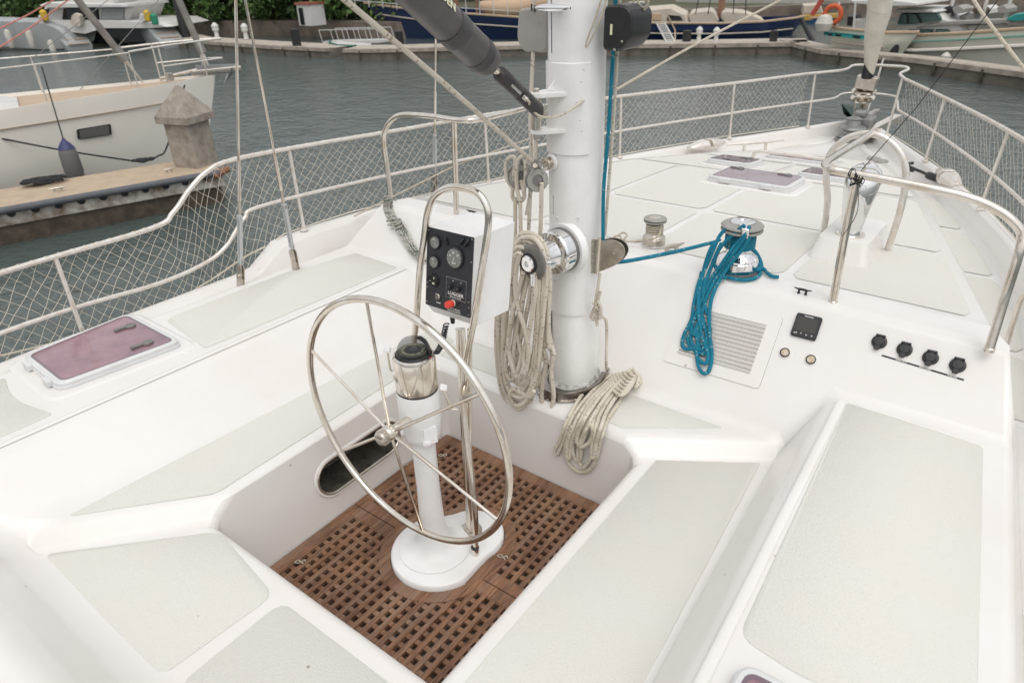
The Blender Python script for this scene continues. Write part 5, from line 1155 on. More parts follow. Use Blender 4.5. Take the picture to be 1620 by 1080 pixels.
tw.tube([o, P(1450, 170, y=2.9), P(1560, 25, y=2.9), P(1610, -40, y=2.9)], .0016, 5)
tag(tw.build('black_twine', M['ropeblack']), 'black twine lashed round the starboard grab rail and running off to the upper right', 'twine')
# dorade box and cowl
dv = thing('ventilator', (.93, 3.75, .85), 'polished chrome ventilation cowl on a white box under the arched hoop', 'ventilator')
b0 = [(.78, 3.42, Zc(3.42)-.012), (1.06, 3.42, Zc(3.42)-.012), (1.06, 4.0, Zc(4)-.012), (.78, 4.0, Zc(4)-.012)]; b1 = [(.80, 3.47, .965), (1.04, 3.47, .965), (1.04, 3.96, .945), (.80, 3.96, .945)]
mb = MB(); mb.loft([[Vector(p)+Vector((0, 0, 0)) for p in rnd([Vector(a) for a in [(.745, 3.37, Zc(3.37)-.004), (1.095, 3.37, Zc(3.37)-.004), (1.095, 4.05, Zc(4.05)-.004), (.745, 4.05, Zc(4.05)-.004)]], .06)], rnd([Vector(a) for a in b0], .045), rnd([Vector(a)-Vector((0, 0, .012)) for a in b1], .045), rnd([Vector(a)*.97+Vector((.92, 3.71, .96))*.03 for a in b1], .04)]); mb.build('box', M['gel'], dv, ang=50)
cb = P(1345, 370, z=.962)
MB().lathe([(.068, 0), (.068, .004), (.062, .006)], (cb.x, cb.y, .962), seg=32).build('cowl_flange', M['steel'], dv, ang=30)
rings = []
for z, r, dy, dx in ((0, .052, 0, 0), (.02, .048, 0, 0), (.08, .055, 0, 0), (.14, .064, .004, 0), (.20, .074, .010, 0), (.25, .080, .02, 0), (.285, .078, .03, 0), (.31, .066, .04, 0), (.325, .045, .05, 0), (.331, .015, .055, 0)):
    rings.append([(cb.x+dx+r*math.cos(a), cb.y+dy+r*1.05*math.sin(a), .966+z) for a in [2*math.pi*k/36 for k in range(36)]])
MB().loft(rings).build('cowl', M['chrome'], dv)
mth = Vector((cb.x, cb.y+.085, 1.225)); MB().tube([mth+Vector((.072*math.cos(a), 0, .072*math.sin(a))) for a in [2*math.pi*k/32 for k in range(32)]], .006, 8, closed=True).build('mouth_ring', M['chrome'], dv)

# shrouds with turnbuckles, port side
def shroud(base, top, label, fork=True, r=.0075, tb=(.14, .42)):
    base, top = Vector(base), Vector(top); d = (top-base).normalized(); t = thing('shroud', base, label, 'shroud', 'port shrouds')
    sx = d.cross(Vector((0, 1, 0))).normalized(); sy = sx.cross(d)
    Rm = Matrix((sx, sy, d)).transposed()
    mb = MB()
    for s in (-1, 1): mb.prism([base+sx*x+sy*s*.012+d*z for x, z in ((-.022, -.03), (.022, -.03), (.022, .115), (.012, .128), (-.012, .128), (-.022, .115))], sy*s*-1, .005)
    mb.box(base+d*.01, (.03, .018, .07), Rm); ch = mb.build('chainplate', M['brushed'], t, smooth=False)
    MB().cyl(base+d*.065-sy*.022, base+d*.065+sy*.022, .009, .009, 14).build('clevis_pin', M['steel'], ch)
    MB().cyl(base+d*.06, base+d*tb[0], .0085, .0085, 12).build('lower_stud', M['brushed'], t)
    mb = MB(); a, b = base+d*tb[0], base+d*tb[1]; L = tb[1]-tb[0]
    for s in (-1, 1): mb.box((a+b)/2+sx*.011*s, (.008, .018, L), Rm)
    for q in (a+d*.012, b-d*.012): mb.box(q, (.030, .021, .030), Rm)
    mb.build('turnbuckle', mat('pale_alloy', (.55, .57, .57), .3, .5), t, bevel=.003)
    MB().cyl(b, b+d*.09, .0085, .0085, 12).build('upper_stud', M['brushed'], t)
    MB().cyl(b+d*.085, b+d*.30, .0105, .0105, 14).build('swage', M['steel'], t)
    MB().cyl(b+d*.29, top, r, r, 10).build('wire', M['steel'], t)
    return t
c1, c2 = P(381, 452, z=.62), P(468, 424, z=.64)
m1, m2 = P(373, 0, x=c1.x+.22), P(388, 0, x=c2.x+.22)
def ext(a, b, k): return a+(b-a)*k
shroud(c1, ext(c1, m1, 4.5), 'front-left stainless shroud rising from its chainplate at the port deck edge')
shroud(c2, ext(c2, m2, 4.5), 'second stainless shroud just forward of the first, leaning over the port deck', r=.007)
c3 = P(687, 300, z=.74); m3 = P(690, 0, x=c3.x+.25); shroud(c3, ext(c3, m3, 4), 'third stainless shroud with a long turnbuckle, behind the port grab rail')
tag(MB().tube(cr([P(0, 563, x=-2.16), P(120, 533, x=-2.15), P(250, 490, x=-2.14), P(330, 445, x=-2.12), P(385, 408, x=-2.10), P(420, 390, x=-2.08)], 6), .006, 6).build('net_foot_line', M['ropeolive']), 'frayed brown line along the foot of the port netting', 'rope')
tag(MB().tube([P(560, 282+60, x=-1.9), P(720, 262, x=-1.85), P(850, 215, x=-1.8)], .006, 6).build('net_foot_line', M['ropecream']), 'cream line slanting across the netting behind the port grab rail', 'rope')

# forestay with furled genoa, drum, windlass
fs = thing('furled_genoa', (0, 8.05, .7), 'cream furled headsail wrapped on the forestay above its steel furling drum at the bow', 'furled sail')
fa, fb_ = P(1365, 165, y=8.02), P(1393, 0, y=7.75); fd = (fb_-fa).normalized()
def FP(px, py): 
    t = (P(px, py, y=8.0)-fa).dot(fd); return t
t0 = FP(1376, 118); t1 = FP(1392, 0)
MB().tube([fa-fd*.45, fa+fd*.2], [.022, .028], 12).build('forestay_link', M['brushed'], fs)
mb = MB(); c = fa+fd*FP(1366, 135)
mb.box(c+Vector((0, 0, .04)), (.20, .11, .13), Matrix.Rotation(.1, 3, 'Y')); mb.build('furling_drum', M['brushed'], fs, bevel=.015, seg=3)
MB().lathe([(.095, -.115), (.115, -.105), (.115, -.09), (.06, -.08), (.06, -.045), (.115, -.035), (.115, -.02), (.09, -.01)], c+Vector((-.01, 0, -.02)), fd, 28).build('drum_spool', M['steel'], fs, ang=35)
for dx in (-.07, .05): MB().tube([c+Vector((dx, 0, -.12)), c+Vector((dx*.3, 0, -.55))], .012, 8).build('link_plate', M['brushed'], fs)
MB().tube([c+fd*.10, c+fd*.24], [.060, .050], 20).build('drum_collar', M['black'], fs)
prof = []; n = 60
rings = []
u_ = fd.cross(Vector((0, 1, 0))).normalized(); v_ = fd.cross(u_)
for i in range(n+1):
    L = .20+i*.12; r0 = .055+.05*min(1, i/4) ; rr = []
    for k in range(26):
        a = 2*math.pi*k/26; r = r0*(1+.05*math.sin(a*1-i*1.9)+.02*math.sin(3*a+i)); rr.append(c+fd*(L+(.07*math.cos(a) if i == 0 else .012*math.sin(a+i)))+u_*r*math.cos(a)+v_*r*math.sin(a))
    rings.append(rr)
gsm = mat('sailcloth_cream', (.66, .62, .54), .75, bump=(18, .6, 4, .01), var=(9, .8, (.56, .51, .43)))
tt_ = gsm.node_tree; MB().loft(rings).build('rolled_sail', gsm, fs, ang=80)
mb = MB()
for i in range(50):
    L = .75+i*.14; mb.tube([c+fd*(L+.03*math.cos(a))+u_*(.107)*math.cos(a)+v_*(.107)*math.sin(a) for a in [2*math.pi*k/18 for k in range(18)]], .0018, 4, closed=True)
mb.build('sail_seams', mat('seam_thread', (.5, .45, .37), .8), fs)
wl_ = P(1345, 222, z=.53); wz = Zc(wl_.y)
wd = thing('windlass', (wl_.x, wl_.y, wz), 'grey weathered anchor windlass on the foredeck below the forestay', 'windlass')
wg = mat('windlass_grey', (.33, .34, .33), .5, .5, var=(12, .9, (.18, .17, .15)), bump=(30, .3))
o = Vector((wl_.x-.02, wl_.y+.1, wz)); mb = MB(); mb.lathe([(.15, 0), (.15, .02), (.12, .03)], o, seg=30); mb.build('windlass_base', M['greymetal'], wd, ang=30)
MB().lathe([(.11, .02), (.13, .04), (.085, .07), (.085, .09), (.13, .12), (.12, .135), (.07, .15), (.06, .20), (.075, .215), (.03, .235), (0, .236)], o, seg=30).build('gypsy', wg, wd, ang=35)
mb = MB(); mb.box(o+Vector((.05, .22, .13)), (.20, .24, .16)); mb.box(o+Vector((.02, .16, .24)), (.12, .14, .08)); mb.build('motor_housing', wg, wd, bevel=.03, seg=3)
mb = MB(); mb.hexa([o+Vector(q) for q in ((.10, -.05, .06), (.17, -.08, .06), (.34, .55, .10), (.26, .57, .10))], [o+Vector(q) for q in ((.10, -.05, .12), (.17, -.08, .12), (.34, .55, .19), (.26, .57, .19))]); mb.build('chain_guide', M['steel'], wd, bevel=.006)
mb = MB(); cpt = [o+Vector((.02, .25, .12)), o+Vector((.05, .5, .14)), o+Vector((.06, .75, .16))]
mb.tube(cpt, .018, 6); mb.build('anchor_chain', M['greymetal'], wd)
an = thing('bow_anchor', (0.05, 8.45, .66), 'steel anchor shank and dark green fluke stowed on the bow roller', 'anchor')
mb = MB(); mb.hexa([(.02, 7.9, .62), (.08, 7.9, .62), (.08, 8.75, .58), (.02, 8.75, .58)], [(.02, 7.9, .70), (.08, 7.9, .70), (.08, 8.75, .66), (.02, 8.75, .66)]); mb.build('shank', M['brushed'], an, bevel=.008)
mb = MB(); mb.add([(-.22, 8.2, .78), (-.02, 8.15, .62), (.05, 8.75, .50), (-.04, 8.4, .70), (-.20, 8.3, .66), (-.02, 8.3, .55)], [[0, 1, 3], [1, 2, 3], [0, 3, 4], [3, 2, 4], [4, 2, 5], [5, 2, 1]]); mb.build('fluke', mat('anchor_green', (.02, .055, .045), .4), an, smooth=False)
# deck snubber hose on the starboard side and port turning post
sn = MB(); sn.tube(cr([P(x, y, z=.62) for x, y in ((1492, 284), (1475, 280), (1458, 272), (1448, 268), (1440, 264))], 6), [.030 if i < 9 else .012 for i in range(25)], 10); sn.tube(cr([P(x, y, z=.62) for x, y in ((1446, 270), (1438, 268), (1437, 260), (1444, 258))], 5), .014, 8)
tag(sn.build('mooring_snubber', M['black']), 'black rubber snubber line made fast inside the starboard bulwark', 'snubber')
gt = MB(); a_ = P(1612, 500, z=.62)
gt.tube(cr([P(1592, 545, z=.55), P(1606, 500, z=.70), P(1618, 470, z=.82), P(1640, 455, z=.88)], 5), .012, 8); 
tag(gt.build('gate_rail', M['steel']), 'short stainless rail bracket at the right edge, outboard of the grab rail', 'rail')

# ------------------------------------------------------------------ the harbour
WZ = -1.0
def water_mat():
    m = mat('harbour_water', (.075, .095, .090), .11, spec=.5); t = m.node_tree; b = t.nodes['Principled BSDF']; k = t.links.new
    b.inputs['IOR'].default_value = 1.33
    tc = nn(t, 'ShaderNodeTexCoord'); hts = []
    for sc, st, det, w_ in (((1.0, 1.25, 1), 1.5, 3, .040), ((1, 1.2, 1), 5.0, 4, .026), ((1, 1.1, 1), 16, 3, .0085)):
        mp = nn(t, 'ShaderNodeMapping'); mp.inputs['Scale'].default_value = sc; mp.inputs['Rotation'].default_value = (0, 0, .45)
        no = nn(t, 'ShaderNodeTexNoise'); no.inputs['Scale'].default_value = st; no.inputs['Detail'].default_value = det; no.inputs['Distortion'].default_value = .35
        mu = nn(t, 'ShaderNodeMath', operation='MULTIPLY'); mu.inputs[1].default_value = w_
        k(tc.outputs['Object'], mp.inputs[0]); k(mp.outputs[0], no.inputs['Vector']); k(no.outputs['Fac'], mu.inputs[0]); hts.append(mu.outputs[0])
    a = nn(t, 'ShaderNodeMath', operation='ADD'); c = nn(t, 'ShaderNodeMath', operation='ADD'); k(hts[0], a.inputs[0]); k(hts[1], a.inputs[1]); k(a.outputs[0], c.inputs[0]); k(hts[2], c.inputs[1])
    bp = nn(t, 'ShaderNodeBump'); bp.inputs['Strength'].default_value = 1; bp.inputs['Distance'].default_value = 1.15; k(c.outputs[0], bp.inputs['Height']); k(bp.outputs[0], b.inputs['Normal'])
    return m
mb = MB(); mb.add([(-1500, -1500, WZ), (1500, -1500, WZ), (1500, 1500, WZ), (-1500, 1500, WZ)], [[0, 1, 2, 3]])
tag(mb.build('water', water_mat(), smooth=False), kind='structure')
M['concrete'] = mat('dock_concrete', (.17, .148, .12), .85, bump=(14, .6, 5, .01), var=(2.5, .9, (.09, .078, .062)))
M['quaytop'] = mat('quay_paving', (.44, .39, .325), .85, bump=(14, .5, 5, .01), var=(2.0, .9, (.33, .29, .24)))
M['deckboard'] = mat('dock_decking', (.47, .37, .265), .8, bump=(30, .4), var=(4, .7, (.36, .28, .20)))
M['oldwood'] = mat('weathered_timber', (.055, .042, .03), .85, var=(5, .9, (.12, .095, .07)), bump=(20, .8, 5, .01))
M['pilewood'] = mat('grey_pile', (.36, .32, .27), .8, var=(7, .9, (.20, .165, .13)), bump=(20, .7, 5, .008))
M['bluerub'] = mat('grey_blue_rubber', (.11, .115, .128), .6, var=(6, .6, (.07, .075, .085)))
M['fascia'] = mat('stained_fascia', (.56, .53, .48), .7, var=(6, .95, (.16, .10, .06)))
M['boatwhite'] = mat('boat_white', (.62, .61, .58), .35, var=(1.5, .6, (.52, .51, .48)))
M['boatcream'] = mat('boat_cream', (.82, .775, .70), .35, var=(1.2, .5, (.76, .71, .635)))
M['tandeck'] = mat('tan_deck', (.48, .36, .25), .7, var=(4, .7, (.40, .30, .21)))
M['darkglass'] = mat('dark_window', (.02, .022, .025), .1)
M['greenglass'] = mat('green_window', (.07, .13, .115), .12)
M['navy'] = mat('navy_hull', (.008, .020, .068), .22, coat=.3, bump=(1, .1, 2, .02))
M['canvas'] = mat('tan_canvas', (.50, .36, .24), .85, bump=(5, .5, 3, .02)); M['canvasw'] = mat('cream_canvas', (.56, .50, .42), .85, bump=(4, .5, 3, .02), var=(1.5, .8, (.42, .37, .30)))
M['mossygreen'] = mat('pale_green_hull', (.64, .63, .54), .4, var=(1.2, .6, (.54, .53, .45)))
M['teal'] = mat('teal_paint', (.015, .25, .24), .4); M['greentrim'] = mat('green_trim', (.16, .33, .27), .45)
M['blackrubber'] = mat('black_pile', (.014, .014, .015), .6, var=(4, .6, (.03, .03, .03))); M['foam'] = mat('fender_white', (.60, .58, .52), .5, var=(6, .8, (.45, .42, .36)))

def quayblock(front, width, ztop, name, m, zbot=-1.3, side=1):
    """a quay following a front polyline (xy); width away from it"""
    n = len(front); F = [Vector((p[0], p[1], 0)) for p in front]; Bk = []
    for i in range(n):
        d = (F[min(i+1, n-1)]-F[max(i-1, 0)]).normalized(); Bk.append(F[i]+Vector((-d.y, d.x, 0))*side*width)
    rings = [[(f.x, f.y, zbot), (f.x, f.y, ztop), (b_.x, b_.y, ztop), (b_.x, b_.y, zbot)] for f, b_ in zip(F, Bk)]
    return MB().loft(rings), F, Bk
# near dock on the port side
nd = thing('finger_dock', (-9, 3, -.5), 'tan topped finger dock with a grey rubbing strip, alongside the cream yacht at left', 'dock')
F0, F1 = Vector((-11.55, -4.2, 0)), Vector((-8.42, 5.72, 0)); dd = (F1-F0).normalized(); wv = Vector((-dd.y, dd.x, 0))
def ND(t, w, z): return F0.lerp(F1, t)+wv*w+Vector((0, 0, z))
mb = MB(); mb.hexa([ND(0, 0, -.56), ND(1, 0, -.56), ND(1, 1.15, -.56), ND(0, 1.15, -.56)], [ND(0, 0, -.50), ND(1, 0, -.50), ND(1, 1.15, -.50), ND(0, 1.15, -.50)]); mb.build('dock_top', M['deckboard'], nd, bevel=.01)
MB().hexa([ND(0, .02, -.74), ND(1, .02, -.74), ND(1, 1.13, -.74), ND(0, 1.13, -.74)], [ND(0, .02, -.56), ND(1, .02, -.56), ND(1, 1.13, -.56), ND(0, 1.13, -.56)]).build('fascia_board', M['fascia'], nd, smooth=False)
MB().hexa([ND(0, .06, -1.15), ND(.995, .06, -1.15), ND(.995, 1.1, -1.15), ND(0, 1.1, -1.15)], [ND(0, .06, -.74), ND(.995, .06, -.74), ND(.995, 1.1, -.74), ND(0, 1.1, -.74)]).build('dock_beam', M['oldwood'], nd, smooth=False)
MB().tube([ND(0, -.035, -.52), ND(.995, -.035, -.52)], .05, 12).build('rubbing_strip', M['bluerub'], nd)
for k in range(26):
    t = .30+.7*k/26; c = ND(t, .018, -.585); mb = MB(); mb.tube([c+wv*.01, c-wv*.012], [.055, .050], 12); mb.build('bolt_pocket', M['black'], nd)
M2 = MB(); M2.tube([ND(.985, -.05, -.55), ND(1.01, .02, -.50)], [.06, .05], 8); M2.build('torn_corner', mat('rusty_edge', (.25, .12, .06), .8), nd)
pl = thing('mooring_pile', P(290, 268, z=-.5), 'squat grey timber mooring pile with a pyramid cap on the finger dock', 'piling')
pc = Vector((-9.12, 5.72, 0)); PR = Matrix.Rotation(.78, 3, 'Z'); R2 = Matrix.Rotation(math.radians(18), 3, 'Z')
hw = .235
mb = MB(); mb.hexa([pc+R2 @ Vector((x*hw, y*hw, -1.3)) for x, y in ((-1, -1), (1, -1), (1, 1), (-1, 1))], [pc+R2 @ Vector((x*hw, y*hw, .20)) for x, y in ((-1, -1), (1, -1), (1, 1), (-1, 1))]); mb.build('post', M['pilewood'], pl, bevel=.02)
mb = MB(); rings = [[pc+R2 @ Vector((x*h, y*h, z)) for x, y in ((-1, -1), (1, -1), (1, 1), (-1, 1))] for h, z in ((.275, .17), (.305, .18), (.305, .28), (.285, .31), (.02, .70))]; mb.loft(rings); mb.build('pyramid_cap', M['pilewood'], pl, smooth=False)
for px, py, L in ((93, 306-3, .22), (268, 273, .18)):
    c = P(px, py, z=-.5); o = small_cleat((c.x, c.y, -.5), math.atan2(dd.y, dd.x), L, .05, M['brushed'], 'dock_cleat', nd)
random.seed(4)
for (px, py, n, sz, lab) in ((70, 288, 16, .26, 'heap of black mooring line on the near end of the finger dock'), (226, 257, 8, .13, 'black line made fast on a cleat beside the timber pile')):
    c = P(px, py, z=-.47); mb = MB()
    for k in range(n):
        a0 = random.uniform(0, 6.28); rr = random.uniform(.3, 1)*sz; oo = c+dd*random.uniform(-.5, .5)*sz+wv*random.uniform(-.25, .25)*sz
        mb.tube([oo+dd*rr*math.cos(t+a0)+wv*rr*.45*math.sin(t+a0)+Vector((0, 0, .02+random.uniform(0, .03))) for t in np.linspace(0, 5.8, 14)], .018, 6)
    tag(mb.build('mooring_line', M['ropeblack']), lab, 'rope', 'mooring lines on the finger dock')
c = P(226, 257, z=-.44); tag(MB().tube(cr([P(-20, 215, z=.05), P(100, 238, z=-.25), c], 6), .014, 6).build('mooring_line', M['ropeblack']), 'long black mooring line crossing in front of the white hull', 'rope', 'mooring lines on the finger dock')
tag(MB().tube(cr([c, P(250, 247, z=-.42), P(265, 230, x=-10.2), P(292, 135, x=-10.9)], 6), .014, 6).build('mooring_line', M['ropeblack']), 'black mooring line rising behind the timber pile to the yacht bow', 'rope', 'mooring lines on the finger dock')

# generic hull
def hull_rings(bow, head, stations, n_=None):
    """stations: (t back from bow, half beam, sheer z, keel half width at waterline factor)"""
    h = Vector((head[0], head[1], 0)).normalized(); nrm = Vector((h.y, -h.x, 0)); out = []
    for t, b_, zs, wl in stations:
        c = Vector((bow[0], bow[1], 0))-h*t; r = []
        for s in (1, -1):
            l = [(b_*.0, zs-.03), (b_*.96, zs-.03), (b_*.97, zs+.03), (b_, zs+.03), (b_*1.0, zs-.12), (b_*(.6+.4*wl), (zs*.45+WZ*.55)), (b_*wl, WZ-.02), (b_*wl*.6, WZ-.4)]
            l = [c+nrm*s*x+Vector((0, 0, z)) for x, z in l]; r += l if s > 0 else l[::-1]
        rk = .34*max(0, 1-t/2.5); r = [p-h*rk*max(0, zs-p.z) for p in r]
        out.append(r)
    return out, h, nrm
ny = thing('moored_yacht', (-11.2, 7.6, -1), 'cream sailing yacht moored bow-forward beyond the finger dock on the left', 'sailing yacht')
st = [(0, .02, .47, .3), (.15, .10, .47, .45), (.6, .27, .45, .6), (1.2, .46, .43, .70), (2, .66, .41, .78), (3, .88, .39, .84), (4.2, 1.12, .37, .88), (6, 1.42, .35, .9), (9, 1.75, .34, .92), (13, 1.7, .36, .9)]
R_, nh, nn_ = hull_rings((-11.2, 7.62), (.33, .944), st)
MB().loft(R_, closed=False, cap=False).build('hull', M['boatcream'], ny, ang=50)
def NY(t, s, z): return Vector((-11.2, 7.62, 0))-nh*t+nn_*s+Vector((0, 0, z))
def nb(t): return float(np.interp(t, [a for a, *_ in st], [b for _, b, *_ in st]))
def nz(t): return float(np.interp(t, [a[0] for a in st], [a[2] for a in st]))
mb = MB(); ts = [.5, 1, 2, 3, 4.2, 6, 9]; mb.loft([[NY(t, nb(t)*.86*s, nz(t)-.015) for s in (1, .33, -.33, -1)] for t in ts], closed=False, cap=False); mb.build('deck', M['tandeck'], ny)
mb = MB(); mb.loft([[NY(t, s*w*nb(t), nz(t)-.02+hh) for s, w, hh in ((1, .62, 0), (1, .52, h), (0, .3, h*1.15), (-1, .52, h), (-1, .62, 0))] for t, h in ((3.2, .03), (3.9, .16), (5, .30), (9, .40))], closed=False, cap=False); mb.build('coachroof', M['boatwhite'], ny)
for z_, r_ in ((.16, .012), (-.82, .022)):
    mb = MB(); mb.tube([NY(t, nb(t)*(1.0 if z_ > 0 else (.6+.4*.8))+.006, z_-.01*t) for t in ((.6, 1.2, 2, 3, 4.2, 6, 9) if z_ > 0 else (2.6, 3, 4.2, 6, 9))], r_, 6); mb.build('cove_stripe', mat('cove_stripe', (.30, .24, .18), .5), ny)
wA, wB = P(124, 220, x=-11.45), P(176, 199, x=-11.30)
def hullpt(px, py, off=.01):
    d = ray(px, py).normalized()
    for i in range(6000):
        q = CAM+d*(8+i*.002); rel = q-Vector((-11.2, 7.62, 0)); t = -rel.dot(nh); s = rel.dot(nn_)
        if t < 0: continue
        b_ = nb(t); zs = nz(t); f = 1.0 if q.z > zs-.12 else np.interp(q.z, [WZ, zs*.45+WZ*.55, zs-.12], [.86, .6+.4*.86, 1.0])
        if s < b_*f+off: return q
    return q
wq = [hullpt(*a) for a in ((123, 221), (177, 213), (175, 196), (121, 205))]
mb = MB(); mb.prism(rnd(wq, .03), nn_, .012); hw_ = mb.build('hull_window', M['black'], ny, smooth=False); cw = sum(wq, Vector())/4
MB().add([cw+(p-cw)*.86+nn_*.014 for p in wq], [[0, 1, 2, 3]]).build('window_pane', mat('smoke_pane', (.12, .12, .11), .15), hw_, smooth=False)
def nyrail(pts, r, nm, m='railw'): MB().tube(cr(pts, 5), r, 8).build(nm, M[m], ny)
for s in (1, -1):
    for zz, r in ((.60, .012),): nyrail([NY(t, s*nb(t)*.94, nz(t)+zz) for t in (1.4, 2, 3, 4.2, 6, 9)], r, 'lifeline')
    for t in (1.4, 2.8, 4.4, 6): MB().tube([NY(t, s*nb(t)*.94, nz(t)), NY(t, s*nb(t)*.94, nz(t)+.60)], .011, 8).build('stanchion', M['railw'], ny)
nyrail([NY(1.4, nb(1.4)*.94, 1.04), NY(.7, nb(.7)*.94, 1.08), NY(.1, .16, 1.10), NY(-.25, .0, 1.10), NY(.1, -.16, 1.10), NY(.7, -nb(.7)*.94, 1.08), NY(1.4, -nb(1.4)*.94, 1.04)], .017, 'pulpit')
nyrail([NY(.9, nb(.9)*.94, .75), NY(.1, .16, .77), NY(-.2, 0, .77), NY(.1, -.16, .77), NY(.9, -nb(.9)*.94, .75)], .013, 'pulpit')
for t, s in ((.9, .9), (.9, -.9), (.15, .8), (.15, -.8)): MB().tube([NY(t, s*nb(t), nz(t)), NY(t, s*nb(t)*1.0, 1.09)], .015, 8).build('pulpit_leg', M['railw'], ny)
mb = MB(); mb.box(NY(-.05, 0, .56), (.14, .9, .10), Matrix.Rotation(-.336, 3, 'Z')); mb.build('anchor_roller', M['brushed'], ny, bevel=.02)
mb = MB(); mb.hexa([NY(.3, .03, .60), NY(-.35, .03, .58), NY(-.35, -.03, .58), NY(.3, -.03, .60)], [NY(.3, .03, .68), NY(-.42, .03, .64), NY(-.42, -.03, .64), NY(.3, -.03, .68)]); mb.add([NY(-.30, .13, .60), NY(-.30, -.13, .60), NY(-.12, 0, .28), NY(-.42, 0, .56)], [[0, 1, 3], [0, 3, 2], [1, 2, 3], [0, 2, 1]]); mb.build('anchor', mat('galvanised', (.36, .37, .37), .45, .6), ny, smooth=False)
mb = MB(); mb.tube([NY(.8, .05, .47), NY(.8, .05, .60)], .07, 12); mb.tube([NY(.95, .0, .52), NY(.2, .0, .62)], .03, 8); mb.build('windlass', M['brushed'], ny)
for (px0, py0, px1, py1, t, lab) in ((330, 112, 280, -6, .05, 'forestay'), (190, 134, 118, -6, 1.25, 'inner_forestay')):
    a = NY(t, 0, nz(t)+.05); A_ = P(px1, py1, x=a.x-.45); d = (A_-a)
    MB().tube([a, a+d*.28], [.012, .035], 8).build(lab+'_fitting', M['brushed'], ny); MB().tube([a+d*.26, a+d*.42], .085, 12).build('furler_drum', M['greymetal'], ny)
    MB().tube([a+d*.42, a+d*4.0], .062, 10).build('furled_sail', mat('grey_sail_cover', (.17, .155, .14), .8, var=(5, .8, (.25, .23, .2))), ny)
fdr = thing('fender', NY(3.7, 1.1, -.2), 'grey teardrop fender with a blue top hanging on the white yacht hull', 'fender')
ft = P(102, 226, x=-10.75); fbm = P(112, 272, x=-10.75)
MB().lathe([(0, .0), (.05, .01), (.11, -.07), (.135, -.16), (.14, -.45), (.12, -.55), (.05, -.61), (0, -.62)][::-1], ft-Vector((0, 0, .0)), seg=24).build('fender_body', mat('grey_fender', (.15, .14, .14), .5), fdr)
MB().lathe([(.125, -.10), (.075, -.02), (.03, .03), (.02, .06), (0, .065)], ft+Vector((0, 0, .01)), seg=24).build('fender_top', mat('blue_fender_top', (.03, .04, .12), .5), fdr)
MB().tube([ft+Vector((0, 0, .05)), P(66, 106, x=-11.3)], .011, 6).build('lanyard', M['ropeblack'], fdr)
for i, (a, b_) in enumerate((((-20, 88, -12), (125, -12, -13)), ((-20, 55, -12.5), (110, -14, -13)))):
    tag(MB().tube([P(a[0], a[1], x=a[2]), P((a[0]+b_[0])/2, (a[1]+b_[1])/2+3, x=a[2]-.5), P(b_[0], b_[1], x=b_[2])], .012, 6).build('rigging_line', M['ropepink']), ['lower faded pink line crossing the top left corner', 'upper faded pink line crossing the top left corner'][i], 'rope', 'pink lines at upper left')
for i, (a, b_, lab) in enumerate((((0, 132, -12.5), (182, -8, -13), 'thin grey stay slanting up behind the yacht rail at far left'), ((120, 150, -12.5), (258, -8, -13.2), 'thin grey stay slanting up between the two furled sails at left'))):
    tag(MB().tube([P(a[0], a[1], x=a[2]), P(b_[0], b_[1], x=b_[2])], .006, 6).build('thin_stay', M['greymetal']), lab, 'stay')

# far quay: posts, piles and power pedestals on it
def dk_(px, py, z=-.62): p = P(px, py, z=z); return (p.x, p.y)
front = [dk_(*a) for a in ((150, 30), (282, 62), (430, 72), (520, 76), (600, 79), (840, 73), (1100, 71), (1240, 69), (1300, 80), (1450, 94), (1620, 116), (1760, 140))]
q1, Fq, Bq = quayblock(front[:4], 1.6, -.66, 'q', None); q2, Fq2, Bq2 = quayblock([(front[4][0]-1.4, front[4][1]-.6)]+front[4:8]+[(front[7][0]+.8, front[7][1]+.3)], 1.7, -.62, 'q', None); q3, _, _ = quayblock([(front[7][0]-.4, front[7][1]+.9)]+front[8:], .9, -.62, 'q', None)
for q, lab in ((q1, 'low concrete pontoon in front of the trees at upper left'), (q2, 'long concrete quay in front of the navy blue ship'), (q3, 'concrete quay on the right with cracked slab facing')):
    t = thing('concrete_quay', (q.v[1][0], q.v[1][1], -.62), lab, 'quay')
    q.build('quay_wall', M['concrete'], t, smooth=False)
    fr = [Vector(q.v[i*4+1]) for i in range(len(q.v)//4)]; bk2 = [Vector(q.v[i*4+2]) for i in range(len(q.v)//4)]
    MB().loft([[a+Vector((0, 0, .006)), b_+Vector((0, 0, .006))] for a, b_ in zip(fr, bk2)], closed=False, cap=False).build('paving', M['quaytop'], t, smooth=False)
    for off, zz, h_ in ((.06, .03, .10),):
        mb = MB()
        for a, b_ in zip(fr[:-1], fr[1:]):
            d = (b_-a).normalized(); w = Vector((d.y, -d.x, 0))
            mb.hexa([a+w*off+Vector((0, 0, -.10)), b_+w*off+Vector((0, 0, -.10)), b_-w*.25+Vector((0, 0, -.10)), a-w*.25+Vector((0, 0, -.10))], [a+w*off+Vector((0, 0, .03)), b_+w*off+Vector((0, 0, .03)), b_-w*.25+Vector((0, 0, .03)), a-w*.25+Vector((0, 0, .03))])
        mb.build('edge_beam', mat('edge_beam', (.40, .34, .28), .8, var=(3, .9, (.20, .17, .14))), t, smooth=False)
    for a, b_ in zip(fr[:-1], fr[1:]):
        L = (b_-a).length; d = (b_-a)/L; w = Vector((d.y, -d.x, 0))
        for k in range(int(L/1.5)):
            c = a+d*(.7+1.5*k)+w*.02; mb = MB(); mb.box(c+Vector((0, 0, -.30)), (.07, .10, .55), Matrix.Rotation(math.atan2(d.y, d.x), 3, 'Z')); mb.build('slab_joint', M['oldwood'], t, smooth=False)
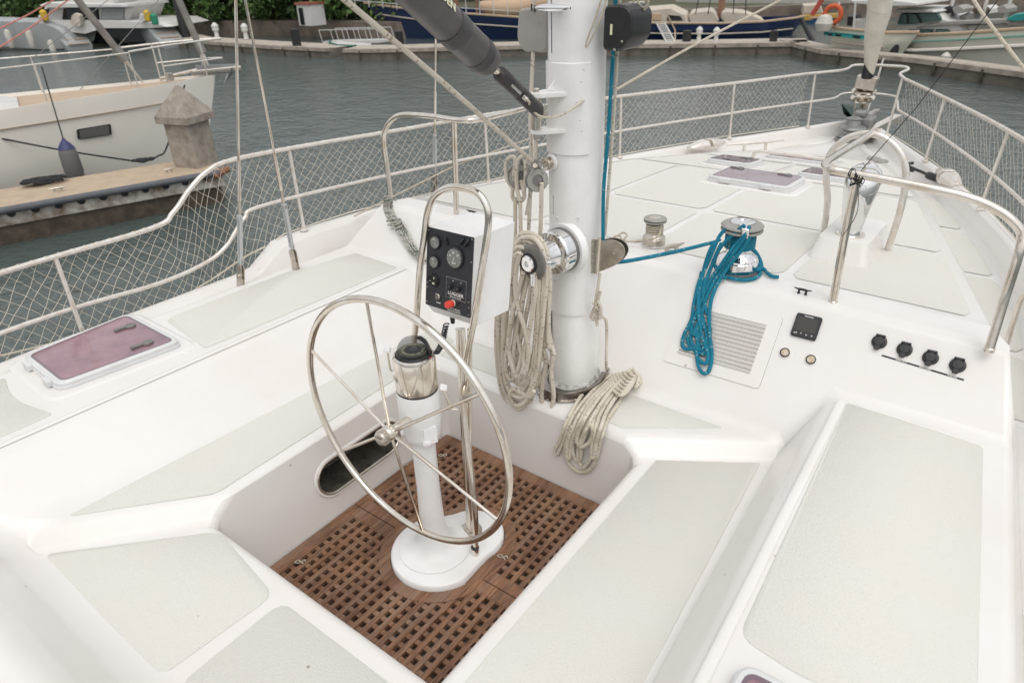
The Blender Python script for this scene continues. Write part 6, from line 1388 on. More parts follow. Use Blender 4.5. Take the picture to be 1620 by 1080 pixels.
def ped(px, py, hpx, z=-.62):
    b = P(px, py, z=z); s = depth(b)/FPX; H = hpx*s; r = H*.22
    mb = MB(); mb.lathe([(r*.8, 0), (r*.7, H*.08), (r*.6, H*.45), (r*.95, H*.48), (r*1.05, H*.60), (r*.95, H*.72), (r*1.1, H*.75), (r*1.0, H*.84), (r*.4, H*.97), (0, H)], b, seg=14); return mb.build('power_pedestal', M['boatwhite'])
for px, py, h, lab in ((344, 61, 23, 'white power pedestal on the quay, leftmost of the four'), (390, 62, 23, 'white power pedestal on the left pontoon, just left of the shroud'), (1105, 66, 22, 'white power pedestal on the quay in front of the blue ship, left of a pair'), (1132, 67, 22, 'white power pedestal on the quay in front of the blue ship, right of a pair')):
    tag(ped(px, py, h), lab, 'power pedestal', 'white power pedestals on the quays')
def pile(px, py, w, h, lab, zt=None):
    b = P(px, py, z=-.62); s = depth(b)/FPX; mb = MB(); mb.lathe([(w*s*.5, -.6), (w*s*.5, h*s*.96), (w*s*.44, h*s), (0, h*s)], b, seg=18); tag(mb.build('dock_pile', M['blackrubber']), lab, 'piling', 'black piles along the quays')
for a in ((470, 72, 14, 24, 'black pile standing at the edge of the left pontoon'), (632, 66, 13, 15, 'short black pile under the bow of the blue ship'), (1086, 66, 13, 16, 'black pile by the foot of the boarding ladder'), (1223, 66, 12, 16, 'black pile near the stern of the blue ship'), (294, 58, 14, 60, 'tall black pile at far left behind the forestay'), (1413, 80, 16, 28, 'thick black pile in front of the pale green motor boat')): pile(*a)
# boarding ladders / gangway
def rail_set(pts, name, lab, cat, m='boatwhite', r=.025):
    mb = MB(); [mb.tube(p, r, 6) for p in pts]; return tag(mb.build(name, M[m]), lab, cat)
g_ = thing('boarding_ladder', P(1060, 66, z=-.62), 'white boarding ladder leaning from the quay up to the navy blue ship', 'ladder')
l0, l1, u0, u1 = P(1055, 68, z=-.62), P(1068, 67, z=-.62), None, None
AB = (P(620, 66, z=-.9), P(1240, 64, z=-.9)); AB = [(a.x+1.2*(-.35), a.y+1.2) for a in AB]
u0, u1 = PV(1039, 38, AB[0], AB[1]), PV(1052, 37, AB[0], AB[1])
for a, b_ in ((l0, u0), (l1, u1)): MB().tube([a, b_], .03, 6).build('side_rail', M['boatwhite'], g_)
for k in range(11):
    t = (k+.5)/11; MB().tube([l0.lerp(u0, t), l1.lerp(u1, t)], .022, 6).build('rung', M['boatwhite'], g_)
MB().tube([P(1068, 66, z=-.62), PV(1068, 48, *AB), PV(1054, 20, *AB)], .03, 6).build('handrail', M['tandeck'], g_)

# navy blue ship behind the quay
def ship(AB, sheer, zb, name, lab, m, beam=2.2, cat='ship', flare=.85, parts=None):
    t = thing(name, (AB[0][0], AB[0][1], WZ), lab, cat); A, B = Vector((*AB[0], 0)), Vector((*AB[1], 0)); d = (B-A).normalized(); nrm = Vector((-d.y, d.x, 0))
    if nrm.y < 0: nrm = -nrm
    rings = []; n = len(sheer)
    for i, (px, py, hb) in enumerate(sheer):
        q = PV(px, py, AB[0], AB[1]); hb = max(hb, .03); top = q.z
        c = q+nrm*beam
        r = []
        for s in (-1, 1):
            l = [(0, top-.35), (hb*.97, top-.35), (hb*.97, top), (hb, top), (hb*.99, top-.3), (hb*(.93), (top+zb)/2), (hb*flare, zb)]
            l = [Vector((c.x, c.y, 0))+nrm*s*x+Vector((0, 0, z)) for x, z in l]
            if i == 0: l = [p+d*max(0, (top-p.z))*.9 for p in l]
            if i == n-1: l = [p-d*max(0, (top-p.z))*.55 for p in l]
            r += l if s < 0 else l[::-1]
        rings.append(r)
    MB().loft(rings, closed=False, cap=False).build('hull', m, t, ang=50)
    mb = MB(); mb.loft([[r[1], r[12]] for r in rings], closed=False, cap=False); mb.build('deck', M['tandeck'], t)
    for o_, m2, rr in ((0, M['tandeck'], .05), ):
        MB().tube([r[3] for r in rings], rr, 6).build('cap_rail', m2, t)
    MB().tube([r[4]+Vector((0, 0, -.12)) for r in rings[1:-1]], .03, 6).build('cove_stripe', M['canvasw'], t)
    return t, d, nrm
bs, bd_, bn_ = ship(AB, [(545, 9, .05), (580, 12, .6), (640, 17, 1.3), (720, 22, 1.8), (840, 29, 2.1), (950, 34, 2.2), (1050, 37, 2.15), (1140, 38, 1.9), (1210, 37, 1.4), (1262, 33, .8), (1282, 31, .3)], WZ, 'classic_ship', 'long navy blue classic ship lying behind the quay under tan covers', M['navy'])
def on(AB_, l, back=1.0, nr=None):
    nr = nr or bn_; out = []
    for px, py in l: out.append(PV(px, py, AB_[0], AB_[1])+nr*back)
    return out
def slab(AB_, l, back, thick, m, name, par, nr=None, bev=.05, r=.0):
    nr = nr or bn_; f = on(AB_, l, back, nr); f = rnd(f, r) if r else f; c = sum(f, Vector())/len(f)
    mb = MB(); mb.loft([[c+(p-c)*.9+Vector((0, 0, -.02)) for p in f], [p+nr*.15 for p in f], [p+nr*(thick-.15) for p in f], [c+(p-c)*.9+nr*thick for p in f]]); return mb.build(name, m, par, smooth=False)
slab(AB, [(1008, 37), (1008, 18), (1060, 14), (1085, 26), (1088, 38)], .8, 2.6, M['canvasw'], 'deckhouse', bs)
slab(AB, [(1052, 34), (1054, 25), (1076, 27), (1080, 34)], .75, .2, M['darkglass'], 'deckhouse_window', bs)
slab(AB, [(1086, 38), (1090, 22), (1130, 18), (1138, 36), (1136, 39)], 1.0, 2.0, M['canvasw'], 'awning', bs, r=.3)
slab(AB, [(1140, 38), (1142, 20), (1180, 22), (1200, 30), (1215, 37)], 1.0, 2.0, M['canvasw'], 'awning', bs, r=.3)
slab(AB, [(980, 36), (984, 10), (1010, 8), (1012, 37)], 1.0, 2.4, M['canvasw'], 'deckhouse', bs)
slab(AB, [(1005, 32), (1005, 22), (1020, 22), (1020, 33)], .78, .2, M['canvas'], 'panel', bs); slab(AB, [(1029, 34), (1029, 23), (1045, 23), (1045, 35)], .76, .2, M['canvas'], 'panel', bs)
mb = MB(); pts = on(AB, [(748, 11), (760, 14), (790, 17), (820, 15), (850, 8), (900, 2)], 1.2); mb.tube(cr(pts, 6), [.18+.22*min(1, i/12) for i in range(31)], 14); mb.build('covered_boom', M['canvas'], bs)
for px, r, lab in ((700, .16, 0), (1140, .16, 0), (735, .06, 0), (830, .05, 0)): 
    a = on(AB, [(px, 34)], 2.0)[0]; MB().tube([a, a+Vector((0, 0, 14))], [r, r*.7], 10).build('ship_mast', mat('varnished_mast', (.24, .13, .08), .4), bs)
for px, px2 in ((565, 600), (590, 640), (612, 690), (1120, 1142), (1160, 1142), (1180, 1143), (1100, 1139), (690, 702), (712, 702)):
    a = on(AB, [(px, 24)], .3)[0]; b_ = on(AB, [(px2, 24)], 2.0)[0]+Vector((0, 0, 9)); MB().tube([a, b_], .022, 5).build('rigging', M['ropeblack'], bs)
mb = MB()
for px in range(560, 860, 22): a = on(AB, [(px, np.interp(px, [545, 640, 840], [9, 17, 29]))], .15)[0]; mb.tube([a, a+Vector((0, 0, .75))], .02, 5)
mb.tube(on(AB, [(545, 0), (640, 8), (840, 20)], .15), .015, 5); mb.build('ship_rail', M['boatwhite'], bs)
c_ = on(AB, [(1275, 36)], 1.5)[0]; MB().tube(cr([c_, c_+Vector((.6, -1.0, -.4)), c_+Vector((1.4, -2.2, -.9))], 6), .09, 8).build('stern_hose', M['ropeblack'], bs)
mb = MB(); 
for px, py in ((602, 28), (650, 30), (645, 20)): mb.lathe([(0, 0), (.10, .0), (.10, .06), (0, .07)], on(AB, [(px, py-8)], -.12)[0], bn_*-1, 14)

# far shore: land, sea wall, hut and trees at upper left
sh = [P(-200, 30, z=-.5), P(100, 36, z=-.5), P(300, 41, z=-.5), P(480, 41, z=-.5), P(620, 44, z=-.5)]
land = MB(); fr = [Vector((p.x, p.y, 0)) for p in sh]; fr += [fr[-1]+Vector((15, 16, 0)), fr[-1]+Vector((80, 70, 0))]
fr[0] = Vector((-160, 25, 0))
for i in range(len(fr)-1):
    pass
land.add([(p.x, p.y, -.40) for p in fr]+[(200, 400, -.40), (-400, 400, -.40), (-400, 20, -.40)], [list(range(len(fr)+3))])
tag(land.build('far_shore', mat('shore_earth', (.10, .09, .055), .95, var=(.5, .9, (.05, .07, .03))), smooth=False), kind='structure')
mb = MB(); mb.loft([[(p.x, p.y-.3, -1.2), (p.x, p.y-.25, -.25), (p.x, p.y+.4, -.22), (p.x, p.y+.4, -1.2)] for p in fr[1:]]); tag(mb.build('sea_wall', mat('sea_wall_stone', (.20, .165, .13), .9, var=(1.5, .9, (.09, .075, .06)), bump=(3, .8, 5, .05)), smooth=False), 'low brown stone sea wall running below the trees at upper left', 'wall')
hut = thing('dock_hut', P(485, 42, z=-.3), 'small white booth with a dark doorway on the shore under the trees', 'hut')
hb = P(485, 41, z=-.3); s = depth(hb)/FPX; w_, h_ = 31*s, 30*s
MB().box(hb+Vector((0, .4, h_/2)), (w_, .9, h_)).build('wall', M['boatwhite'], hut, smooth=False); MB().box(hb+Vector((0, .4, h_+.04)), (w_*1.1, 1.05, .10)).build('roof', mat('red_roof_edge', (.30, .09, .06), .6), hut, smooth=False)
MB().box(hb+Vector((-w_*.18, -.07, h_*.45)), (w_*.30, .05, h_*.80)).build('doorway', M['darkglass'], hut, smooth=False)
def gangway():
    t = thing('gangway', P(560, 70, z=-.62), 'white gangway with hooped railings between the shore and the pontoon', 'gangway')
    b0, b1 = P(510, 66, z=-.62), P(600, 64, z=-.62)
    MB().hexa([b0+Vector((0, 0, -.1)), b1+Vector((0, 0, -.1)), b1+Vector((0, .9, -.1)), b0+Vector((0, .9, -.1))], [b0, b1, b1+Vector((0, .9, 0)), b0+Vector((0, .9, 0))]).build('walkway', M['boatwhite'], t, smooth=False)
    for dy in (0, .9):
        for k in range(6):
            a = b0.lerp(b1, k/5)+Vector((0, dy, 0)); MB().tube([a, a+Vector((-.12, 0, .45))], .012, 6).build('post', M['boatwhite'], t)
        MB().tube([b0+Vector((-.12, dy, .45)), b1+Vector((-.12, dy, .45))], .013, 6).build('handrail', M['boatwhite'], t)
    dg = thing('dinghy', P(550, 84, z=WZ), 'small white and green dinghy floating under the gangway', 'dinghy')
    c = P(552, 84, z=WZ)+Vector((0, 0, .12)); mb = MB(); rings = []
    for x, hw, zz in ((-1.1, .02, .22), (-.8, .3, .16), (0, .5, .12), (.8, .48, .12), (1.0, .42, .14)):
        rings.append([c+Vector((x, s*hw*k, z)) for s, k, z in ((1, 1, zz+.12), (1, .8, -.1), (-1, .8, -.1), (-1, 1, zz+.12), (-1, .85, zz), (1, .85, zz))])
    mb.loft(rings); mb.build('dinghy_hull', M['boatwhite'], dg, ang=50)
    MB().tube([c+Vector((x, -hw, zz+.1)) for x, hw, zz in ((-1.1, .02, .22), (-.8, .3, .16), (0, .5, .12), (.8, .48, .12), (1.0, .42, .14))], .05, 8).build('gunwale', mat('dinghy_green', (.015, .12, .09), .5), dg)
gangway()

def leafmat(name, c1, c2):
    m = mat(name, c1, .6, var=(.9, 1, c2)); return m
LM = [leafmat('leaves_dark', (.045, .095, .022), (.08, .145, .03)), leafmat('leaves_mid', (.065, .14, .03), (.115, .20, .04)), leafmat('leaves_pale', (.10, .17, .05), (.15, .21, .07))]
bark = mat('bark', (.09, .07, .05), .9, bump=(8, .8, 4, .02))
def tree(base, h, w, lm, label, n=2600, leaf=.20, seed=0, cat='tree'):
    rs = np.random.RandomState(seed); t = thing('tree', base, label, cat, 'trees on the far shore'); base = Vector(base)
    mb = MB(); mb.tube([base-Vector((0, 0, .4)), base+Vector((.1, 0, h*.25)), base+Vector((-.1, .1, h*.5))], [w*.05, w*.04, w*.02], 8); cl = []
    for k in range(16):
        a = rs.uniform(0, 6.28); rr = w*.5*math.sqrt(rs.uniform(.02, 1)); zz = h*rs.uniform(.18, .88); rr *= (1-.55*(zz/h)**2); c = base+Vector((rr*math.cos(a), rr*math.sin(a), zz)); cl.append((c, w*rs.uniform(.13, .24)))
        mb.tube([base+Vector((0, 0, h*.2)), (base+c)/2+Vector((0, 0, h*.15)), c], [w*.02, w*.012, w*.005], 5)
    mb.build('trunk', bark, t)
    vs = []; fs = []
    per = n//len(cl)
    for c, r in cl:
        d = rs.normal(size=(per, 3)); d /= np.linalg.norm(d, axis=1)[:, None]; d *= (r*rs.uniform(.45, 1.1, size=(per, 1))); d[:, 2] *= .75
        u = rs.normal(size=(per, 3)); u /= np.linalg.norm(u, axis=1)[:, None]; v = np.cross(u, rs.normal(size=(per, 3))); v /= np.linalg.norm(v, axis=1)[:, None]
        sz = leaf*rs.uniform(.5, 1.1, size=(per, 1)); p = np.array(c)[None]+d
        q = np.stack([p-u*sz*.6, p+v*sz*.32, p+u*sz*.6, p-v*sz*.32], 1).reshape(-1, 3); o = len(vs); vs += [tuple(x) for x in q]; fs += [[o+4*i, o+4*i+1, o+4*i+2, o+4*i+3] for i in range(per)]
    c_ = MB(); c_.add(vs, fs); c_.build('crown', lm, t, smooth=False); return t
def shore(px, back): p = P(px, 40, z=-.4); d = Vector((p.x-CAM.x, p.y-CAM.y, 0)).normalized(); return Vector((p.x, p.y, -.4))+d*back
TR = [(-110, 3, 6, 6.5, 0, 'dark tree at the far left edge, behind the catamaran'), (-20, 2, 5.5, 6, 0, 'dark tree behind the left hull of the catamaran'), (70, 4, 7, 7, 0, 'tall dark tree rising behind the catamaran cabin'), (165, 2.5, 6, 6.5, 1, 'mid green tree behind the catamaran bridge deck'), (215, 2.0, 5.5, 5.5, 2, 'bright pale green tree right of the catamaran cabin'),
      (265, 4, 7, 7, 1, 'leafy green tree behind the catamaran stern'), (320, 1.8, 5, 5.5, 0, 'dark spreading tree behind the left power pedestals'), (375, 2.5, 6.5, 6, 1, 'green tree between the two near shrouds'), (430, 2, 5, 5.5, 0, 'dark bushy tree just left of the white booth'), (480, 3.5, 7, 7, 0, 'tall dark tree directly behind the white booth'), (530, 2.2, 6, 6, 1, 'green tree just right of the white booth'), (585, 3, 6, 7, 2, 'pale green tree behind the bow of the blue ship'), (650, 6, 7, 8, 1, 'green tree behind the blue ship foredeck')]
for i, (px, bk_, h, w, k, lab) in enumerate(TR): tree(shore(px, bk_), h*.72, w*.9, LM[k], lab, n=3600, leaf=.30, seed=i+1)
# low understorey that closes the gaps under the trees
rs = np.random.RandomState(77); vs = []; fs = []
for i in range(9000):
    px = rs.uniform(-150, 680); b_ = shore(px, rs.uniform(.8, 4.5)); p = np.array(b_)+[0, 0, rs.uniform(0, 2.6)]; u = rs.normal(size=3); u /= np.linalg.norm(u); v = np.cross(u, rs.normal(size=3)); v /= np.linalg.norm(v); s = rs.uniform(.12, .3)
    o = len(vs); vs += [tuple(p-u*s), tuple(p+v*s*.5), tuple(p+u*s), tuple(p-v*s*.5)]; fs.append([o, o+1, o+2, o+3])
ub = MB(); ub.add(vs, fs); tag(ub.build('undergrowth', LM[0], smooth=False), 'dense dark undergrowth filling the space beneath the shore trees', 'undergrowth', kind='stuff')
hg = shore(255, -.1); mb = MB(); rs2 = np.random.RandomState(5)
for i in range(900):
    a = rs2.normal(size=3)*[.9, .3, .22]; p = np.array(hg)+a+[0, 0, .45]; u = rs2.normal(size=3)*.1; v = rs2.normal(size=3)*.07; mb.add([p-u, p+v, p+u, p-v], [[0, 1, 2, 3]])
tag(mb.build('bush', LM[2], smooth=False), 'low yellow-green hedge on the shore beside the catamaran', 'bush')

# catamaran at upper left
ct = thing('catamaran', P(130, 82, z=WZ), 'white and grey catamaran seen from its sterns, at the top left by the trees', 'catamaran')
cA, cB = P(70, 80, z=WZ), P(262, 76, z=WZ); cAB = [(cA.x, cA.y), (cB.x, cB.y)]; cd_ = Vector((cB.x-cA.x, cB.y-cA.y, 0)).normalized(); cn_ = Vector((-cd_.y, cd_.x, 0)); cn_ = cn_ if cn_.y > 0 else -cn_
ahead = (Vector((-1, .25, 0))).normalized()
M['catgrey'] = mat('catamaran_grey', (.33, .34, .34), .4, var=(1, .6, (.26, .27, .27)))
def cat_hull(tip, top, w_px, nm):
    q = PV(*tip, *cAB); q.z = WZ; tp_ = PV(*top, *cAB); s = depth(q)/FPX; w = w_px*s; side = Vector((-ahead.y, ahead.x, 0))
    rings = []
    for t, z1, ww in ((0, WZ+.25, .8), (.9, WZ+.55, .95), (1.9, tp_.z, 1), (4, tp_.z+.05, 1), (7, tp_.z+.1, .8), (9.5, tp_.z+.15, .1)):
        c = q+ahead*t; rings.append([Vector((c.x, c.y, 0))+side*sx*w*.5*ww+Vector((0, 0, z)) for sx, z in ((-.8, WZ-.2), (-1, (WZ+z1)/2), (-.95, z1-.05), (-.8, z1), (.8, z1), (.95, z1-.05), (1, (WZ+z1)/2), (.8, WZ-.2))])
    o = MB().loft(rings).build(nm, M['catgrey'], ct, ang=40)
    mb = MB(); 
    for k in range(3):
        t = .15+.55*k; z = WZ+.27+.18*k; c = q+ahead*t; mb.box(Vector((c.x, c.y, z)), (.5, w*.62, .03), Matrix.Rotation(math.atan2(ahead.y, ahead.x), 3, 'Z'))
    mb.build('stern_step', M['tandeck'], o, smooth=False)
    return q, w, tp_.z
cat_hull((128, 80), (95, 42), 46, 'hull'); cat_hull((277, 75), (245, 38), 44, 'hull')
def csl(l, back, th, m, nm, r=0): return slab(cAB, l, back, th, M[m], nm, ct, nr=cn_, r=r)
csl([(60, 50), (60, 34), (160, 34), (240, 36), (262, 44), (236, 46), (150, 46), (118, 56)], .6, 4.0, 'boatwhite', 'bridge_deck'); csl([(-40, 30), (60, 33), (92, 44), (118, 70), (122, 79), (60, 80), (-40, 72)], .1, 1.4, 'catgrey', 'hull_side', .2); csl([(112, 76), (120, 48), (150, 44), (230, 48), (238, 72)], 1.6, 3.0, 'darkglass', 'tunnel_shade')  # dark slab in the open tunnel stands in for shade under the bridge deck
csl([(34, 30), (48, 12), (66, 8), (190, 9), (190, 13), (182, 36), (60, 36)], 1.0, 3.2, 'boatwhite', 'cabin'); csl([(78, 34), (80, 14), (135, 13), (138, 34)], .9, .2, 'darkglass', 'doorway'); csl([(140, 33), (142, 13), (178, 13), (178, 33)], .92, .2, 'catgrey', 'cabin_window'); csl([(40, 26), (47, 17), (56, 16), (54, 26)], .9, .2, 'darkglass', 'cabin_window')
csl([(48, 10), (60, 5), (190, 8), (192, 12), (60, 13)], .5, 4.0, 'boatwhite', 'cabin_roof'); csl([(78, 6), (80, -6), (160, -6), (160, 7)], 1.2, 2.0, 'boatwhite', 'flybridge_seat')
csl([(104, 40), (106, 24), (112, 21), (120, 24), (122, 44)], .3, .3, 'canvasw', 'stern_seat', .1)
csl([(212, 34), (213, 23), (221, 23), (222, 34)], .4, .4, 'boatwhite', 'deck_box'); 
for px, py, col_, nm in ((68, 28, (.55, .36, .03), 'yellow_float'), (232, 29, (.55, .36, .03), 'yellow_float'), (243, 34, (.02, .22, .12), 'green_float')): MB().lathe([(.10, 0), (.16, .05), (.16, .4), (.06, .5), (0, .52)], PV(px, py+6, *cAB)+cn_*.2, seg=12).build(nm, mat(nm, col_, .6), ct)
for px, py, lab in ((18, 46, 'white fender on the catamaran side, leftmost of three'), (51, 46, 'white fender on the catamaran side, middle of three'), (86, 62, 'white fender on the catamaran side, right-hand of three')):
    q = PV(px, py, *cAB)-cn_*.35; tag(MB().lathe([(0, -.85), (.10, -.82), (.14, -.74), (.14, -.12), (.10, -.03), (.03, 0), (0, .01)], q, seg=14).build('fender', M['foam']), lab, 'fender', 'fenders on the catamaran')

# boats beyond the right-hand quay
gA, gB = P(1400, 84, z=-.6), P(1700, 110, z=-.6); gA, gB = Vector((gA.x-.3, gA.y+1.5, 0)), Vector((gB.x+.5, gB.y+1.3, 0)); GAB = [(gA.x, gA.y), (gB.x, gB.y)]; gnr = Vector((-(gB-gA).y, (gB-gA).x, 0)).normalized()
mbt, _, gn2 = ship(GAB, [(1398, 52, .5), (1410, 54, .9), (1450, 56, 1.2), (1520, 53, 1.3), (1600, 47, 1.3), (1700, 40, 1.1), (1800, 33, .4)], WZ, 'motor_boat', 'pale green motor boat with a glazed wheelhouse behind the right-hand quay', M['mossygreen'], beam=1.3, cat='boat')
def gs(l, back, th, m, nm, par=None, r=0): return slab(GAB, l, back, th, M[m] if isinstance(m, str) else m, nm, par or mbt, nr=gn2, r=r)
gs([(1398, 54), (1406, 20), (1412, 17), (1466, 18), (1480, 32), (1510, 40), (1515, 54)], .5, 2.0, 'boatwhite', 'wheelhouse')
for l in ([(1409, 39), (1416, 23), (1424, 22), (1425, 40)], [(1429, 40), (1428, 22), (1438, 22), (1446, 38)], [(1449, 38), (1442, 21), (1470, 21), (1477, 33)], [(1422, 53), (1428, 48), (1437, 48), (1438, 53)], [(1443, 53), (1444, 48), (1465, 48), (1462, 53)], [(1469, 52), (1471, 48), (1488, 48), (1491, 52)]): gs(l, .38, .15, 'greenglass', 'wheelhouse_window')
gs([(1404, 20), (1408, 15), (1470, 17), (1474, 20)], .3, 2.4, 'boatwhite', 'wheelhouse_roof'); gs([(1432, 45), (1470, 36), (1560, 32), (1620, 30), (1620, 35), (1560, 37), (1470, 41)], .4, .5, 'greyplastic', 'folded_awning')
mb = MB(); pts = [PV(px, py, *GAB)-gn2*.06 for px, py in ((1402, 63), (1450, 66), (1520, 63), (1600, 58), (1700, 52))]; mb.tube(pts, .025, 6); mb.build('green_stripe', M['greentrim'], mbt)
mb = MB(); pts = [PV(px, py, *GAB)-gn2*.05 for px, py in ((1410, 78), (1450, 80), (1520, 77), (1600, 73), (1700, 68))]; mb.tube(pts, .05, 6); mb.build('rubbing_strake', M['boatcream'], mbt)
gs([(1580, 32), (1600, 22), (1700, 14), (1700, 24), (1600, 34)], .2, 2, 'teal', 'upper_rail_cover', r=.1); gs([(1582, 40), (1600, 30), (1700, 24), (1700, 34), (1600, 42)], .3, 2, 'greyplastic', 'side_awning')
gs([(1490, 54), (1492, 42), (1620, 38), (1700, 36), (1700, 48), (1600, 50)], .7, 1.8, 'boatwhite', 'cabin_side')
random.seed(31)
for k in range(9):
    px = random.uniform(1468, 1610); py = random.uniform(12, 34); gs([(px, py+9), (px-3, py), (px+8, py-4), (px+16, py+2), (px+14, py+9)], random.uniform(.6, 1.4), .6, random.choice(['black', 'greyplastic', 'canvas', 'boatwhite', 'oldwood']), 'stowed_gear')
for px, m_ in ((1470, 'boatwhite'), (1523, 'railw'), (1560, 'boatwhite'), (1602, 'greyplastic')):
    a = PV(px, 45, *GAB)+gn2*1; MB().tube([a, a+Vector((.05, 0, 5))], .05, 8).build('boat_mast', M[m_], mbt)
for i, (px, py) in enumerate(((1505, 82), (1360, 66), (1330, 70))):
    q = (PV(px, py, *GAB))-gn2*.25; tag(MB().lathe([(0, -.32), (.10, -.28), (.14, -.18), (.14, -.10), (.05, 0), (0, .01)], q, seg=14).build('fender', M['foam']), ['round white fender below the green stripe of the motor boat', 'round fender at the stern of the teal striped boat, right one', 'round fender at the stern of the teal striped boat, left one'][i], 'fender')
tA_, tB_ = P(1300, 84, z=-.6), P(1420, 92, z=-.6); TAB = [(tA_.x, tA_.y+1.4), (tB_.x, tB_.y+1.4)]
tbt, _, tn = ship(TAB, [(1303, 44, 1.0), (1312, 45, 1.3), (1350, 48, 1.5), (1400, 52, 1.5), (1440, 54, .9)], WZ, 'work_boat', 'cream boat with a bright teal stripe round its stern, right of the blue ship', M['mossygreen'], beam=1.6, cat='boat')
def ts_(l, back, th, m, nm, r=0): return slab(TAB, l, back, th, M[m], nm, tbt, nr=tn, r=r)
for k, (x0, x1) in enumerate(((1306, 1314), (1318, 1328), (1332, 1347), (1352, 1376))):
    pass
ts_([(1306, 55), (1306, 50), (1375, 57), (1375, 62)], -.12, .15, 'teal', 'teal_stripe')
for x0, x1 in ((1314, 1320), (1326, 1333), (1354, 1364)): ts_([(x0, 53.5+(x0-1306)*.1), (x0, 51.5+(x0-1306)*.1), (x1, 51.5+(x1-1306)*.1), (x1, 54+(x1-1306)*.1)], -.14, .05, 'black', 'stern_opening')
ts_([(1338, 5), (1336, 1), (1400, 0), (1450, 6), (1450, 9), (1400, 10)], .3, 2.6, 'boatwhite', 'boat_canopy'); ts_([(1334, 48), (1336, 33), (1362, 33), (1364, 50)], .6, .6, 'boatwhite', 'deck_locker')
ts_([(1318, 44), (1319, 28), (1330, 28), (1334, 46)], 1.0, .6, 'black', 'deck_gear'); ts_([(1348, 36), (1349, 10), (1368, 10), (1368, 38)], 1.4, .2, 'greyplastic', 'plastic_screen'); ts_([(1370, 48), (1368, 20), (1376, 20), (1378, 50)], .8, .5, 'teal', 'deck_post')
for px in (1318, 1344, 1372): a = PV(px, 46, *TAB)+tn*.3; MB().tube([a, PV(px+3, 4, *TAB)+tn*.3], .03, 6).build('canopy_post', M['boatwhite'], tbt)
q = PV(1313, 24, *TAB)+tn*.2; tag(MB().tube([q+Vector((.26*math.cos(a), 0, .26*math.sin(a))) for a in [2*math.pi*k/20 for k in range(20)]], .075, 8, closed=True).build('life_ring', mat('orange_ring', (.55, .10, .03), .6)), 'orange life ring on the stern of the teal striped boat', 'life ring')
q = PV(1306, 37, *TAB)-tn*.1; tag(MB().lathe([(0, -.28), (.2, -.22), (.28, 0), (.2, .22), (0, .28)], q, seg=16).build('fender', M['foam']), 'large round white buoy fender at the corner of the teal striped boat', 'fender')
tag(MB().hexa([P(1180, 66, z=-.62), P(1205, 62, z=-.62), P(1205, 61, z=-.62), P(1180, 65, z=-.62)], [P(1180, 66, z=-.26), P(1205, 62, z=-.26), P(1205, 61, z=-.26), P(1180, 65, z=-.26)]).build('dock_hose', M['bluerub']), 'grey hose lying on the quay near the blue ship', 'hose') if False else None
# farther clutter: yellow and blue boat, pale building, more trees
fA, fB = P(1255, 55, z=WZ), P(1330, 55, z=WZ); FAB = [(fA.x, fA.y+6), (fB.x, fB.y+6)]
fb2, _, fn = ship(FAB, [(1262, 33, .4), (1270, 30, 1), (1300, 27, 1.2), (1335, 24, .6)], WZ, 'fishing_boat', 'small blue and yellow fishing boat in the gap right of the blue ship', mat('mid_blue', (.015, .06, .15), .5), beam=1.0, cat='boat')
slab(FAB, [(1266, 33), (1266, 24), (1330, 21), (1330, 28)], -.1, .4, mat('ochre_paint', (.45, .28, .06), .6), 'sheer_band', fb2, nr=fn); slab(FAB, [(1270, 24), (1272, 10), (1300, 8), (1304, 22)], .6, 1.6, M['canvasw'], 'wheelhouse', fb2, nr=fn)
MB().tube([PV(1285, 24, *FAB), PV(1312, -20, *FAB)], .12, 8).build('red_boom', mat('red_boom', (.40, .06, .04), .6), fb2)
bb = P(1190, 20, z=-.4); bb = Vector((CAM.x+(bb.x-CAM.x)*.55, CAM.y+(bb.y-CAM.y)*.55, -.4)); dpt = Vector((0.25, 1, 0)).normalized()
far = Vector((CAM.x, CAM.y, 0))+Vector((ray(1170, 5).x, ray(1170, 5).y, 0)).normalized()*75
bld = thing('shore_building', far, 'long pale harbour building with a tan roof far beyond the blue ship', 'building')
MB().box((far.x, far.y, 1.2), (22, 8, 4.4)).build('wall', M['boatwhite'], bld, smooth=False); MB().hexa([(far.x-12, far.y-5, 3.4), (far.x+12, far.y-5, 3.4), (far.x+12, far.y+5, 3.4), (far.x-12, far.y+5, 3.4)], [(far.x-11, far.y-.5, 4.8), (far.x+11, far.y-.5, 4.8), (far.x+11, far.y+.5, 4.8), (far.x-11, far.y+.5, 4.8)]).build('roof', M['canvas'], bld, smooth=False)
for k in range(7): MB().box((far.x-9+3*k, far.y-4.03, 1.6), (1.2, .1, 1.3)).build('window', M['darkglass'], bld, smooth=False)
def farpt(px, dist): d = ray(px, 0); d = Vector((d.x, d.y, 0)).normalized(); return Vector((CAM.x, CAM.y, -.4))+d*dist
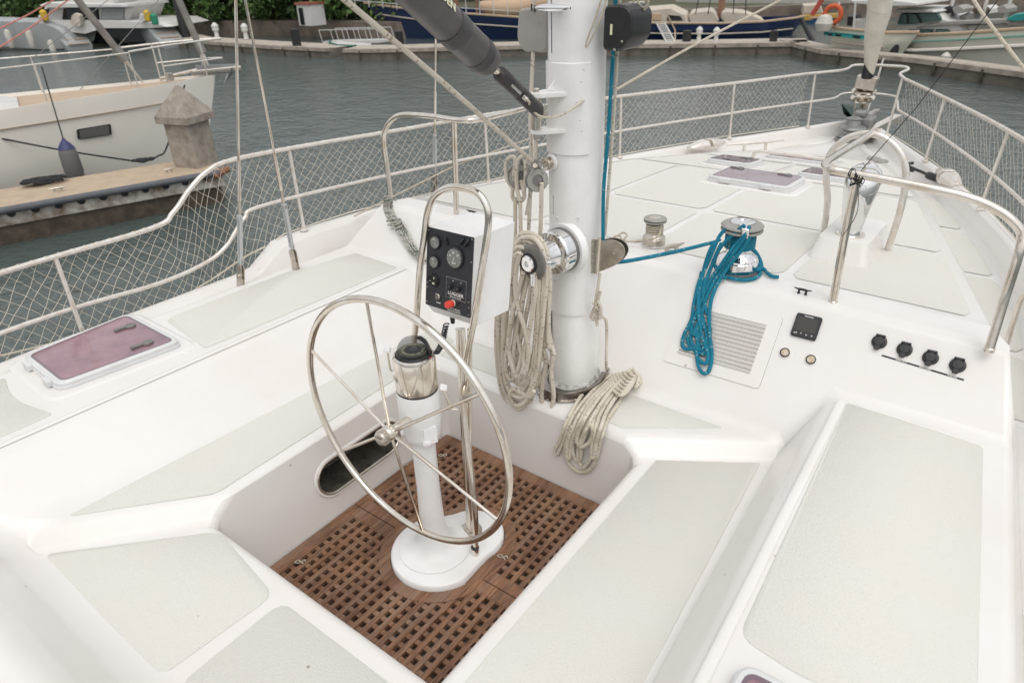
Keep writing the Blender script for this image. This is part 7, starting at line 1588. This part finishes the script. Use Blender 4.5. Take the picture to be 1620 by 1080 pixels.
l2 = MB(); l2.add([farpt(px, 60)+Vector((0, 0, .02)) for px in (700, 1000, 1300, 1700, 2300)]+[farpt(px, 700)+Vector((0, 0, .02)) for px in (2300, 1000, 500)], [list(range(8))]); tag(l2.build('far_bank', mat('far_bank_grass', (.07, .09, .04), .95), smooth=False), kind='structure')
for i, (px, dist, h, w, k, lab) in enumerate(((1250, 64, 8, 9, 1, 'green tree beyond the stern of the blue ship'), (1420, 62, 7, 10, 2, 'pale green tree beyond the teal striped boat'), (1490, 60, 8, 11, 2, 'pale green tree beyond the motor boat wheelhouse'), (1570, 63, 8, 11, 1, 'green tree beyond the motor boat, near the right corner'), (1650, 60, 8, 12, 2, 'pale tree at the upper right corner'), (930, 66, 8, 10, 2, 'pale tree behind the mast, beyond the ship'), (820, 62, 8, 10, 1, 'green tree behind the covered boom of the ship'), (760, 60, 8, 9, 2, 'pale green tree behind the ship left of the mast'))): tree(farpt(px, dist), h, w, LM[k], lab, n=2600, leaf=.5, seed=50+i)
ml = [(1165, 50, .10, 'brown mast'), (1205, 55, .07, 'thin grey mast'), (1232, 52, .07, 'pale mast'), (1340, 50, .07, 'white mast'), (1186, 58, .06, 'dark mast')]
for i, (px, dist, r, lab) in enumerate(ml):
    p = farpt(px, dist); t = thing('distant_boat', p, lab+' of a moored boat beyond the blue ship', 'boat', 'distant moored boats')
    rings = [[p+Vector((x, s*hw*k2, z)) for s, k2, z in ((1, 1, .9), (1, .7, -.7), (-1, .7, -.7), (-1, 1, .9))] for x, hw in ((-4, .3), (-2, 1.1), (1, 1.4), (4, 1.1), (5, .9))]
    MB().loft(rings).build('hull', [M['boatwhite'], M['navy'], M['canvasw']][i % 3], t, ang=50); MB().box(p+Vector((.5, 0, 1.2)), (3.5, 1.4, .7)).build('cabin', M['canvasw'], t, bevel=.1)
    MB().tube([p, p+Vector((0, 0, 12))], r*1.3, 8).build('mast', [M['oldwood'], M['brushed'], M['boatwhite'], M['boatwhite'], M['black']][i], t)
